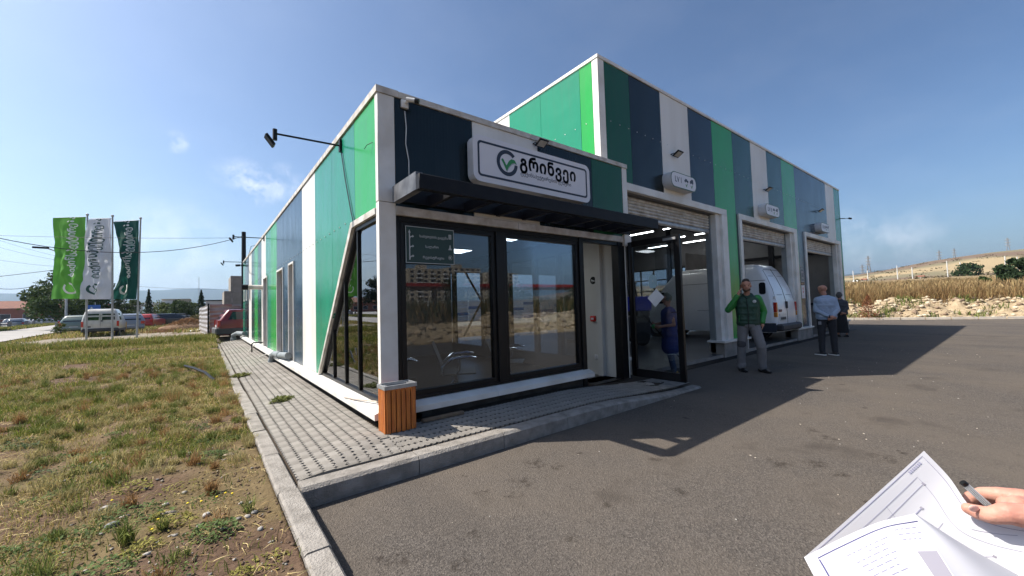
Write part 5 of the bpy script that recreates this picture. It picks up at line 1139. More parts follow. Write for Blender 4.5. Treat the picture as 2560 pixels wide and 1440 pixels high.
# rubble bank and dry field right of the lot
n = 7000; e = .15+3.6*nr.rand(n)**.8; s = nr.uniform(-22, 12, n); x = 30.9+KN[0]*e-KN[1]*(-s)*0; yy_ = s; x = 30.9-(yy_-1.7)*KN[1]/KN[0]+e/KN[0]
sz = .02+.15*nr.rand(n)**4; cc = np.array([[.55, .45, .31], [.42, .33, .22], [.60, .52, .39], [.28, .20, .14]])[nr.randint(0, 4, n)]
tag(rocks('rubble', x, yy_, zat(x, yy_)+sz*.1, sz, .65, cc, STN), 'tan clods and stones along the bank beyond the lot', 'rubble', kind='stuff')
def rfield(n, e0, e1, y0, y1):
    yy = nr.uniform(y0, y1, n); e = nr.uniform(e0, e1, n); return 30.9-(yy-1.7)*KN[1]/KN[0]+e/KN[0], yy, e
x, y, e = rfield(34000, 2.9, 9, -16, 12); k = fbm(x*.5, y*.5, 90, 3)+.12*(e > 4.5) > .42; x, y, e = x[k], y[k], e[k]
c = np.array([[.33, .22, .10], [.26, .16, .07], [.38, .28, .13], [.20, .12, .055]])[nr.randint(0, 4, len(x))]*nr.uniform(.8, 1.2, (len(x), 1))
blades('dry_grass', x, y, zat(x, y)-.02, nr.uniform(.25, 1.0, len(x))*(.35+1.1*fbm(x*.7, y*.7, 97, 3)), nr.uniform(.015, .04, len(x)), nr.uniform(.05, .6, len(x)), c, 'tall golden brown dry grass on top of the bank', 'dry grass')
x, y, e = rfield(30000, 9, 34, -24, 22); k = fbm(x*.3, y*.3, 91, 3) > .36; x, y = x[k], y[k]
c = np.array([[.34, .24, .12], [.29, .20, .10], [.40, .30, .15]])[nr.randint(0, 3, len(x))]*nr.uniform(.8, 1.2, (len(x), 1))
blades('dry_grass', x, y, zat(x, y)-.02, nr.uniform(.3, .8, len(x))*(.3+1.1*fbm(x*.4, y*.4, 98, 3)), nr.uniform(.04, .10, len(x)), nr.uniform(.05, .7, len(x)), c, 'paler dry grass across the field behind the bank', 'dry grass')
x, y, e = rfield(9000, .5, 3.4, -16, 9); k = fbm(x*.8+3, y*.8, 92, 3) > .56; x, y = x[k], y[k]
blades('weeds', x, y, zat(x, y), nr.uniform(.1, .4, len(x)), nr.uniform(.03, .06, len(x)), nr.uniform(.1, .8, len(x)), np.array([.17, .20, .06])*nr.uniform(.7, 1.4, (len(x), 1)), 'yellow green weeds growing over the rubble bank', 'weeds')
# growth on the bank behind the camera (it shows in the shop window)
x = nr.uniform(-12, 30, 26000); y = nr.uniform(-19, -12.6, 26000); k = fbm(x*.4, y*.4, 95, 3) > .40; x, y = x[k], y[k]
c = np.where((nr.rand(len(x)) < .6)[:, None], np.array([.10, .11, .04]), np.array([.30, .20, .09]))*nr.uniform(.6, 1.2, (len(x), 1))
blades('weeds', x, y, zat(x, y), nr.uniform(.3, 1.1, len(x)), nr.uniform(.03, .07, len(x)), nr.uniform(.05, .6, len(x)), c, 'tall dark weeds on the bank across the lot from the shop window', 'weeds')

n = 1500; x = nr.uniform(-8, 34, n); y = nr.uniform(-13.6, -11.1, n); sz = .05+.22*nr.rand(n)**3
tag(rocks('rubble', x, y, zat(x, y)+sz*.1, sz, .65, np.array([.34, .26, .17])*nr.uniform(.6, 1.4, (n, 1)), STN), 'brown clods along the bank facing the shop window', 'rubble', kind='stuff')
for k, (x_, y_, h_, r_) in enumerate(((2, -17, 2.2, 2.0), (7, -18, 1.9, 1.8), (11, -16.5, 2.6, 1.7), (16, -18, 2.0, 2.2), (22, -17, 1.8, 1.7), (-3, -17.5, 2.0, 2.0))):
    tree('bank_bush', ('dark bush on the bank opposite the left window', 'second dark bush on the bank opposite the windows', 'tallest dark bush on the bank opposite the door', 'broad dark bush on the bank opposite the first bay', 'dark bush on the bank opposite the second bay', 'dark bush on the bank opposite the building corner')[k], x_, y_, float(zat(x_, y_))-.1, h_, r_, (.05, .065, .03), 1800, .16, 0, 50+k, cat='bush')

# ================================================================ things beyond the verge
ZL = .38
WB = mat('wall_beige', (.44, .40, .32), (.36, .33, .27), scale=.5, rough=.9); WBR = mat('wall_brick', (.26, .09, .05), (.20, .07, .045), scale=1.5, rough=.9); RFT = mat('roof_tile', (.24, .10, .065), (.17, .08, .055), scale=2, rough=.9); WCB = mat('wall_block', (.30, .27, .235), (.23, .21, .18), scale=1.2, rough=.95, bump=.4, bscale=8); WDK = mat('window_dark', (.02, .022, .026), rough=.25); WPL = mat('wall_pale', (.60, .60, .58), (.52, .52, .5), scale=.5, rough=.8)
def house(name, label, x0, x1, y0, y1, z0, z1, wm, rows=1, cols=4, ww=.9, wh=1.0, roof=None, cat='building'):
    t = thing(name, label, cat, ((x0+x1)/2, y0, z0)); b = MB(); b.box(x0, x1, y0, y1, z0, z1); wl = b.build('wall', wm, t)
    b = MB(); b.box(x0-.12, x1+.12, y0-.12, y1+.12, z1+.003, z1+.2); b.build('parapet', roof or wm, t)
    for r_ in range(rows):
        for c_ in range(cols):
            cx = x0+(c_+.5)*(x1-x0)/cols; cz = z0+(r_+.55)*(z1-z0)/rows; f = MB(); f.box(cx-ww/2-.06, cx+ww/2+.06, y0-.05, y0-.003, cz-wh/2-.06, cz+wh/2+.06); f = f.build('window', WPL, t)
            b = MB(); b.box(cx-ww/2, cx+ww/2, y0-.07, y0-.052, cz-wh/2, cz+wh/2); b.build('pane', WDK, f)
    return t
def px_box(pxl, pxr, dist):     # x range at that horizontal distance
    a = cdir(pxl, 780); c = cdir(pxr, 780); k1 = dist/math.hypot(a.x, a.y); k2 = dist/math.hypot(c.x, c.y); return CAMPOS+a*k1, CAMPOS+c*k2
def zpx(px, py, dist): d = cdir(px, py); return CAMPOS.z+d.z*dist/math.hypot(d.x, d.y)
a, c = px_box(405, 474, 95); t = house('low_building', 'low beige flat roofed building behind the bushes', a.x, c.x, 90, 100, ZL, zpx(440, 750, 95), WB, 1, 3, 1.1, .8)
b = MB(); b.box(a.x-.02, a.x+1.6, 89.94, 89.98, ZL+1.2, zpx(440, 750, 95)-.1); b.build('pale_bay', WPL, t)
# concrete block tower under construction
t = thing('block_building', 'unfinished grey concrete block building behind the metal fence', 'building', (1.6, 55, ZL))
a, c = px_box(577, 612, 60); zt1 = zpx(580, 690, 60); yb = 55.2
b = MB(); b.box(a.x, c.x+3, yb, yb+6, ZL, zt1); b.build('wall', WCB, t)
a2, _ = px_box(560, 577, 60); zt2 = zpx(568, 728, 60); b = MB(); b.box(a2.x, a.x-.01, yb+.1, yb+6, ZL, zt2); b.build('wall', WCB, t)
for xx_ in (a.x+.08, a.x+1.15, c.x+.2): b = MB(); b.box(xx_-.11, xx_+.11, yb-.06, yb-.003, ZL, zt1); b.build('column', CONC, t)
for zz_ in (zt1-.15, ZL+3.9, ZL+2.2): b = MB(); b.box(a.x, c.x+3, yb-.04, yb-.002, zz_-.1, zz_+.1); b.build('ring_beam', CONC, t)
b = MB(); b.box(a2.x, a.x, yb+.06, yb+.098, zt2-.2, zt2); b.build('ring_beam', CONC, t)
for xx_ in (a2.x+.3, a2.x+.75, a.x+.5, a.x+1.0):
    b = MB(); b.box(xx_-.12, xx_+.12, yb-.05, yb-.045+(.09), ZL+1.55, ZL+2.0); b.build('window', WDK, t)
# house row and others on the left
t = house('brick_house', 'long red brown brick house row across the road', -75, -31, 150, 160, ZL, 4.2, WBR, 1, 12, 1.6, 1.2, RFT)
b = MB(); b.prism([(-75.5, 149.6, 4.4), (-30.5, 149.6, 4.4), (-30.5, 155, 6.4), (-75.5, 155, 6.4)], (0, 0, .15)); b.build('roof', RFT, t)
t = house('brick_house', 'darker brick house beside the leafy tree across the road', -30, -20, 150, 160, ZL, 5.2, WBR, 1, 3, 1.4, 1.2, RFT)
house('low_building', 'small white house left of the brick row', -92, -78, 165, 175, ZL, 5, WPL, 1, 3, 1.2, 1.2, RFT)
a, c = px_box(475, 503, 100); house('small_hut', 'low dark roofed hut right of the beige building', a.x, c.x, 96, 99, ZL, zpx(490, 760, 100), WPL, 1, 2, .7, .6, WDK)
a, c = px_box(515, 560, 85); house('small_hut', 'white and dark hut left of the concrete block building', a.x, c.x, 82, 86, ZL, zpx(530, 752, 85), WPL, 1, 3, .7, .6, WDK)
# white open frame building
t = thing('frame_shed', 'long white open framed shed behind the parked cars', 'shed', (-10, 85, ZL)); a, c = px_box(300, 402, 90); zt_ = zpx(350, 757, 90)
b = MB(); b.box(a.x, c.x, 85, 92, zt_-.5, zt_); b.build('roof', WPL, t)
for k in range(7):
    xk = a.x+(c.x-a.x)*k/6; b = MB(); b.box(xk-.18, xk+.18, 85.1, 85.4, ZL, zt_-.503); b.build('post', WPL, t)
b = MB(); b.box(a.x, c.x, 91, 91.3, ZL, ZL+1.3); b.build('wall', mat('wall_blue', (.14, .22, .34), rough=.8), t)
# brushy haze of far roofs: three pale blocks on the skyline foot
for k, (pl, pr, pt) in enumerate(((620, 640, 760),)): pass

# corrugated fence
COR = mat('corrugated_sheet', (.42, .42, .43), (.30, .27, .26), scale=1.4, rough=.42, metal=.3, stretch=(1, 1, 5)); CORR = mat('corrugated_rust', (.34, .16, .13), (.42, .38, .37), scale=1.1, rough=.5, metal=.2, stretch=(1, 1, 6))
fen = thing('metal_fence', 'rusty corrugated metal fence behind the red car', 'fence', (-1.2, 23.2, .3))
def corr(x0, y0, x1, y1, z0, z1, m):
    d = Vector((x1-x0, y1-y0, 0)); nn = Vector((-d.y, d.x, 0)).normalized(); b = MB(); N_ = int((z1-z0)/.06); vs = []
    for i in range(N_+1):
        z = z0+(z1-z0)*i/N_; o = .022*math.sin(i*PI/2.2)
        for s_ in (0, .012): vs += [(x0+nn.x*(o+s_), y0+nn.y*(o+s_), z), (x1+nn.x*(o+s_), y1+nn.y*(o+s_), z)]
    fs = []
    for i in range(N_): a = i*4; fs += [(a, a+1, a+5, a+4), (a+2, a+6, a+7, a+3)]
    b.add(vs, fs); return b.build('sheet', m, fen)
A0 = Vector((-1.30, 23.4, 0)); tz = 2.12
for k in range(6): corr(A0.x+k*1.02, A0.y-.02*k, A0.x+(k+1)*1.02-.01, A0.y-.02*(k+1), .22, tz-.03*(k % 2), COR if k % 2 else CORR)
for k in range(7): corr(A0.x-.01-k*.07, A0.y+.1+k*1.3, A0.x-.08-k*.07, A0.y+.1+(k+1)*1.3-.01, .22, tz-.01*k, COR)
for p in ((A0.x-.06, A0.y-.05), (A0.x+3, A0.y-.1)): b = MB(); b.box(p[0]-.04, p[0]+.04, p[1]-.04, p[1]+.04, .1, tz+.05); b.build('post', BLM, fen)
# brown straw heap and white sheets on the ground
hx, hy = gpt(470, 822, .5); n = 5000; a = nr.uniform(0, 2*PI, n); r_ = 2.1*nr.rand(n)**.6
x = hx+r_*np.cos(a)*1.3; y = hy+r_*np.sin(a)*.8; hz = .95*np.exp(-(r_/1.1)**2)+zat(x, y)
b2 = MB(); bm_ = IV2*np.array([2.0, 1.2, .62]); o = mesh_np('straw_heap', bm_, IF2, mat('heap_earth', (.24, .15, .09), (.16, .10, .06), scale=5, rough=1, bump=.8, bscale=12)); o.location = (hx, hy, gz(hx, hy)+.02); tag(o, 'brown heap of cut straw and earth left of the metal fence', 'heap')
o2 = blades('heap_straw', x-hx, y-hy, hz-gz(hx, hy)-.1, nr.uniform(.08, .3, n), nr.uniform(.02, .035, n), nr.uniform(.5, .98, n), np.array([.26, .15, .08])*nr.uniform(.7, 1.4, (n, 1)), None, None); o2.parent = o
for k in ('label', 'category'):
    if k in o2: del o2[k]
SHT = mat('sheet_pale', (.66, .67, .64), (.50, .52, .50), scale=3, rough=.6)
for k, (px, py, w_, l_, rz, lb) in enumerate(((500, 826, 1.3, 1.1, .2, 'crumpled pale sheet lying left of the metal fence'), (520, 824, 1.0, .9, -.3, 'pale corrugated sheet nearest the fence foot'), (488, 822, .8, .7, .6, 'small torn pale sheet on the gravel'))):
    x, y = gpt(px, py, .42); z = gz(x, y)+.06; b = MB(); N_ = 7; vs = []
    for i in range(N_+1):
        for j in (0, 1): vs.append((x+(i/N_-.5)*w_*math.cos(rz)-(j-.5)*l_*math.sin(rz), y+(i/N_-.5)*w_*math.sin(rz)+(j-.5)*l_*math.cos(rz), z+.05*((i % 2))+.05*rng.random()))
    n0 = len(vs); vs += [(a_, b_, c_-.012) for a_, b_, c_ in vs]
    fs = [(2*i, 2*i+2, 2*i+3, 2*i+1) for i in range(N_)]+[(n0+2*i, n0+2*i+1, n0+2*i+3, n0+2*i+2) for i in range(N_)]
    b.add(vs, fs); tag(b.build('metal_sheet', SHT), lb, 'sheet')
# grey board on the roadside, blue traffic sign
x, y = gpt(160, 832, ZL); t = thing('roadside_board', 'grey blank backed board standing by the road edge', 'board', (x, y, ZL)); b = MB(); b.box(x-.52, x+.52, y-.02, y+.02, ZL+.12, ZL+.85); b.build('panel', mat('board_grey', (.22, .22, .24), (.17, .17, .19), scale=3, rough=.7), t); b = MB(); b.box(x-.12, x+.12, y-.06, y+.06, ZL-.05, ZL+.13); b.build('foot', CONC, t)
t = thing('traffic_sign', 'blue traffic sign with a white arrow above the parked cars', 'sign', (-9.3, 47, ZL)); b = MB(); b.box(-9.33, -9.27, 47, 47.06, ZL, ZL+2.6); b.build('post', GRY, t); b = MB(); b.box(-9.75, -8.95, 46.95, 46.985, ZL+1.55, ZL+2.35); b.build('plate', mat('sign_blue', (.03, .12, .42), rough=.5), t)
b = MB(); b.add([(-9.55, 46.945, ZL+1.7), (-9.47, 46.945, ZL+1.7), (-9.47, 46.945, ZL+2.0), (-9.40, 46.945, ZL+2.0), (-9.51, 46.945, ZL+2.2), (-9.62, 46.945, ZL+2.0), (-9.55, 46.945, ZL+2.0)], [tuple(range(7))]); b.build('arrow', WPL, t)
# guard fence between the roads: posts and rails
t = thing('guard_fence', 'low concrete post and rail fence between the two roads', 'fence', (-22, 70, ZL)); FP = [(0, 822), (24, 822), (46, 818), (66, 818), (84, 815), (99, 812.5), (112, 811), (122, 809.5), (131, 808), (137, 807)]
PP = [gpt(px, py, ZL+.1) for px, py in FP]
for p in PP: b = MB(); b.box(p[0]-.16, p[0]+.16, p[1]-.16, p[1]+.16, ZL-.05, ZL+1.05); b.build('post', mat('post_concrete', (.27, .26, .27), (.2, .2, .21), rough=.9), t)
for i in range(len(PP)-1):
    p, q = PP[i], PP[i+1]
    for zz_ in (.45, .8): b = MB(); b.tube([(p[0], p[1], ZL+zz_), (q[0], q[1], ZL+zz_)], .04, 4); b.build('rail', GRY, t)

# ================================================================ flags
FLM = {}
def clothmat(name, c1, c2):
    m = mat(name, c1, c2, scale=1.2, rough=.75, spec=.2, bump=.15, bscale=5); t = m.node_tree; pb = t.nodes['Principled BSDF']; tl = t.nodes.new('ShaderNodeBsdfTranslucent'); ms = t.nodes.new('ShaderNodeMixShader'); ms.inputs[0].default_value = .35
    t.links.new(pb.inputs['Base Color'].links[0].from_socket, tl.inputs[0]); t.links.new(pb.outputs[0], ms.inputs[1]); t.links.new(tl.outputs[0], ms.inputs[2]); t.links.new(ms.outputs[0], t.nodes['Material Output'].inputs[0]); return m
CLG = clothmat('cloth_green', (.12, .36, .05), (.09, .30, .045)); CLW = clothmat('cloth_white', (.62, .64, .68), (.55, .57, .62)); CLD = clothmat('cloth_dark_green', (.012, .075, .06), (.015, .09, .07)); CPR = mat('print_white', (.70, .72, .70), rough=.7); CPD = mat('print_dark_green', (.012, .07, .06), rough=.7)
POLE = mat('pole_grey', (.36, .37, .35), (.28, .29, .28), rough=.5)
tm_v, tm_f = text_mesh('ტექინსპექტირება', 1.0, bold=.025)
tw = max(v[0] for v in tm_v)
def banner(px_t, px_b, py_t, py_b, dist, width, cm, pm_, label, seed, check, belly, lx=.1, ct=.5, cl=.5):
    d = cdir(px_b, py_b); k = dist/math.hypot(d.x, d.y); P0 = CAMPOS+d*k; zt1 = zpx(px_t, py_t, dist); x, y, z0 = P0.x, P0.y, P0.z-.35; HH = zt1-z0
    t = thing('flag_banner', label, 'flag', (x, y, z0), 'three advertising flags on poles'); b = MB(); b.tube([(x, y, z0), (x+lx*.5, y, z0+HH*.5), (x+lx, y, zt1)], [.05, .045, .038], 10); b.build('pole', POLE, t, smooth=True); b = MB(); b.ball((x+lx, y, zt1+.03), .07, 8, 5); b.build('finial', POLE, t)
    vdir = Vector((RT.x, RT.y, 0)).normalized(); ndir = Vector((FW.x, FW.y, 0)).normalized()*-1
    top = zt1-.10; Hc = (top-z0)*.655; b = MB(); b.tube([(x+lx, y, top), Vector((x+lx, y, top))-vdir*width], .018, 6); b.build('top_arm', POLE, t)
    def F(u, v):     # u 0 at the pole .. 1, v 0 top .. 1 bottom
        w_ = math.sin(v*PI)
        edge = belly[0]*w_*u+belly[1]*v*u
        amp = .38*(.15+min(1, v*2.5))*(.35+.65*math.sin(PI*min(u, 1)))
        n_ = (math.sin(u*5+v*6+seed)*.5+math.sin(v*9+seed*2+u*3)*.3+math.sin(u*11-v*4+seed)*.25+(float(vnoise(np.array(u*7.0), np.array(v*13.0), seed))-.5)*.5+(float(vnoise(np.array(u*15.0+v*9), np.array(v*9.0), seed+3))-.5)*.28)*amp
        xo = x+lx-lx*.66*v
        return Vector((xo, y, top-v*Hc))-vdir*(width*u+edge+.03)+ndir*(n_*.8+.05)+Vector((0, 0, -.05*u*math.sin(v*3+seed)))
    F0 = F; NU, NV = 30, 72; GG = [[F0(i/NU, j/NV) for i in range(NU+1)] for j in range(NV+1)]
    def F(u, v):
        a_, c_ = min(max(u*NU, 0), NU-1e-6), min(max(v*NV, 0), NV-1e-6); i, j = int(a_), int(c_); f, g = a_-i, c_-j
        return (GG[j][i]*(1-f)+GG[j][i+1]*f)*(1-g)+(GG[j+1][i]*(1-f)+GG[j+1][i+1]*f)*g
    NU, NV = 30, 72; vs = [F(i/NU, j/NV) for j in range(NV+1) for i in range(NU+1)]; fs = [(j*(NU+1)+i, j*(NU+1)+i+1, (j+1)*(NU+1)+i+1, (j+1)*(NU+1)+i) for j in range(NV) for i in range(NU)]
    b = MB(); b.add(vs, fs); b.build('cloth', cm, t, smooth=True)
    def dense(vs_, fs_, L_):
        bm = bmesh.new(); vv = [bm.verts.new((v[0], v[1], 0)) for v in vs_]
        for f in fs_:
            try: bm.faces.new([vv[i] for i in f])
            except ValueError: pass
        bmesh.ops.triangulate(bm, faces=bm.faces)
        for _ in range(3):
            es = [e for e in bm.edges if e.calc_length() > L_]
            if not es: break
            bmesh.ops.subdivide_edges(bm, edges=es, cuts=1, use_grid_fill=False); bmesh.ops.triangulate(bm, faces=bm.faces)
        bm.verts.index_update(); r = [(v.co.x, v.co.y) for v in bm.verts], [tuple(v.index for v in f.verts) for f in bm.faces]; bm.free(); return r
    def onto(pts2, faces, name, m):
        pts2, faces = dense(pts2, faces, .07)   # pts2 in metres: a right, c up, measured on the cloth from its lower pole corner
        V_ = []
        for a_, c_ in pts2:
            u, v = 1-a_/width, 1-c_/Hc; p = F(u, v); du = F(u+.01, v)-p; dv_ = F(u, v+.01)-p; nn = du.cross(dv_).normalized(); s_ = 1 if nn.dot(ndir) > 0 else -1
            V_.append(p+ndir*.010)
        b = MB(); b.add(V_, faces); b.build(name, m, t)
    L_ = Hc*.76; s_ = L_/tw; cx = width*ct-.5*1.5*s_*-1
    onto([(cx-v[1]*s_*1.35, Hc*.255+v[0]*s_) for v in tm_v], tm_f, 'lettering', pm_)
    r_ = .31; vs, fs = arc_band(0, 0, r_*.68, r_, R(42+90), R(358+90), 32)
    onto([(width*cl+v[0], Hc*.125+v[1]*1.0) for v in vs], fs, 'logo_ring', pm_)
    L2 = [(-.62, .20), (-.50, .30), (-.40, .26), (-.10, -.22), (.18, .22), (.45, .42), (.78, .38), (1.0, .08), (.72, .14), (.45, .02), (.12, -.32), (-.06, -.66), (-.10, -.66), (-.40, -.12)]
    if check: onto([(width*cl-c_*r_*.8, Hc*.125+a_*r_*.8) for a_, c_ in L2], [(0, 1, 2, 3, 12, 13), (3, 4, 9, 10, 12), (10, 11, 12), (4, 5, 8, 9), (5, 6, 7, 8)], 'logo_check', check)
banner(219, 216, 538, 838, 31.8, 1.80, CLG, CPR, 'leftmost flag, bright green with white lettering', 3, None, (-.08, .08), -.045, .52, .46)
banner(281, 281, 541, 840, 30.6, 1.26, CLW, CPD, 'middle flag, white with dark green lettering', 8, CPD, (.05, .42), -.065, .34, .42)
banner(353, 342, 547, 838, 31, 1.50, CLD, CPR, 'rightmost flag, dark green with white lettering', 14, mat('print_leaf', (.02, .14, .05), rough=.7), (-.50, .0), .10, .42, .42)

# ================================================================ poles, cables, pylons
def pole_thing(name, label, cat, x, y, z0, z1, r, m, group=None):
    t = thing(name, label, cat, (x, y, z0), group); b = MB(); b.tube([(x, y, z0), (x, y, z1)], [r, r*.8], 8); b.build('pole', m, t); return t
up_ = pole_thing('utility_pole', 'dark square utility pole behind the far end of the side wall', 'pole', .22, 22.5, .3, 6.2, .13, BLM)
CBL = mat('cable_black', (.015, .015, .016), rough=.6)
def sag(name, label, a, c, s, r=.012, n=24):
    a, c = Vector(a), Vector(c); pts = [a.lerp(c, i/n)-Vector((0, 0, s*4*(i/n)*(1-i/n))) for i in range(n+1)]; o = MB().tube(pts, r, 5).build(name, CBL); tag(o, label, 'cable')
def P_(px, py, dist): d = cdir(px, py); return CAMPOS+d*(dist/math.hypot(d.x, d.y))
sag('overhead_cable', 'thick overhead cable sagging across the flags to the utility pole', P_(-260, 525, 27), (.2, 22.4, 5.95), 1.25, .016)
sag('overhead_cable', 'thin straight overhead cable above the thick one', P_(-260, 580, 33), (.2, 22.4, 5.85), .12, .009)
sag('overhead_cable', 'upper of two short cables running left from the flags', P_(-200, 712, 50), P_(190, 668, 50), .05, .02)
sag('overhead_cable', 'lower sagging cable running left from the flags', P_(-200, 640, 50), P_(190, 668, 50), 2.1, .02)
for k, (py0, py1, lb) in enumerate(((560, 650, 'topmost faint wire at the left edge'), (583, 658, 'middle faint wire at the left edge'), (628, 668, 'lowest faint wire at the left edge'))):
    sag('overhead_cable', lb, P_(-120, py0, 80), P_(190, py1, 90), .4, .014)
sag('overhead_cable', 'faint wire just above the blue mountain', P_(330, 715, 150), P_(575, 723, 150), .3, .03)
t = thing('street_lamp', 'grey street lamp with long arm behind the left flag', 'street lamp', (-13.6, 44, .4)); p = P_(165, 800, 50); q = P_(150, 632, 50); r_ = P_(116, 620, 50)
b = MB(); b.tube([(p.x, p.y, .3), (p.x, p.y, q.z-.3), (q.x, q.y, q.z), (r_.x, r_.y, r_.z)], [.09, .07, .05, .04], 8); b.build('pole', GRY, t); b = MB(); d = Vector((r_.x-q.x, r_.y-q.y, 0)).normalized(); b.obox(Vector(r_)-d*-.3, d, Vector((-d.y, d.x, 0)), (0, 0, 1), .45, .12, .07); b.build('lamp_head', BLM, t, bevel=.02)
for k, (px, pt, pb_, ds, lb) in enumerate(((262, 738, 800, 80, 'slim grey pole behind the roof of the parked van'), (297, 720, 800, 70, 'pale pole between the middle and right flags'), (310, 742, 800, 75, 'thinner pale pole right beside the other one'), (325, 735, 800, 95, 'far slim pole above the round bush'))):
    a = P_(px, pb_, ds); z1 = zpx(px, pt, ds); pole_thing('slim_pole', lb, 'pole', a.x, a.y, .3, z1, .09+.04*(k == 1), POLE)
a = P_(497, 780, 400); z1 = zpx(497, 693, 400); pole_thing('radio_mast', 'very thin distant mast above the blue mountain', 'mast', a.x, a.y, 0, z1, .18, POLE)
for k, (px, pt, pb_, lb) in enumerate(((2134, 677, 700, 'first white pole from the left on the hillside'), (2170, 676, 698, 'second white pole from the left on the hillside'), (2244, 664, 691, 'third white pole from the left on the hillside'), (2281, 668, 688, 'fourth white pole from the left on the hillside'), (2369, 652, 682, 'fifth white pole from the left on the hillside'), (2402, 655, 680, 'sixth white pole from the left on the hillside'), (2514, 640, 665, 'seventh white pole from the left on the hillside'), (2545, 642, 670, 'rightmost white pole on the hillside'))):
    a = P_(px, pb_, 155); z1 = zpx(px, pt, 155); z0 = gz(a.x, a.y); pole_thing('white_pole', lb, 'pole', a.x, a.y, min(z0, z1-3)-.2, z1, .12, WPL, 'white poles across the hillside')
def pylon(px, pt, pb_, dist, label):
    a = P_(px, pb_, dist); z1 = zpx(px, pt, dist); z0 = gz(a.x, a.y)-2; hh = z1-z0; t = thing('pylon', label, 'pylon', (a.x, a.y, z0), 'power pylons behind the hill'); w = hh*.09; b = MB(); r = hh*.0105
    lv = [0, .22, .42, .6, .75, .88, 1.0]; wd = [w*(1-.86*min(1, l/.8)) for l in lv]
    for s1, s2 in ((1, 1), (1, -1), (-1, -1), (-1, 1)): b.tube([(a.x+s1*wd[i], a.y+s2*wd[i], z0+hh*lv[i]) for i in range(7)], r, 4)
    for i in range(6):
        for s_ in (1, -1):
            b.tube([(a.x-wd[i], a.y+s_*wd[i], z0+hh*lv[i]), (a.x+wd[i+1], a.y+s_*wd[i+1], z0+hh*lv[i+1])], r*.7, 3); b.tube([(a.x+wd[i], a.y+s_*wd[i], z0+hh*lv[i]), (a.x-wd[i+1], a.y+s_*wd[i+1], z0+hh*lv[i+1])], r*.7, 3)
            b.tube([(a.x+s_*wd[i], a.y-wd[i], z0+hh*lv[i]), (a.x+s_*wd[i+1], a.y+wd[i+1], z0+hh*lv[i+1])], r*.7, 3)
    b.build('lattice_mast', GRY, t)
    for l_ in (.72, .82, .92): b = MB(); b.tube([(a.x-hh*.02, a.y-hh*.07, z0+hh*l_), (a.x+hh*.02, a.y+hh*.07, z0+hh*l_)], r*1.1, 4); b.build('cross_arm', GRY, t)
pylon(2172, 640, 671, 420, 'leftmost large lattice pylon behind the hill'); pylon(2350, 626, 662, 420, 'left one of the paired lattice pylons on the ridge'); pylon(2388, 621, 661, 400, 'right one of the paired lattice pylons on the ridge'); pylon(2522, 594, 638, 420, 'rightmost and tallest lattice pylon on the ridge')
pylon(2156, 662, 673, 700, 'tiny far lattice pylon left of the first large one')
n = 420; e_ = nr.uniform(30, 240, n); yv = nr.uniform(-40, 110, n); xv = 30.9-(yv-1.7)*KN[1]/KN[0]+e_/KN[0]; zv = zat(xv, yv); PV = []
for k in range(n): m_ = 26; s_ = nr.uniform(.25, .9); PV.append(np.array([xv[k], yv[k], zv[k]])+nr.normal(0, 1, (m_, 3))*np.array([s_, s_*1.6, s_*.35]))
V, C = cards(np.concatenate(PV), .55, (.13, .11, .06)); tag(mesh_np('scrub', V, np.arange(len(V)).reshape(-1, 4), LEAF, vcol=C), 'low dry scrub dotted over the hillside', 'scrub', kind='stuff')
# small vehicles and huts on the hillside
for k, (px, py, w_, h_, m_, lb) in enumerate(((2160, 693, .9, .35, RFT, 'tiny red roofed hut at the foot of the hill'), (2300, 680, 1.2, .3, RFT, 'tiny red sheds in the middle of the hillside'), (2300, 689, .9, .08, WPL, 'white slab on the hillside below the red sheds'), (2139, 701, .7, .08, WPL, 'white slab beside the first hillside pole'))):
    a = P_(px, py, 120); z0 = gz(a.x, a.y); t = thing('hut', lb, 'hut', (a.x, a.y, z0)); b = MB(); b.box(a.x-.6, a.x+.6, a.y-w_/2, a.y+w_/2, z0-.3, z0+h_); b.build('wall', WPL if m_ is WPL else WB, t); b = MB(); b.prism([(a.x-.7, a.y-w_/2-.1, z0+h_+.002), (a.x+.7, a.y-w_/2-.1, z0+h_+.002), (a.x, a.y-w_/2-.1, z0+h_+.35)], (0, w_+.2, 0)); b.build('roof', m_, t)

# ================================================================ places across the lot that the shop window mirrors
APW = mat('apartment_wall', (.42, .37, .29), (.34, .29, .23), scale=.2, rough=.9)
ap_i = 0
for k, (x0, wdt, yb_, hh) in enumerate(((-90, 30, -230, 26), (-55, 26, -240, 31), (-24, 30, -235, 27), (8, 26, -245, 33), (38, 30, -238, 29), (72, 28, -245, 26), (104, 30, -240, 28), (136, 28, -245, 30), (166, 30, -240, 27))):
    t = thing('apartment_block', 'cream apartment block with stacked balconies, number %s from the far side across the lot' % ('one', 'two', 'three', 'four', 'five', 'six', 'seven', 'eight', 'nine')[k], 'building', (x0+wdt/2, yb_, 0), 'apartment blocks across the lot')
    b = MB(); b.box(x0, x0+wdt, yb_-14, yb_, 0, hh); b.box(x0+wdt*.3, x0+wdt*.5, yb_-10, yb_-4, hh, hh+3); b.build('wall', APW, t)
    wm = MB(); bl = MB(); nf = int(hh/3)
    for f_ in range(nf):
        for c_ in range(6):
            cx = x0+(c_+.5)*wdt/6; wm.box(cx-1.1, cx+1.1, yb_+.003, yb_+.06, f_*3+.9, f_*3+2.5)
            if c_ % 2: bl.box(cx-2.1, cx+2.1, yb_+.07, yb_+1.2, f_*3+.15, f_*3+.95)
    o = wm.build('windows', WDK, t); o['kind'] = 'stuff'; o = bl.build('balconies', WPL, t); o['kind'] = 'stuff'
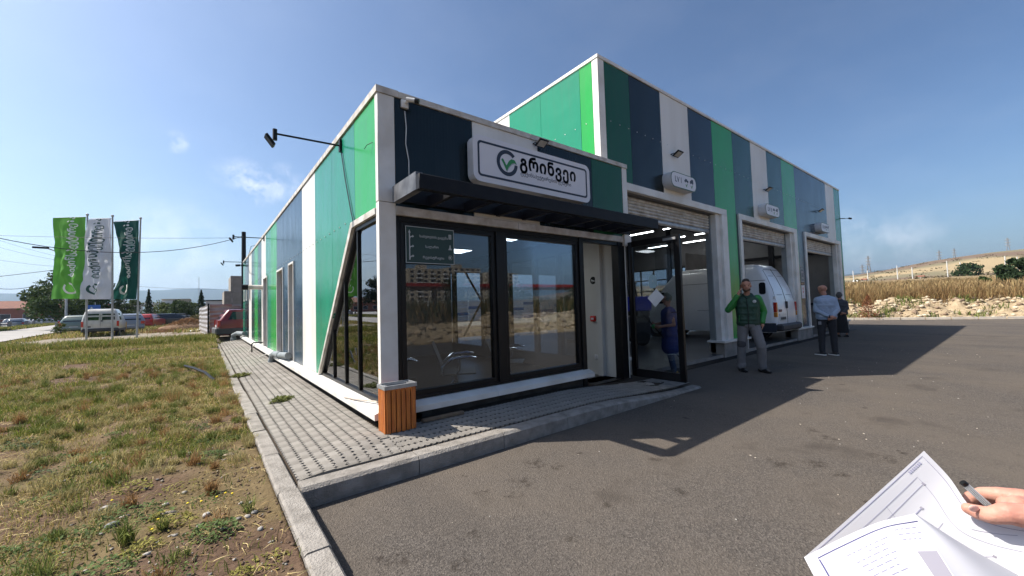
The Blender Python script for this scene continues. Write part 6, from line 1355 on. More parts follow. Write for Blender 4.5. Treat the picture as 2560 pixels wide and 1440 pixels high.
t = thing('petrol_station_canopy', 'long red fuel station canopy across the lot', 'canopy', (20, -60, 0)); REDC = mat('canopy_red', (.28, .02, .015), rough=.5)
b = MB(); b.box(-14, 125, -72, -58, 5.3, 5.85); b.build('roof', REDC, t)
for x_ in (-10, 12, 34, 56, 78, 100, 120): b = MB(); b.box(x_-.3, x_+.3, -66, -65, .3, 5.298); b.build('column', WPL, t)
b = MB(); b.box(-30, 140, -75, -74.5, .3, 3.2); tag(b.build('boundary_wall', WPL), 'pale boundary wall behind the fuel station across the lot', 'wall')
# ================================================================ vehicles
TYR = mat('tyre', (.018, .018, .018), rough=.85); RIM = mat('wheel_rim', (.30, .30, .31), rough=.4, metal=.6); PLA = mat('plastic_black', (.03, .03, .033), (.045, .043, .042), scale=8, rough=.6)
TLR = mat('tail_light_red', (.45, .015, .01), rough=.2, coat=.5); TLA = mat('tail_light_amber', (.55, .20, .03), rough=.2, coat=.5); CGL = mat('car_glass', (.012, .016, .02), rough=.06, spec=.8); PLT = mat('number_plate', (.60, .60, .58), rough=.5); HLM = mat('head_light', (.6, .62, .62), rough=.12, spec=.8)
def paint(name, c, dirt=.12):
    return mat(name, c, tuple(v*(1-dirt) for v in c), scale=2.5, rough=.28, spec=.5, coat=.5, detail=8)
def vehicle(name, label, cat, levels, W_, body, wheels, wr, pos, rz, side_win=(), rear_win=(), front_win=None, tails=(), plate=None, bumper=None, r=.14, extras=None, group=None, cladding=None):
    """levels: (z, x_rear, x_front, half width); built pointing along +X, set down at pos"""
    t = thing(name, label, cat, (0, 0, 0), group)
    zs = [l[0] for l in levels]
    def at(z): return [np.interp(z, zs, [l[k] for l in levels]) for k in (1, 2, 3)]
    b = MB(); K = 5; vs = []; n_ = 4*(K+1)
    for z, xr, xf, hw in levels:
        rr = min(r, hw*.5)
        for cx, cy, a0 in ((xf-rr*1.3, hw-rr, 0), (xr+rr, hw-rr, PI/2), (xr+rr, -hw+rr, PI), (xf-rr*1.3, -hw+rr, 1.5*PI)):
            for i in range(K+1):
                a = a0+PI/2*i/K; ex = 1.3 if (a0 in (0, 1.5*PI)) else 1; vs.append((cx+math.cos(a)*rr*ex, cy+math.sin(a)*rr, z))
    fs = []
    for j in range(len(levels)-1):
        for i in range(n_): fs.append((j*n_+i, j*n_+(i+1) % n_, (j+1)*n_+(i+1) % n_, (j+1)*n_+i))
    # a soft crown on the roof
    top = (len(levels)-1)*n_; z, xr, xf, hw = levels[-1]; m0 = len(vs)
    for i in range(n_): v = vs[top+i]; vs.append(((v[0]-(xr+xf)/2)*.82+(xr+xf)/2, v[1]*.80, z+.035))
    for i in range(n_): fs.append((top+i, top+(i+1) % n_, m0+(i+1) % n_, m0+i))
    fs += [tuple(m0+i for i in range(n_)), tuple(range(n_-1, -1, -1))]
    b.add(vs, fs); b.build('body', body, t, smooth=True)
    def sidequad(x0, x1, x2, x3, z0, z1, s, off=.006): # bottom x0..x1, top x2..x3
        w0, w1 = at(z0)[2], at(z1)[2]; return [(x0, s*(w0+off), z0), (x1, s*(w0+off), z0), (x3, s*(w1+off), z1), (x2, s*(w1+off), z1)]
    for (x0, x1, x2, x3, z0, z1) in side_win:
        for s in (1, -1): b = MB(); b.quad(*sidequad(x0, x1, x2, x3, z0, z1, s)); b.build('window', CGL, t)
    for (y0, y1, z0, z1) in rear_win:
        b = MB(); xa, xb = at(z0)[0], at(z1)[0]; b.prism([(xa-.012, y0, z0), (xa-.012, y1, z0), (xb-.012, y1*.97, z1), (xb-.012, y0*.97, z1)], (.008, 0, 0)); b.build('rear_window', CGL, t)
    if front_win:
        z0, z1, hw = front_win; xa, xb = at(z0)[1], at(z1)[1]; b = MB(); b.prism([(xa+.012, -hw, z0), (xa+.012, hw, z0), (xb+.012, hw*.88, z1), (xb+.012, -hw*.88, z1)], (-.008, 0, 0)); b.build('windscreen', CGL, t)
    for (y0, y1, z0, z1, m) in tails:
        for s in (1, -1):
            xa, xb = at(z0)[0], at(z1)[0]; b = MB(); b.box(min(xa, xb)-.015, min(xa, xb)+.08, s*y0, s*y1, z0, z1, .008); b.build('tail_light', m, t)
    if plate: y0, y1, z0, z1 = plate; xa = at(z0)[0]; b = MB(); b.box(xa-.022, xa-.004, y0, y1, z0, z1); b.build('number_plate', PLT, t)
    if bumper:
        for (x0, x1, hw, z0, z1, m) in bumper: b = MB(); b.box(x0, x1, -hw, hw, z0, z1, .05); b.build('bumper', m, t)
    for x_ in wheels:
        for s in (1, -1):
            hw = at(wr)[2]; b = MB(); b.tube([(x_, s*(hw+.004-.03), wr), (x_, s*(hw+.006), wr)], wr*1.18, 20); b.build('wheel_arch', PLA, t)
            b = MB(); b.tube([(x_, s*(hw-.18), wr), (x_, s*(hw-.01), wr), (x_, s*(hw+.012), wr)], [wr, wr, wr*.93], 24); w_ = b.build('wheel', TYR, t)
            b = MB(); b.tube([(x_, s*(hw+.0), wr), (x_, s*(hw+.018), wr)], wr*.62, 16); b.build('rim', RIM, w_)
    if extras: extras(t, at, sidequad)
    t.location = pos; t.rotation_euler = (0, 0, rz); return t
VW = paint('van_white', (.82, .83, .84), .05); VW2 = paint('van_white_old', (.55, .54, .50), .3)
# --- white panel van backed into the middle bay
LV = [(.30, .06, 5.35, .93), (.50, .0, 5.45, .97), (.95, .0, 5.42, .985), (1.10, .01, 5.25, .985), (1.35, .03, 4.62, .97), (1.75, .12, 4.25, .93), (2.15, .28, 3.95, .87), (2.45, .44, 3.7, .80), (2.60, .58, 3.5, .70)]
def van_extra(t, at, sq):
    GAPM = mat('seam_dark', (.05, .052, .055), rough=.8)
    def strip(pts, name, m, r_=.006): b = MB(); b.tube(pts, r_, 4); b.build(name, m, t)
    X = lambda z: at(z)[0]-.006
    for y_ in (.0,): strip([(X(z), y_, z) for z in (.52, .95, 1.35, 1.75, 2.15, 2.45)], 'door_seam', GAPM)
    for s in (1, -1): strip([(X(z)+.015, s*min(.84, at(z)[2]-.11), z) for z in (.52, .95, 1.35, 1.75, 2.15, 2.40)], 'door_seam', GAPM)
    strip([(X(2.42)+.0, y_, 2.43) for y_ in (-.68, 0, .68)], 'door_seam', GAPM)
    for s in (1, -1):
        strip([(x_, s*(at(2.05)[2]+.002), 2.05) for x_ in (.3, 1.5, 3.2)], 'side_seam', GAPM, .007)
        strip([(x_, s*(at(1.06)[2]+.002), 1.06) for x_ in (.5, 1.2, 2.6)], 'side_seam', mat('seam_light', (.30, .31, .33), rough=.5), .009)
        for (x0, x1, z0, z1) in ((.75, 2.1, 1.25, 1.92),):
            for a_, c_ in (((x0, z0), (x1, z0)), ((x1, z0), (x1, z1)), ((x1, z1), (x0, z1)), ((x0, z1), (x0, z0))): strip([(a_[0], s*(at(a_[1])[2]+.002), a_[1]), (c_[0], s*(at(c_[1])[2]+.002), c_[1])], 'panel_crease', MATS['seam_light'], .007)
        b = MB(); P = [(u, v) for u, v in rrect(.28, .48, 1.58, 1.98, .07)]; b.add([(u+.04*(v-1.58), s*(at(v)[2]+.006), v) for u, v in P], [tuple(range(len(P)))]); b.build('vent_window', CGL, t)
    for s in (1, -1):
        b = MB(); b.box(X(1.2)-.03, X(1.2)+.01, s*.03, s*.075, 1.08, 1.32, .01); b.build('door_handle', PLA, t)
        for z0_, z1_ in ((1.55, 1.58), (2.2, 2.22)):
            strip([(X(z0_)-.002, s*.18, z0_), (X(z0_)-.002, s*.62, z0_)], 'panel_crease', MATS['seam_light'], .008)
        b = MB(); b.box(X(1.45)-.02, X(1.45)+.04, s*.86, s*.92, 1.42, 1.5); b.build('hinge', VW, t)
    b = MB(); b.box(X(.9)-.02, X(.9), .15, .75, .86, .93); b.build('plate_lamp', mat('plate_lamp', (.75, .74, .70), rough=.3), t)
    b = MB(); b.box(X(1.)-.018, X(1.), .52, .74, .98, 1.06); b.build('badge', mat('badge_dark', (.16, .05, .04), rough=.5), t)
    for k in range(6): b = MB(); b.box(X(.7)-.026, X(.7)-.0225, .22+.08*k, .27+.08*k, .72, .80); b.build('plate_character', PLA, t)
    for s in (1, -1): b = MB(); b.box(.02, 1.25, s*.955, s*.985, .32, .62, .02); b.build('side_skirt', mat('skirt_navy', (.02, .028, .045), rough=.6), t)
    b = MB(); b.tube([(1.2, -.6, .28), (1.2, .6, .28)], .09, 8); b.build('axle', PLA, t)
vehicle('panel_van', 'white high roof panel van parked nose first in the middle garage bay', 'van', LV, 1.97, VW, (1.15, 4.35), .36, (14.1, .40, .10), PI/2, side_win=((4.0, 4.9, 3.95, 4.25, 1.35, 1.80),), front_win=(1.42, 2.1, .82), tails=((.86, .965, .98, 1.30, TLR), (.86, .965, .82, .975, TLA)), plate=(.18, .72, .68, .83), bumper=((-.16, .10, .93, .36, .58, PLA), (5.25, 5.5, .9, .3, .6, PLA)), r=.17, extras=van_extra)
# --- vehicles outside on the left
LK = [(.35, .06, 3.9, .80), (.60, .0, 4.0, .84), (.90, .0, 3.95, .85), (1.02, .02, 3.2, .85), (1.35, .07, 2.75, .79), (1.62, .16, 2.3, .72), (1.76, .30, 2.0, .64)]
def kang_extra(t, at, sq):
    b = MB(); b.tube([(at(z)[0]-.004, 0, z) for z in (.55, .9, 1.35, 1.66)], .008, 4); b.build('door_seam', mat('seam_grey', (.12, .12, .11), rough=.8), t)
    b = MB(); b.box(-.03, .0, -.10, -.04, .98, 1.08); b.build('door_handle', PLA, t)
    for s in (1, -1): b = MB(); b.box(.05, 3.9, s*.80, s*.86, .34, .50, .02); b.build('side_skirt', PLA, t)
    b = MB(); b.box(-.012, -.002, .42, .62, .62, .72); b.build('vent_grille', mat('seam_grey', (.12, .12, .11)), t)
dxy = gpt(243, 838, .35)
x, y = gpt(243, 845, .42)
vehicle('small_van', 'old white van with twin rear windows parked beyond the flags', 'van', LK, 1.7, VW2, (.75, 3.25), .29, (-6.75, 31.6, .33), R(91), side_win=((.45, 1.2, .5, 1.15, 1.06, 1.5),), rear_win=((.07, .66, 1.08, 1.48), (-.66, -.07, 1.08, 1.48)), front_win=(1.05, 1.6, .7), tails=((.74, .85, .66, 1.0, TLR),), plate=(.30, .70, .52, .62), bumper=((-.10, .08, .84, .34, .56, PLA),), r=.13, extras=kang_extra)
LE = [(.22, .10, 4.3, .80), (.45, .0, 4.45, .85), (.72, .0, 4.42, .86), (.88, .03, 4.2, .86), (.93, .04, 3.2, .85), (1.2, .16, 2.75, .75), (1.42, .34, 2.25, .64)]
def sedan(lw, rear): return None
def mk_car(label, color, pos, rz, cat='car', levels=LE, name='parked_car', rear=((-.62, .62, .95, 1.32),), tail=(.60, .84, .62, .86, TLR), sw=((.45, 2.9, .62, 2.45, .96, 1.34),), **k):
    return vehicle(name, label, cat, levels, 1.72, color, (.85, 3.55), .30, pos, rz, side_win=sw, rear_win=rear, front_win=(.97, 1.36, .66), tails=(tail,), plate=(-.26, .26, .45, .56), bumper=((-.06, .12, .84, .28, .52, color), (4.3, 4.48, .82, .28, .52, color)), r=.16, group='parked cars on the left', **k)
SIL = paint('paint_silver', (.22, .26, .32)); REDP = paint('paint_red', (.16, .012, .014)); REDB = paint('paint_bright_red', (.42, .03, .03)); DKP = paint('paint_dark', (.03, .035, .04)); WHP = paint('paint_white', (.50, .51, .52)); GRP = paint('paint_green_grey', (.14, .19, .17)); BLP = paint('paint_blue', (.05, .10, .22))
# red estate behind the wall end
LS = [(.24, .06, 4.3, .82), (.34, .02, 4.4, .85), (.58, .0, 4.45, .87), (.92, .03, 4.3, .87), (.97, .05, 3.3, .86), (1.25, .22, 2.8, .76), (1.50, .42, 2.4, .66)]
def sub_extra(t, at, sq):
    for s in (1, -1): b = MB(); b.box(.0, 4.3, s*.83, s*.885, .26, .56, .02); b.build('side_cladding', mat('clad_grey', (.055, .055, .06), rough=.6), t); b = MB(); b.tube([(.5, s*.60, 1.56), (2.4, s*.60, 1.57)], .018, 5); b.build('roof_rail', PLA, t)
vehicle('parked_car', 'dark red estate car half hidden by the far end of the building', 'car', LS, 1.74, REDP, (.95, 3.55), .32, (-1.05, 21.35, .26), R(4), side_win=((.42, 1.1, .62, 1.12, 1.0, 1.40), (1.2, 2.9, 1.2, 2.4, 1.0, 1.40)), rear_win=((-.60, .60, 1.02, 1.40),), front_win=(1.0, 1.42, .66), tails=((.70, .87, .66, .98, TLR),), plate=(-.26, .26, .62, .74), bumper=((-.12, .14, .88, .26, .60, MATS['clad_grey'] if 'clad_grey' in MATS else mat('clad_grey', (.055, .055, .06), rough=.6)),), r=.16, extras=sub_extra, group='parked cars on the left')
def at_px(px, py, dist, z=None): p = P_(px, py, dist); return (p.x, p.y, ZL-.02 if z is None else z)
mk_car('silver estate car just right of the old white van', SIL, at_px(326, 820, 44), R(97)); mk_car('red saloon car right of the silver estate', REDB, at_px(355, 812, 56), R(80))
mk_car('dark car with its side to the camera right of the red saloon', DKP, at_px(377, 808, 62), R(12)); mk_car('pale small car squeezed behind the red saloon', WHP, at_px(369, 806, 70), R(95)); mk_car('white car half hidden by dry grass near the mound', WHP, at_px(402, 806, 66), R(8))
mk_car('grey green estate partly hidden by the old white van', GRP, at_px(184, 822, 47), R(80)); mk_car('light blue car on the far road behind the grey board', BLP, at_px(165, 806, 90), R(90))
for k, (px, py, ds, c_, rz, lb) in enumerate(((38, 812, 95, SIL, 95, 'silver blue car driving on the far road, nearest of the traffic'), (5, 812, 110, WHP, 10, 'white car cut by the left edge beyond the fence'), (78, 806, 125, WHP, 15, 'white car in the far row right of the driving silver one'), (68, 806, 150, DKP, 10, 'dark car in the far row behind the white one'), (92, 804, 150, BLP, 95, 'small blue car in the far row'), (105, 803, 165, GRP, 20, 'grey green car deep in the far row'), (118, 802, 170, SIL, 10, 'silver car deep in the far row near the tree'), (22, 808, 140, GRP, 12, 'greenish car in the far row at the left'))):
    mk_car(lb, c_, at_px(px, py, ds, ZL+.0), R(rz))
# yellow rubbish skip corner beside the white van
x, y, z = at_px(305, 818, 40); t = thing('yellow_drum', 'yellow drum standing beside the old white van', 'drum', (x, y, z)); b = MB(); b.tube([(x, y, z), (x, y, z+.85)], .24, 12); b.build('drum_body', mat('drum_yellow', (.42, .26, .03), rough=.6), t); b = MB(); b.tube([(x, y, z+.852), (x, y, z+.87)], .25, 12); b.build('drum_lid', BLM, t)
# forklift standing in the near bay
t = thing('forklift', 'dark forklift standing inside the nearest garage bay', 'forklift', (0, 0, 0))
DK2 = mat('machine_dark', (.05, .05, .055), (.03, .03, .033), scale=4, rough=.5)
b = MB(); b.box(-.9, .7, -.5, .5, .25, .95, .05); b.box(-.9, -.45, -.5, .5, .95, 1.25, .05); b.build('body', DK2, t)
b = MB()
for x_, y_ in ((-.55, -.45), (-.55, .45), (.45, -.45), (.45, .45)): b.tube([(x_, y_, .9), (x_*.8, y_, 2.05)], .03, 5)
b.box(-.5, .42, -.48, .48, 2.05, 2.10); b.build('cab_frame', DK2, t)
b = MB(); b.box(-.25, .15, -.2, .2, .96, 1.06); b.box(-.32, -.25, -.2, .2, 1.0, 1.5); b.build('seat', BLM, t)
for s in (-.28, .28): b = MB(); b.box(.78, .86, s-.04, s+.04, .1, 2.2); b.build('mast', GRY, t); b = MB(); b.box(.86, 1.8, s-.05, s+.05, .14, .18); b.build('fork', BLM, t)
for x_, r_ in ((-.6, .24), (.5, .30)):
    for s in (1, -1): b = MB(); b.tube([(x_, s*.38, r_), (x_, s*.54, r_)], r_, 18); b.build('wheel', TYR, t)
t.location = (9.7, 4.0, .1); t.rotation_euler = (0, 0, R(140))

# ================================================================ people
def capsule(mb, p0, p1, r0, r1=None, n=12, fl=None):
    r1 = r0 if r1 is None else r1; p0, p1 = Vector(p0), Vector(p1); d = p1-p0
    if d.length < 1e-5: d = Vector((0, 0, 1e-4)); p1 = p0+d
    u = d.normalized(); a = u.cross(Vector((0, 0, 1)) if abs(u.z) < .9 else Vector((0, 1, 0))).normalized(); c = u.cross(a).normalized(); vs = []; rings = []
    for k in range(4): ph = -PI/2+PI/2*(k+.3)/4; rings.append((p0+u*(r0*math.sin(ph)), r0*math.cos(ph)))
    rings += [(p0, r0), (p1, r1)]
    for k in range(4): ph = PI/2*(k+.7)/4; rings.append((p1+u*(r1*math.sin(ph)), r1*math.cos(ph)))
    for q, r in rings:
        for i in range(n): th = 2*PI*i/n; v = (a*math.cos(th)+c*math.sin(th))*r; vs.append(q+v)
    m = len(rings); fs = [(j*n+i, j*n+(i+1) % n, (j+1)*n+(i+1) % n, (j+1)*n+i) for j in range(m-1) for i in range(n)]
    fs += [tuple(range(n-1, -1, -1)), tuple(range((m-1)*n, m*n))]
    if fl: c0 = (p0+p1)/2; vs = [Vector((c0.x+(v.x-c0.x)*fl[0], c0.y+(v.y-c0.y)*fl[1], c0.z+(v.z-c0.z)*fl[2])) for v in vs]
    mb.add(vs, fs)
def melt(name, bones, voxel, m, parent, smooth=6, wrinkle=0):
    mb = MB()
    for bn in bones: capsule(mb, *bn[:4], fl=bn[4] if len(bn) > 4 else None)
    me = mb.mesh(name, wloc(parent)); o = bpy.data.objects.new(name, me); COL.objects.link(o)
    rm = o.modifiers.new('r', 'REMESH'); rm.mode = 'VOXEL'; rm.voxel_size = voxel; rm.use_smooth_shade = True
    sm = o.modifiers.new('s', 'SMOOTH'); sm.factor = .5; sm.iterations = smooth
    bpy.context.view_layer.update(); dg = bpy.context.evaluated_depsgraph_get(); me2 = bpy.data.meshes.new_from_object(o.evaluated_get(dg)); o.modifiers.clear(); o.data = me2; bpy.data.meshes.remove(me)
    me2.materials.clear(); me2.materials.append(m)
    if wrinkle:
        n = len(me2.vertices); co = np.zeros(n*3, np.float32); me2.vertices.foreach_get('co', co); co = co.reshape(-1, 3); no = np.zeros(n*3, np.float32); me2.vertices.foreach_get('normal', no); no = no.reshape(-1, 3)
        f = fbm(co[:, 0]*9+co[:, 2]*5+5, co[:, 2]*7-co[:, 0]*5+co[:, 1]*6, 33, 4)-.5; f += .35*(fbm(co[:, 2]*17+co[:, 0]*11, co[:, 0]*15-co[:, 2]*5+3, 34, 2)-.5)
        co += no*(f*wrinkle)[:, None]; me2.vertices.foreach_set('co', co.ravel())
    me2.update(); me2.shade_smooth(); o.parent = parent; return o
SKIN = mat('skin', (.46, .24, .165), (.40, .19, .13), scale=14, rough=.5, sss=.06, spec=.35); SKIN2 = mat('skin_ruddy', (.40, .20, .14), (.34, .16, .11), scale=14, rough=.5, spec=.35); HAIR = mat('hair_dark', (.030, .020, .014), rough=.7, bump=.6, bscale=120); EYE = mat('eye_dark', (.03, .02, .018), rough=.3); LIP = mat('lip', (.30, .11, .09), rough=.5)
def head_bones(c, f, s=1.0, jaw=True):     # c centre of the head, f facing unit vector (x,y)
    c = Vector(c); f = Vector((f[0], f[1], 0)).normalized(); r = Vector((-f.y, f.x, 0)); z = Vector((0, 0, 1)); B = []
    B.append((c-f*.03*s+z*.035*s, c+f*.025*s+z*.04*s, .088*s, .078*s)); B.append((c+f*.03*s-z*.02*s, c+f*.045*s-z*.085*s, .062*s, .038*s)); B.append((c-z*.03*s-f*.01*s, c-z*.05*s+f*.03*s, .070*s, .052*s))
    B.append((c+f*.095*s+z*.0*s, c+f*.112*s-z*.028*s, .010*s, .014*s))
    for k in (1, -1): B.append((c+r*.084*s*k-f*.005*s+z*.005*s, c+r*.086*s*k-f*.01*s-z*.025*s, .014*s, .010*s)); B.append((c+f*.080*s+r*.03*s*k+z*.032*s, c+f*.078*s+r*.045*s*k+z*.030*s, .010*s, .009*s))
    return B
def face_bits(c, f, s, par, beard=None):
    c = Vector(c); f = Vector((f[0], f[1], 0)).normalized(); r = Vector((-f.y, f.x, 0)); z = Vector((0, 0, 1))
    for k in (1, -1):
        b = MB(); b.ball(c+f*.083*s+r*.033*s*k+z*.012*s, .011*s, 8, 5); b.build('eye', EYE, par)
        b = MB(); b.tube([c+f*.090*s+r*.018*s*k+z*.034*s, c+f*.084*s+r*.05*s*k+z*.036*s], .005*s, 5); b.build('eyebrow', HAIR, par)
    b = MB(); b.tube([c+f*.090*s+r*.022*s-z*.052*s, c+f*.097*s-z*.053*s, c+f*.090*s-r*.022*s-z*.052*s], .0055*s, 6); b.build('mouth', LIP, par)
def hand_bones(w, d, nrm, s=1.0, curl=.5, thumb=1):    # wrist, pointing direction, palm normal
    w, d, nrm = Vector(w), Vector(d).normalized(), Vector(nrm).normalized(); sd = d.cross(nrm).normalized(); B = [(w, w+d*.05*s, .026*s, .030*s), (w+d*.045*s+sd*.018*s, w+d*.045*s-sd*.018*s, .020*s, .018*s), (w+d*.07*s+sd*.022*s, w+d*.07*s-sd*.022*s, .016*s, .015*s)]
    for k, L_ in zip((-1.5, -.5, .5, 1.5), (.062, .078, .082, .072)):
        a = w+d*.085*s+sd*.017*s*k; b_ = a+(d*(1-curl*.5)+nrm*curl*.7).normalized()*L_*.5*s; c_ = b_+(d*(1-curl)+nrm*curl*1.2).normalized()*L_*.5*s; B += [(a-d*.01*s, b_, .0095*s, .0088*s), (b_, c_, .0088*s, .007*s)]
    a = w+d*.025*s+sd*.022*s*thumb; b_ = a+(d*.6+sd*.75*thumb+nrm*.25).normalized()*.042*s; c_ = b_+(d*.9+sd*.1*thumb+nrm*.35).normalized()*.03*s; B += [(a, b_, .013*s, .011*s), (b_, c_, .011*s, .009*s)]
    return B
def shoe(par, a, d, L_=.27, m=None, sole=None, rz=0):
    a = Vector(a); d = Vector((d[0], d[1], 0)).normalized(); s_ = Vector((-d.y, d.x, 0)); st = [(-.07, .034, .075), (-.03, .040, .10), (.04, .042, .085), (.11, .046, .055), (.16, .044, .046), (.19, .028, .038)]
    k = L_/.27; vs = []; N_ = 10
    for x_, hw, hh in st:
        for i in range(N_): th = PI*i/(N_-1); vs.append(a+d*x_*k+s_*math.cos(th)*hw*k+Vector((0, 0, .022+(hh-.022)*math.sin(th)**.8*k)))
    fs = [(j*N_+i, j*N_+i+1, (j+1)*N_+i+1, (j+1)*N_+i) for j in range(len(st)-1) for i in range(N_-1)]+[tuple(range(N_)), tuple((len(st)-1)*N_+i for i in range(N_-1, -1, -1))]
    b = MB(); b.add(vs, fs); o = b.build('shoe', m, par, smooth=True)
    b = MB(); P = [(-.078, -.03), (-.078, .03), (-.03, .044), (.04, .044), (.11, .050), (.17, .044), (.20, .0), (.17, -.044), (.11, -.050), (.04, -.044), (-.03, -.044)]
    b.prism([a+d*u*k+s_*v*k for u, v in P], (0, 0, .026)); b.build('sole', sole or BLK, o)
def finish(t, pos, rz, s): t.location = pos; t.rotation_euler = (0, 0, rz); t.scale = (s, s, s)
VX = .0085
# man on the phone (built facing -Y)
def torso(gr=0.0, w=1.0, lo=.93, belly=0.0):
    return [((-.13*w, 0, 1.38), (.13*w, 0, 1.38), .095+gr, .095+gr), ((-.10*w, 0, 1.27), (.10*w, 0, 1.27), .115+gr, .115+gr), ((-.08*w, -belly*.5, 1.14), (.08*w, -belly*.5, 1.14), .115+gr+belly, .115+gr+belly), ((-.08*w, -belly*.4, 1.02), (.08*w, -belly*.4, 1.02), .118+gr+belly, .118+gr+belly), ((-.085*w, 0, lo), (.085*w, 0, lo), .118+gr, .118+gr), ((-.06, 0, 1.44), (.06, 0, 1.44), .065+gr, .065+gr)]+[((s_*.115*w, 0, 1.37), (s_*.075*w, -belly*.3, .97), .104+gr, .112+gr) for s_ in (-1, 1)]+[((0, 0, 1.36), (0, -belly*.5, 1.0), .112+gr, .118+gr)]
t = thing('person', 'bearded man in a green jacket and grey trousers on the phone by the van', 'person')
HC = (-.005, -.045, 1.675); FC = (.12, -1)
sR, eR, wR = (-.19, 0, 1.42), (-.335, -.10, 1.215), (-.155, -.13, 1.50); sL, eL, wL = (.19, 0, 1.42), (.27, .09, 1.17), (.235, .0, .95)
hR, kR, aR = (-.09, 0, .93), (-.135, -.03, .50), (-.16, .01, .09); hL, kL, aL = (.09, 0, .93), (.19, -.09, .50), (.19, .0, .09)
body = torso(-.02)+head_bones(HC, FC)+[((0, .0, 1.46), (0, -.03, 1.60), .058, .056), (sR, eR, .05, .042), (eR, wR, .040, .028), (sL, eL, .05, .042), (eL, wL, .04, .028), (hR, kR, .08, .05), (kR, aR, .05, .035), (hL, kL, .08, .05), (kL, aL, .05, .035)]
body += hand_bones((-.150, -.135, 1.50), (.28, .12, 1), (.9, .35, -.2), .95, .45, -1)+hand_bones(wL, (0, 0, -1), (-1, 0, 0), .95, .4, 1)
melt('body', body, VX, SKIN, t, 4)
JG = mat('jacket_dark_green', (.010, .050, .028), (.007, .036, .021), scale=6, rough=.6, bump=.3, bscale=25); JS = mat('jacket_bright_green', (.018, .21, .035), (.012, .15, .026), scale=6, rough=.5, bump=.3, bscale=25); TGm = mat('trousers_grey', (.17, .165, .17), (.13, .13, .135), scale=6, rough=.8, bump=.4, bscale=30); TGD = mat('trousers_dark_patch', (.055, .055, .06), rough=.85)
melt('jacket', torso(.012, .95, .955)+[((-.05, .02, 1.485), (.05, .02, 1.485), .060, .060)], VX, JG, t, 5, .010)
for a_, b_, c_ in ((sR, eR, wR), (sL, eL, wL)):
    v = Vector(c_)-Vector(b_); melt('sleeve', [((a_[0]*.92, a_[1], a_[2]), b_, .082, .064), (b_, Vector(b_)+v*.93, .062, .046)], VX, JS, t, 4, .012)
b = MB(); b.tube([(-.02, -.118, 1.46), (.0, -.140, 1.30), (.005, -.142, 1.1), (.0, -.135, .86)], .006, 5); b.build('zip', BLK, t); b = MB(); b.tube([(-.15, -.115, 1.10), (-.155, -.112, .98)], .007, 4); b.build('pocket_trim', JS, t); b = MB(); b.ball((.12, -.112, 1.37), (.032, .012, .032), 10, 6); b.build('badge', LW, t)
melt('collar', [((-.06, -.05, 1.49), (.0, -.09, 1.44), .022, .018), ((.06, -.05, 1.49), (.0, -.09, 1.44), .022, .018), ((-.06, .03, 1.51), (.06, .03, 1.51), .03, .03)], VX, JG, t, 3)
melt('trousers', [((-.075, 0, .93), (.075, 0, .93), .125, .125), (hR, kR, .108, .080), (kR, (-.16, .01, .12), .080, .072), (hL, kL, .108, .082), (kL, (.19, 0, .12), .084, .074), ((-.15, 0, .12), (-.165, 0, .10), .078, .078), ((.19, 0, .12), (.195, 0, .10), .08, .08)], VX, TGm, t, 5, .016)
melt('knee_patch', [((kR[0], kR[1]-.006, .56), (kR[0], kR[1]-.006, .52), .083, .083)], VX, TGD, t, 4); melt('knee_patch', [((kL[0]-.004, kL[1]+.004, .56), (kL[0]-.004, kL[1]-.004, .50), .084, .084)], VX, TGm, t, 4)
melt('hair', [(Vector(HC)+Vector((0, .025, .052)), Vector(HC)+Vector((0, -.005, .082)), .088, .072), (Vector(HC)+Vector((0, .055, .0)), Vector(HC)+Vector((0, .05, .04)), .062, .07), (Vector(HC)+Vector((-.04, -.05, .10)), Vector(HC)+Vector((.04, -.05, .10)), .026, .026)], VX, HAIR, t, 3)
BRD = mat('beard_brown', (.10, .055, .030), rough=.85, bump=.5, bscale=150); melt('beard', [(Vector(HC)+Vector((-.045, -.045, -.07)), Vector(HC)+Vector((0, -.078, -.095)), .026, .024), (Vector(HC)+Vector((.05, -.04, -.07)), Vector(HC)+Vector((0, -.078, -.095)), .026, .024)], .007, BRD, t, 3)
face_bits(HC, FC, 1.0, t)
shoe(t, (aR[0], aR[1]+.02, 0), (.35, -1), .29, BLK); shoe(t, (aL[0], aL[1]+.02, 0), (.75, -1), .29, BLK)
MAN1 = (7.60, -.90, 0.0); face = math.atan2(CAMPOS.y-MAN1[1], CAMPOS.x-MAN1[0])+PI/2; finish(t, MAN1, face, 1.085)
tp = thing('mobile_phone', 'small dark phone held to the ear by the man in the green jacket', 'phone'); b = MB(); b.box(-.035, .035, -.004, .004, -.07, .07, .003); b.build('case', BLK, tp, bevel=.002); b = MB(); b.box(-.031, .031, -.0052, -.0042, -.062, .062); b.build('screen', CGL, tp)
loc = Vector((-.108, -.095, 1.66))*1.085; ca, sa = math.cos(face), math.sin(face); tp.location = (MAN1[0]+loc.x*ca-loc.y*sa, MAN1[1]+loc.x*sa+loc.y*ca, loc.z); tp.rotation_euler = (0, R(12), face+R(80))
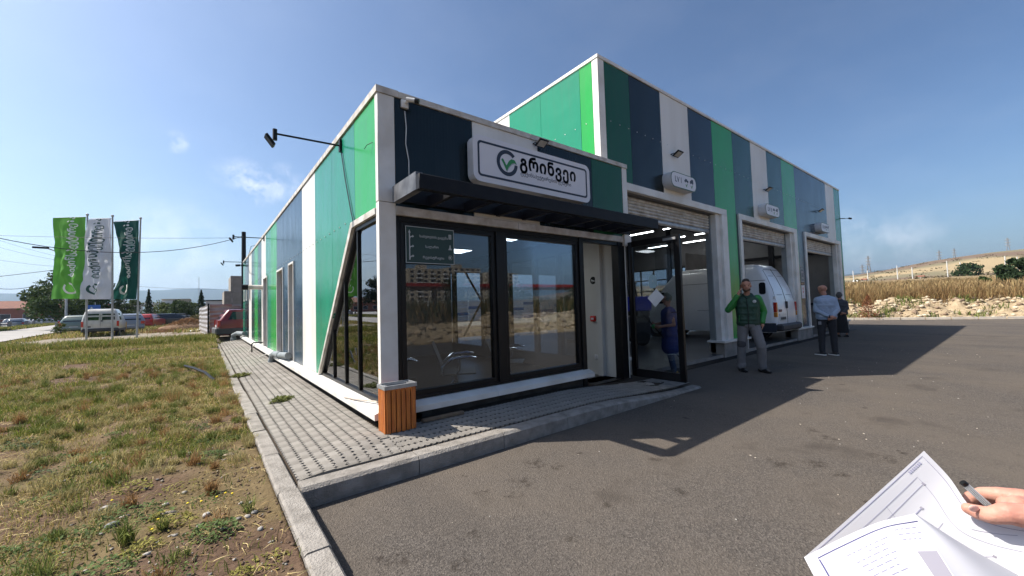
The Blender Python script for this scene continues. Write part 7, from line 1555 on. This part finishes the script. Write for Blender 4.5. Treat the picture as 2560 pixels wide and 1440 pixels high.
# man in the pale blue jacket, back to the camera (built seen from -Y, facing +Y and to the left)
def standing_back(label, jm, tm, head_m, pos, s, rot, hairm=None, skirt=False, lean=.03, jw=1.0, hat=None, belly=.0, shoem=None, solem=None):
    t = thing('person', label, 'person'); HC = (-.035, .09, 1.665); FC = (-.55, 1)
    sL, eL, wL = (-.18, .02, 1.41), (-.205, -.06, 1.14), (.02, -.17, .985); sR, eR, wR = (.18, .02, 1.41), (.215, -.06, 1.15), (.10, -.16, .985)
    hL, kL, aL = (-.10, 0, .92), (-.115, .02, .50), (-.125, 0, .09); hR, kR, aR = (.10, 0, .92), (.13, .03, .50), (.14, .03, .09)
    body = torso(-.02)+head_bones(HC, FC)+[((0, .03, 1.44), (-.02, .06, 1.60), .062, .060), (sL, eL, .05, .042), (eL, wL, .04, .028), (sR, eR, .05, .042), (eR, wR, .04, .028), (hL, kL, .08, .05), (kL, aL, .05, .035), (hR, kR, .08, .05), (kR, aR, .05, .035)]
    body += hand_bones((.05, -.185, .985), (1, .1, -.35), (0, 1, 0), 1.0, .55, 1)+hand_bones((.12, -.175, .965), (-.9, -.15, -.4), (0, 1, 0), .95, .6, -1)
    melt('body', body, VX, head_m, t, 4)
    tb = [(b_[0], b_[1], b_[2], b_[3]) for b_ in torso(.020, jw, .98)]; tb = [((p0[0], p0[1]-.035*(1.4-p0[2])*0-.02*(p0[2] > 1.2), p0[2]), (p1[0], p1[1]-.02*(p1[2] > 1.2), p1[2]), a_, c_) for p0, p1, a_, c_ in tb]
    tb += [((-.09, .04, 1.05), (.09, .04, 1.05), .12, .12), ((-.12, -.03, 1.30), (.12, -.03, 1.30), .11, .11)]
    melt('jacket', tb, VX, jm, t, 6, .012)
    for a_, b_, c_ in ((sL, eL, wL), (sR, eR, wR)): v = Vector(c_)-Vector(b_); melt('sleeve', [((a_[0]*.9, a_[1]-.01, a_[2]-.01), b_, .086, .070), (b_, Vector(b_)+v*.86, .066, .046)], VX, jm, t, 5, .014)
    melt('collar', [((-.05, .03, 1.505), (.05, .03, 1.505), .042, .042)], VX, BLM if not skirt else jm, t, 4)
    b = MB(); b.tube([Vector(wL)+Vector((.0, -.005, .0)), Vector(wL)+Vector((.025, -.008, -.002))], .036, 10); b.build('cuff', BLK, t)
    if skirt:
        b = MB(); N_ = 28; vs = []; rings = [(.98, .155, .13), (.80, .175, .155), (.55, .195, .175), (.30, .205, .185), (.17, .21, .19)]
        for z_, rx, ry in rings:
            for i in range(N_): th = 2*PI*i/N_; k = 1+.05*math.sin(th*7+z_*4)*(1.1-z_); vs.append((rx*k*math.cos(th), ry*k*math.sin(th), z_))
        b.add(vs, [(j*N_+i, j*N_+(i+1) % N_, (j+1)*N_+(i+1) % N_, (j+1)*N_+i) for j in range(len(rings)-1) for i in range(N_)]+[tuple(range(N_))]); b.build('skirt', tm, t, smooth=True)
    else:
        melt('trousers', [((-.08, 0, .93), (.08, 0, .93), .122, .122), (hL, kL, .108, .080), (kL, (aL[0], aL[1], .11), .080, .066), (hR, kR, .108, .080), (kR, (aR[0], aR[1], .11), .080, .066)], VX, tm, t, 5, .014)
        b = MB(); b.box(-.19, -.125, -.10, -.09, .78, .86); b.build('pocket_mark', mat('mark_grey', (.2, .2, .22), rough=.7), t)
        b = MB(); b.tube([(-.16, -.115, 1.0), (-.02, -.155, .995)], .008, 5); b.build('hem_line', LW, t)
    if hairm: melt('hair', [(Vector(HC)+Vector((0, -.02, .04)), Vector(HC)+Vector((0, 0, .06)), .100, .094), (Vector(HC)+Vector((0, -.045, -.03)), Vector(HC)+Vector((0, -.03, .03)), .075, .085)], VX, hairm, t, 3, .006)
    if hat: melt('cap', [(Vector(HC)+Vector((0, 0, .05)), Vector(HC)+Vector((0, 0, .085)), .112, .09), (Vector(HC)+Vector((-.02, .03, .03)), Vector(HC)+Vector((.0, -.04, .03)), .105, .10)], VX, hat, t, 3, .006)
    face_bits(HC, FC, 1.0, t)
    shoe(t, (aL[0], aL[1]-.02, 0), (-.8, .75), .27, shoem or BLK, solem); shoe(t, (aR[0], aR[1]-.02, 0), (-.55, .9), .27, shoem or BLK, solem)
    finish(t, pos, rot, s); return t
JB = mat('jacket_pale_blue', (.27, .34, .46), (.22, .29, .40), scale=6, rough=.7, bump=.3, bscale=25); TBK = mat('trousers_black', (.018, .020, .028), (.012, .013, .018), rough=.8, bump=.3, bscale=30); JDK = mat('jacket_charcoal', (.055, .060, .072), (.04, .044, .055), rough=.8, bump=.3, bscale=30)
def away(pos): return math.atan2(CAMPOS.y-pos[1], CAMPOS.x-pos[0])+PI/2
p = (11.38, -1.33, 0); standing_back('bald man in a pale blue jacket with hands clasped behind his back', JB, TBK, SKIN2, p, 1.035, away(p)+R(10), shoem=mat('shoe_black', (.02, .02, .022), rough=.7), solem=mat('sole_white', (.7, .7, .7), rough=.6))
p = (17.5, -.30, 0); standing_back('person in a dark jacket, hat and long black skirt by the far bay', JDK, mat('skirt_black', (.010, .010, .012), rough=.9, bump=.3), SKIN2, p, .93, away(p)-R(10), hairm=mat('hair_grey', (.09, .08, .07), rough=.9), skirt=True, hat=mat('hat_grey', (.085, .08, .075), rough=.9, bump=.4, bscale=60))
# cleaner seen through the open glass door (built facing -X)
t = thing('person', 'woman in a blue smock and olive cap holding a pole behind the glass door', 'person'); HC = (-.02, -.0, 1.675); FC = (-1, -.15)
sR, eR, wR = (-.0, -.17, 1.40), (.02, -.21, 1.13), (-.24, -.15, 1.10); sL, eL, wL = (-.0, .17, 1.40), (-.05, .2, 1.15), (-.28, .1, 1.14)
hR, kR, aR = (0, -.09, .93), (-.03, -.09, .50), (.02, -.10, .09); hL, kL, aL = (0, .09, .93), (.02, .09, .5), (.09, .09, .09)
tb = [((p0[1], p0[0], p0[2]), (p1[1], p1[0], p1[2]), a_, c_) for p0, p1, a_, c_ in torso(-.01)]
body = tb+head_bones(HC, FC)+[((0, 0, 1.45), (-.01, 0, 1.60), .052, .05), (sR, eR, .05, .042), (eR, wR, .040, .027), (sL, eL, .05, .042), (eL, wL, .04, .027), (hR, kR, .08, .055), (kR, aR, .055, .038), (hL, kL, .08, .055), (kL, aL, .055, .038)]+hand_bones(wR, (-1, .1, .05), (0, 1, 0), .92, .8, 1)+hand_bones(wL, (-1, -.1, .05), (0, -1, 0), .92, .8, 1)
melt('body', body, VX, SKIN, t, 4)
SMK = mat('smock_blue', (.015, .035, .19), (.012, .028, .15), scale=5, rough=.8, bump=.3, bscale=30); JEAN = mat('jeans', (.045, .07, .13), (.035, .055, .10), rough=.85, bump=.3)
melt('smock', [((p0[1], p0[0], p0[2]), (p1[1], p1[0], p1[2]), a_+.012, c_+.012) for p0, p1, a_, c_ in torso(.012, .95)]+[((.0, -.06, .95), (0, -.07, .62), .14, .16), ((0, .06, .95), (0, .07, .62), .14, .16)], VX, SMK, t, 5, .012)
melt('jeans', [(hR, kR, .09, .07), (kR, (aR[0], aR[1], .14), .07, .06), (hL, kL, .09, .07), (kL, (aL[0], aL[1], .14), .07, .06)], VX, JEAN, t, 4, .01)
melt('cap', [(Vector(HC)+Vector((.01, 0, .05)), Vector(HC)+Vector((0, 0, .08)), .108, .085), (Vector(HC)+Vector((-.08, 0, .07)), Vector(HC)+Vector((-.13, 0, .06)), .035, .02)], VX, mat('cap_olive', (.14, .13, .085), rough=.9), t, 3)
b = MB(); b.tube([(-.19, -.12, .50), (-.13, -.20, .50), (.1, -.23, .5)], .008, 5); b.build('hem_line', LW, t)
face_bits(HC, FC, 1.0, t); SLP = mat('slipper_yellow', (.50, .30, .06), rough=.8)
shoe(t, (aR[0]+.03, aR[1], 0), (-1, -.5), .26, SLP); shoe(t, (aL[0]+.03, aL[1], 0), (-1, .1), .26, SLP)
WP = (6.05, .02, .0); finish(t, WP, R(-38), .94)
q = Vector((math.cos(R(-38)), math.sin(R(-38)), 0)); gp = Vector(WP)+Vector((-.34*q.x, -.34*q.y, 0))*.94+Vector((0, 0, 1.03)); top = gp+Vector((-.30, .22, .48)); 
t = thing('blue_mop', 'long pole with a wide blue cloth mop held up behind the glass door', 'mop', tuple(gp)); b = MB(); b.tube([gp+(gp-top)*1.35, top], .012, 6); b.build('pole', BLM, t)
rt = Vector((RT.x, RT.y, 0)).normalized(); b = MB(); c = top-rt*.02; b.obox(c, rt, FW, (0, 0, 1), .36, .03, .15); b.build('mop_head', mat('mop_blue', (.012, .025, .33), (.01, .02, .25), scale=6, rough=.9, bump=.5, bscale=30), t, bevel=.03)
b = MB(); b.ball(gp, .05); b.build('sponge', mat('sponge_green', (.08, .42, .12), rough=.8), t)
# ================================================================ drawings held up beside the camera, with the hand that holds them
PAPR = mat('paper', (.62, .62, .66), (.60, .60, .64), scale=2, rough=.8, spec=.2); tpp = PAPR.node_tree; pb = tpp.nodes['Principled BSDF']; tl = tpp.nodes.new('ShaderNodeBsdfTranslucent'); tl.inputs[0].default_value = (.55, .56, .64, 1); ms = tpp.nodes.new('ShaderNodeMixShader'); ms.inputs[0].default_value = .25
tpp.links.new(pb.outputs[0], ms.inputs[1]); tpp.links.new(tl.outputs[0], ms.inputs[2]); tpp.links.new(ms.outputs[0], tpp.nodes['Material Output'].inputs[0])
INK = mat('ink_navy', (.05, .05, .16), rough=.7); INKL = mat('ink_pale', (.24, .24, .34), rough=.7); INKG = mat('ink_grey', (.24, .235, .28), (.22, .21, .25), rough=.8); INKR = mat('ink_red', (.70, .42, .45), rough=.7)
D0 = .62
def cr(P, t):        # Catmull-Rom through a list of arrays
    n = len(P)-1; x = t*n; i = min(int(x), n-1); f = x-i; p0 = P[max(i-1, 0)] if i > 0 else 2*P[0]-P[1]; p1, p2 = P[i], P[i+1]; p3 = P[i+2] if i+2 <= n else 2*P[n]-P[n-1]
    return .5*((2*p1)+(-p0+p2)*f+(2*p0-5*p1+4*p2-p3)*f*f+(-p0+3*p1-3*p2+p3)*f**3)
def patch(grid):     # rows (v) of columns (u) of (px, py, dz)
    G_ = [[np.array(tuple(cpt(px, py, D0+dz))) for px, py, dz in row] for row in grid]
    def F(u, v): return cr([cr(row, u) for row in G_], v)
    return F
def sheet(F, name, par, nu=24, nv=24, th=.0004):
    vs = [F(i/nu, j/nv) for j in range(nv+1) for i in range(nu+1)]; fs = [(j*(nu+1)+i, j*(nu+1)+i+1, (j+1)*(nu+1)+i+1, (j+1)*(nu+1)+i) for j in range(nv) for i in range(nu)]
    b = MB(); b.add(vs, fs); return b.build(name, PAPR, par, smooth=True)
def onF(F, u, v, eps=.0007):
    p = Vector(F(u, v)); return p+(CAMPOS-p).normalized()*eps
def ink(F, par, pts, w, m, name='drawn_line', n=10):
    b = MB(); vs = []; P = []
    for (u0, v0), (u1, v1) in zip(pts[:-1], pts[1:]):
        for k in range(n): P.append(onF(F, u0+(u1-u0)*k/n, v0+(v1-v0)*k/n))
    P.append(onF(F, *pts[-1]))
    for i, p in enumerate(P):
        d = (P[min(i+1, len(P)-1)]-P[max(i-1, 0)]).normalized(); s_ = d.cross((CAMPOS-p).normalized()).normalized()*w/2; vs += [p-s_, p+s_]
    b.add(vs, [(2*i, 2*i+1, 2*i+3, 2*i+2) for i in range(len(P)-1)]); b.build(name, m, par)
pp = thing('drawing_sheets', 'white architectural drawings curling in a hand at the lower right corner', 'papers')
A = patch([[(2012, 1392, .055), (2160, 1262, .055), (2310, 1127, .055)], [(2075, 1475, .03), (2225, 1345, .03), (2372, 1192, .03)], [(2150, 1560, .0), (2290, 1440, .0), (2428, 1268, .0)], [(2250, 1640, -.04), (2400, 1500, -.035), (2500, 1303, -.025)], [(2380, 1720, -.09), (2540, 1560, -.08), (2640, 1325, -.065)]])
sA = sheet(A, 'sheet', pp, 30, 40)
B1 = patch([[(2010, 1393, .03), (2100, 1347, .025), (2195, 1306, .02), (2282, 1285, -.03)], [(2045, 1462, -.03), (2150, 1415, -.04), (2250, 1370, -.06), (2335, 1362, -.085)], [(2085, 1560, -.10), (2215, 1515, -.105), (2320, 1470, -.12), (2400, 1465, -.14)]])
sB = sheet(B1, 'sheet', pp, 30, 24)
B2 = patch([[(2282, 1285, -.03), (2286, 1284, -.032), (2292, 1287, -.03)], [(2335, 1362, -.085), (2372, 1352, -.075), (2410, 1362, -.055)], [(2400, 1465, -.14), (2480, 1450, -.125), (2560, 1446, -.09)], [(2460, 1570, -.19), (2590, 1560, -.17), (2720, 1540, -.12)]])
sC = sheet(B2, 'folded_flap', pp, 16, 30)
ink(B1, sB, [(.10, 1.0), (.10, .13), (1.0, .13)], .0022, INK, 'border_line', 24); ink(B1, sB, [(.16, 1.0), (.16, .19), (.99, .19)], .0005, INKL, n=16); ink(B1, sB, [(.62, .2), (.74, .95)], .0005, INKL, n=12)
rr = random.Random(4)
for r_ in range(7):
    v = .30+.075*r_; u = .30+.015*r_
    while u < .60: L_ = rr.uniform(.02, .06); ink(B1, sB, [(u, v), (u+L_, v)], .0016, INKR if r_ == 1 and u < .45 else INKL, 'text_line', 3); u += L_+.018
for r_ in range(3):
    v = .42+.09*r_; u = .74
    while u < .93: L_ = rr.uniform(.02, .05); ink(B1, sB, [(u, v-.2), (u+L_, v-.2)], .0018, INKL, 'text_line', 3); u += L_+.02
b = MB(); PQ = [(.80, .62), (.90, .56), (.995, .50), (.995, 1.0), (.80, 1.0)]; N_ = 6; vs = []
for j in range(9):
    for i in range(7): vs.append(onF(B1, .79+.2*i/6, .58+.42*j/8, .0006))
b.add(vs, [(j*7+i, j*7+i+1, (j+1)*7+i+1, (j+1)*7+i) for j in range(8) for i in range(6)]); b.build('grey_fill', INKG, sB)
ink(A, sA, [(.04, .02), (.97, .02), (.97, .98)], .0008, INKL, 'border_line', 24); ink(A, sA, [(.10, .10), (.86, .10), (.86, .92)], .0006, INKL, n=20); ink(A, sA, [(.40, .16), (.86, .16)], .0006, INKL); ink(A, sA, [(.60, .1), (.60, .42), (.82, .42)], .0005, INKL); ink(A, sA, [(.55, .26), (.76, .26)], .0012, INKL); ink(A, sA, [(.52, .40), (.64, .40)], .0005, INKL); ink(A, sA, [(.55, .60), (.72, .60), (.80, .80)], .0006, INKL); ink(A, sA, [(.60, .78), (.76, .74)], .0009, INKL); ink(A, sA, [(.90, .60), (.94, .86)], .0006, INKL)
for k in range(7): u = .84+.014*k; ink(A, sA, [(u, .045), (u+.010, .045)], .0035, INKL, 'text_line', 2)
for k in range(12): u = .18+.022*k; ink(A, sA, [(u, .12+.01*(k % 3)), (u+.016, .12+.012*((k*7) % 4))], .0030, INKL, 'drawing_detail', 2)
for u, v in ((.86, .16), (.60, .42), (.55, .26), (.76, .26), (.80, .80), (.72, .60), (.58, .52)): ink(A, sA, [(u-.006, v), (u+.006, v)], .004, INKG, 'drawn_mark', 2)
b = MB(); vs = []
for j in range(7):
    for i in range(7): vs.append(onF(A, .60+.16*i/6, .705+.07*j/6, .0006))
b.add(vs, [(j*7+i, j*7+i+1, (j+1)*7+i+1, (j+1)*7+i) for j in range(6) for i in range(6)]); b.build('grey_fill', INKG, sA)
# hand
def hb(pts, rs): return [(cpt(*pts[i]), cpt(*pts[i+1]), rs[i], rs[i+1]) for i in range(len(pts)-1)]
Dp = D0
HB = []
HB += hb([(2560, 1290, Dp-.055), (2520, 1283, Dp-.048), (2478, 1289, Dp-.036), (2446, 1281, Dp-.020), (2422, 1272, Dp-.012)], [.0165, .0150, .0118, .0108, .0085])      # thumb
HB += hb([(2555, 1250, Dp-.010), (2500, 1237, Dp+.004), (2458, 1233, Dp+.020), (2428, 1243, Dp+.032), (2416, 1256, Dp+.034)], [.0165, .0118, .0095, .0090, .0078])     # index
HB += hb([(2560, 1262, Dp+.002), (2510, 1252, Dp+.018), (2470, 1252, Dp+.032), (2455, 1268, Dp+.032)], [.0165, .0115, .0098, .0088])            # middle
HB += hb([(2575, 1270, Dp+.012), (2530, 1268, Dp+.034), (2495, 1272, Dp+.046), (2488, 1290, Dp+.042)], [.0155, .0110, .0095, .0080])
HB += hb([(2590, 1285, Dp+.02), (2550, 1286, Dp+.044), (2522, 1292, Dp+.052), (2520, 1302, Dp+.046)], [.0145, .0100, .0085, .0072])
HB += hb([(2556, 1252, Dp-.012), (2620, 1270, Dp-.008), (2700, 1300, Dp+.01)], [.0175, .021, .024]); HB += hb([(2560, 1290, Dp-.050), (2630, 1300, Dp-.03), (2700, 1312, Dp+.01)], [.0165, .020, .024])
HB += hb([(2545, 1268, Dp-.030), (2600, 1278, Dp-.015)], [.016, .020]); HB += hb([(2580, 1270, Dp+.01), (2660, 1290, Dp+.01)], [.020, .023])
HB += hb([(2520, 1262, Dp-.022), (2550, 1268, Dp-.024)], [.0125, .016])
wr_ = cpt(2700, 1306, Dp+.01); el_ = wr_+(RT*.20-UP*.06+FW*.03); HB += [(wr_, el_, .027, .038)]
hp_ = thing('person', 'bare hand and wrist gripping the drawings and a striped pen at the right edge', 'person')
HSK = mat('hand_skin', (.50, .27, .20), (.45, .20, .15), scale=38, rough=.52, bump=.10, bscale=120, sss=.10, spec=.35, contrast=(.30, .70))
melt('body', HB, .0014, HSK, hp_, 5)
c = cpt(2434, 1271, Dp-.0275); nx = (cpt(2448, 1275, Dp-.028)-c).normalized(); b = MB(); vs = []
bb = MB(); bb.ball((0, 0, 0), 1, 14, 8); axn = (RT-UP*.35).normalized(); ayn = (UP*.95+RT*.33-FW*.25).normalized(); azn = axn.cross(ayn)
b.add([c+axn*v[0]*.0078+ayn*v[1]*.0056+azn*v[2]*.0022-FW*.0004 for v in bb.v], bb.f); b.build('thumbnail', mat('nail', (.72, .46, .40), rough=.3, spec=.5), hp_)
SLV = mat('sleeve_dark', (.03, .035, .05), rough=.85); melt('sleeve', [(el_-RT*.02, el_+RT*.25-UP*.15+FW*.05, .048, .06)], .005, SLV, hp_, 3)
pn = thing('striped_pen', 'thin grey and white striped fineliner pen held in the hand', 'pen'); P0, P1 = cpt(2409, 1208, Dp+.006), cpt(2500, 1290, Dp-.012); ax = (P1-P0).normalized(); s1 = ax.cross(FW).normalized(); s2 = ax.cross(s1)
b = MB(); b.prism([P0+(s1*math.cos(2*PI*i/6)+s2*math.sin(2*PI*i/6))*.0040 for i in range(6)], P1-P0); b.build('barrel', mat('pen_grey', (.17, .20, .21), rough=.35, coat=.4), pn)
for i in range(12):
    a = 2*PI*(i+.5)/12; q = (s1*math.cos(a)+s2*math.sin(a))*.0040; b = MB(); b.tube([P0+q+ax*.004, P1+q], .00042, 4); b.build('stripe', mat('pen_stripe', (.75, .78, .78), rough=.35), pn)
b = MB(); b.prism([P0-ax*.002+(s1*math.cos(2*PI*i/10)+s2*math.sin(2*PI*i/10))*.0046 for i in range(10)], ax*.005); b.build('end_cap', BLK, pn)

# ================================================================ air
hz = MB().box(-6400, 6400, -6400, 6400, -40, 330); hzm = bpy.data.materials.new('haze'); hzm.use_nodes = True; t_ = hzm.node_tree; t_.nodes.remove(t_.nodes['Principled BSDF']); pv = t_.nodes.new('ShaderNodeVolumePrincipled'); pv.inputs['Color'].default_value = (.52, .72, 1.0, 1); pv.inputs['Density'].default_value = 1.9e-4; pv.inputs['Anisotropy'].default_value = .35
t_.links.new(pv.outputs[0], t_.nodes['Material Output'].inputs['Volume']); ho = hz.build('haze', hzm); tag(ho, kind='stuff')
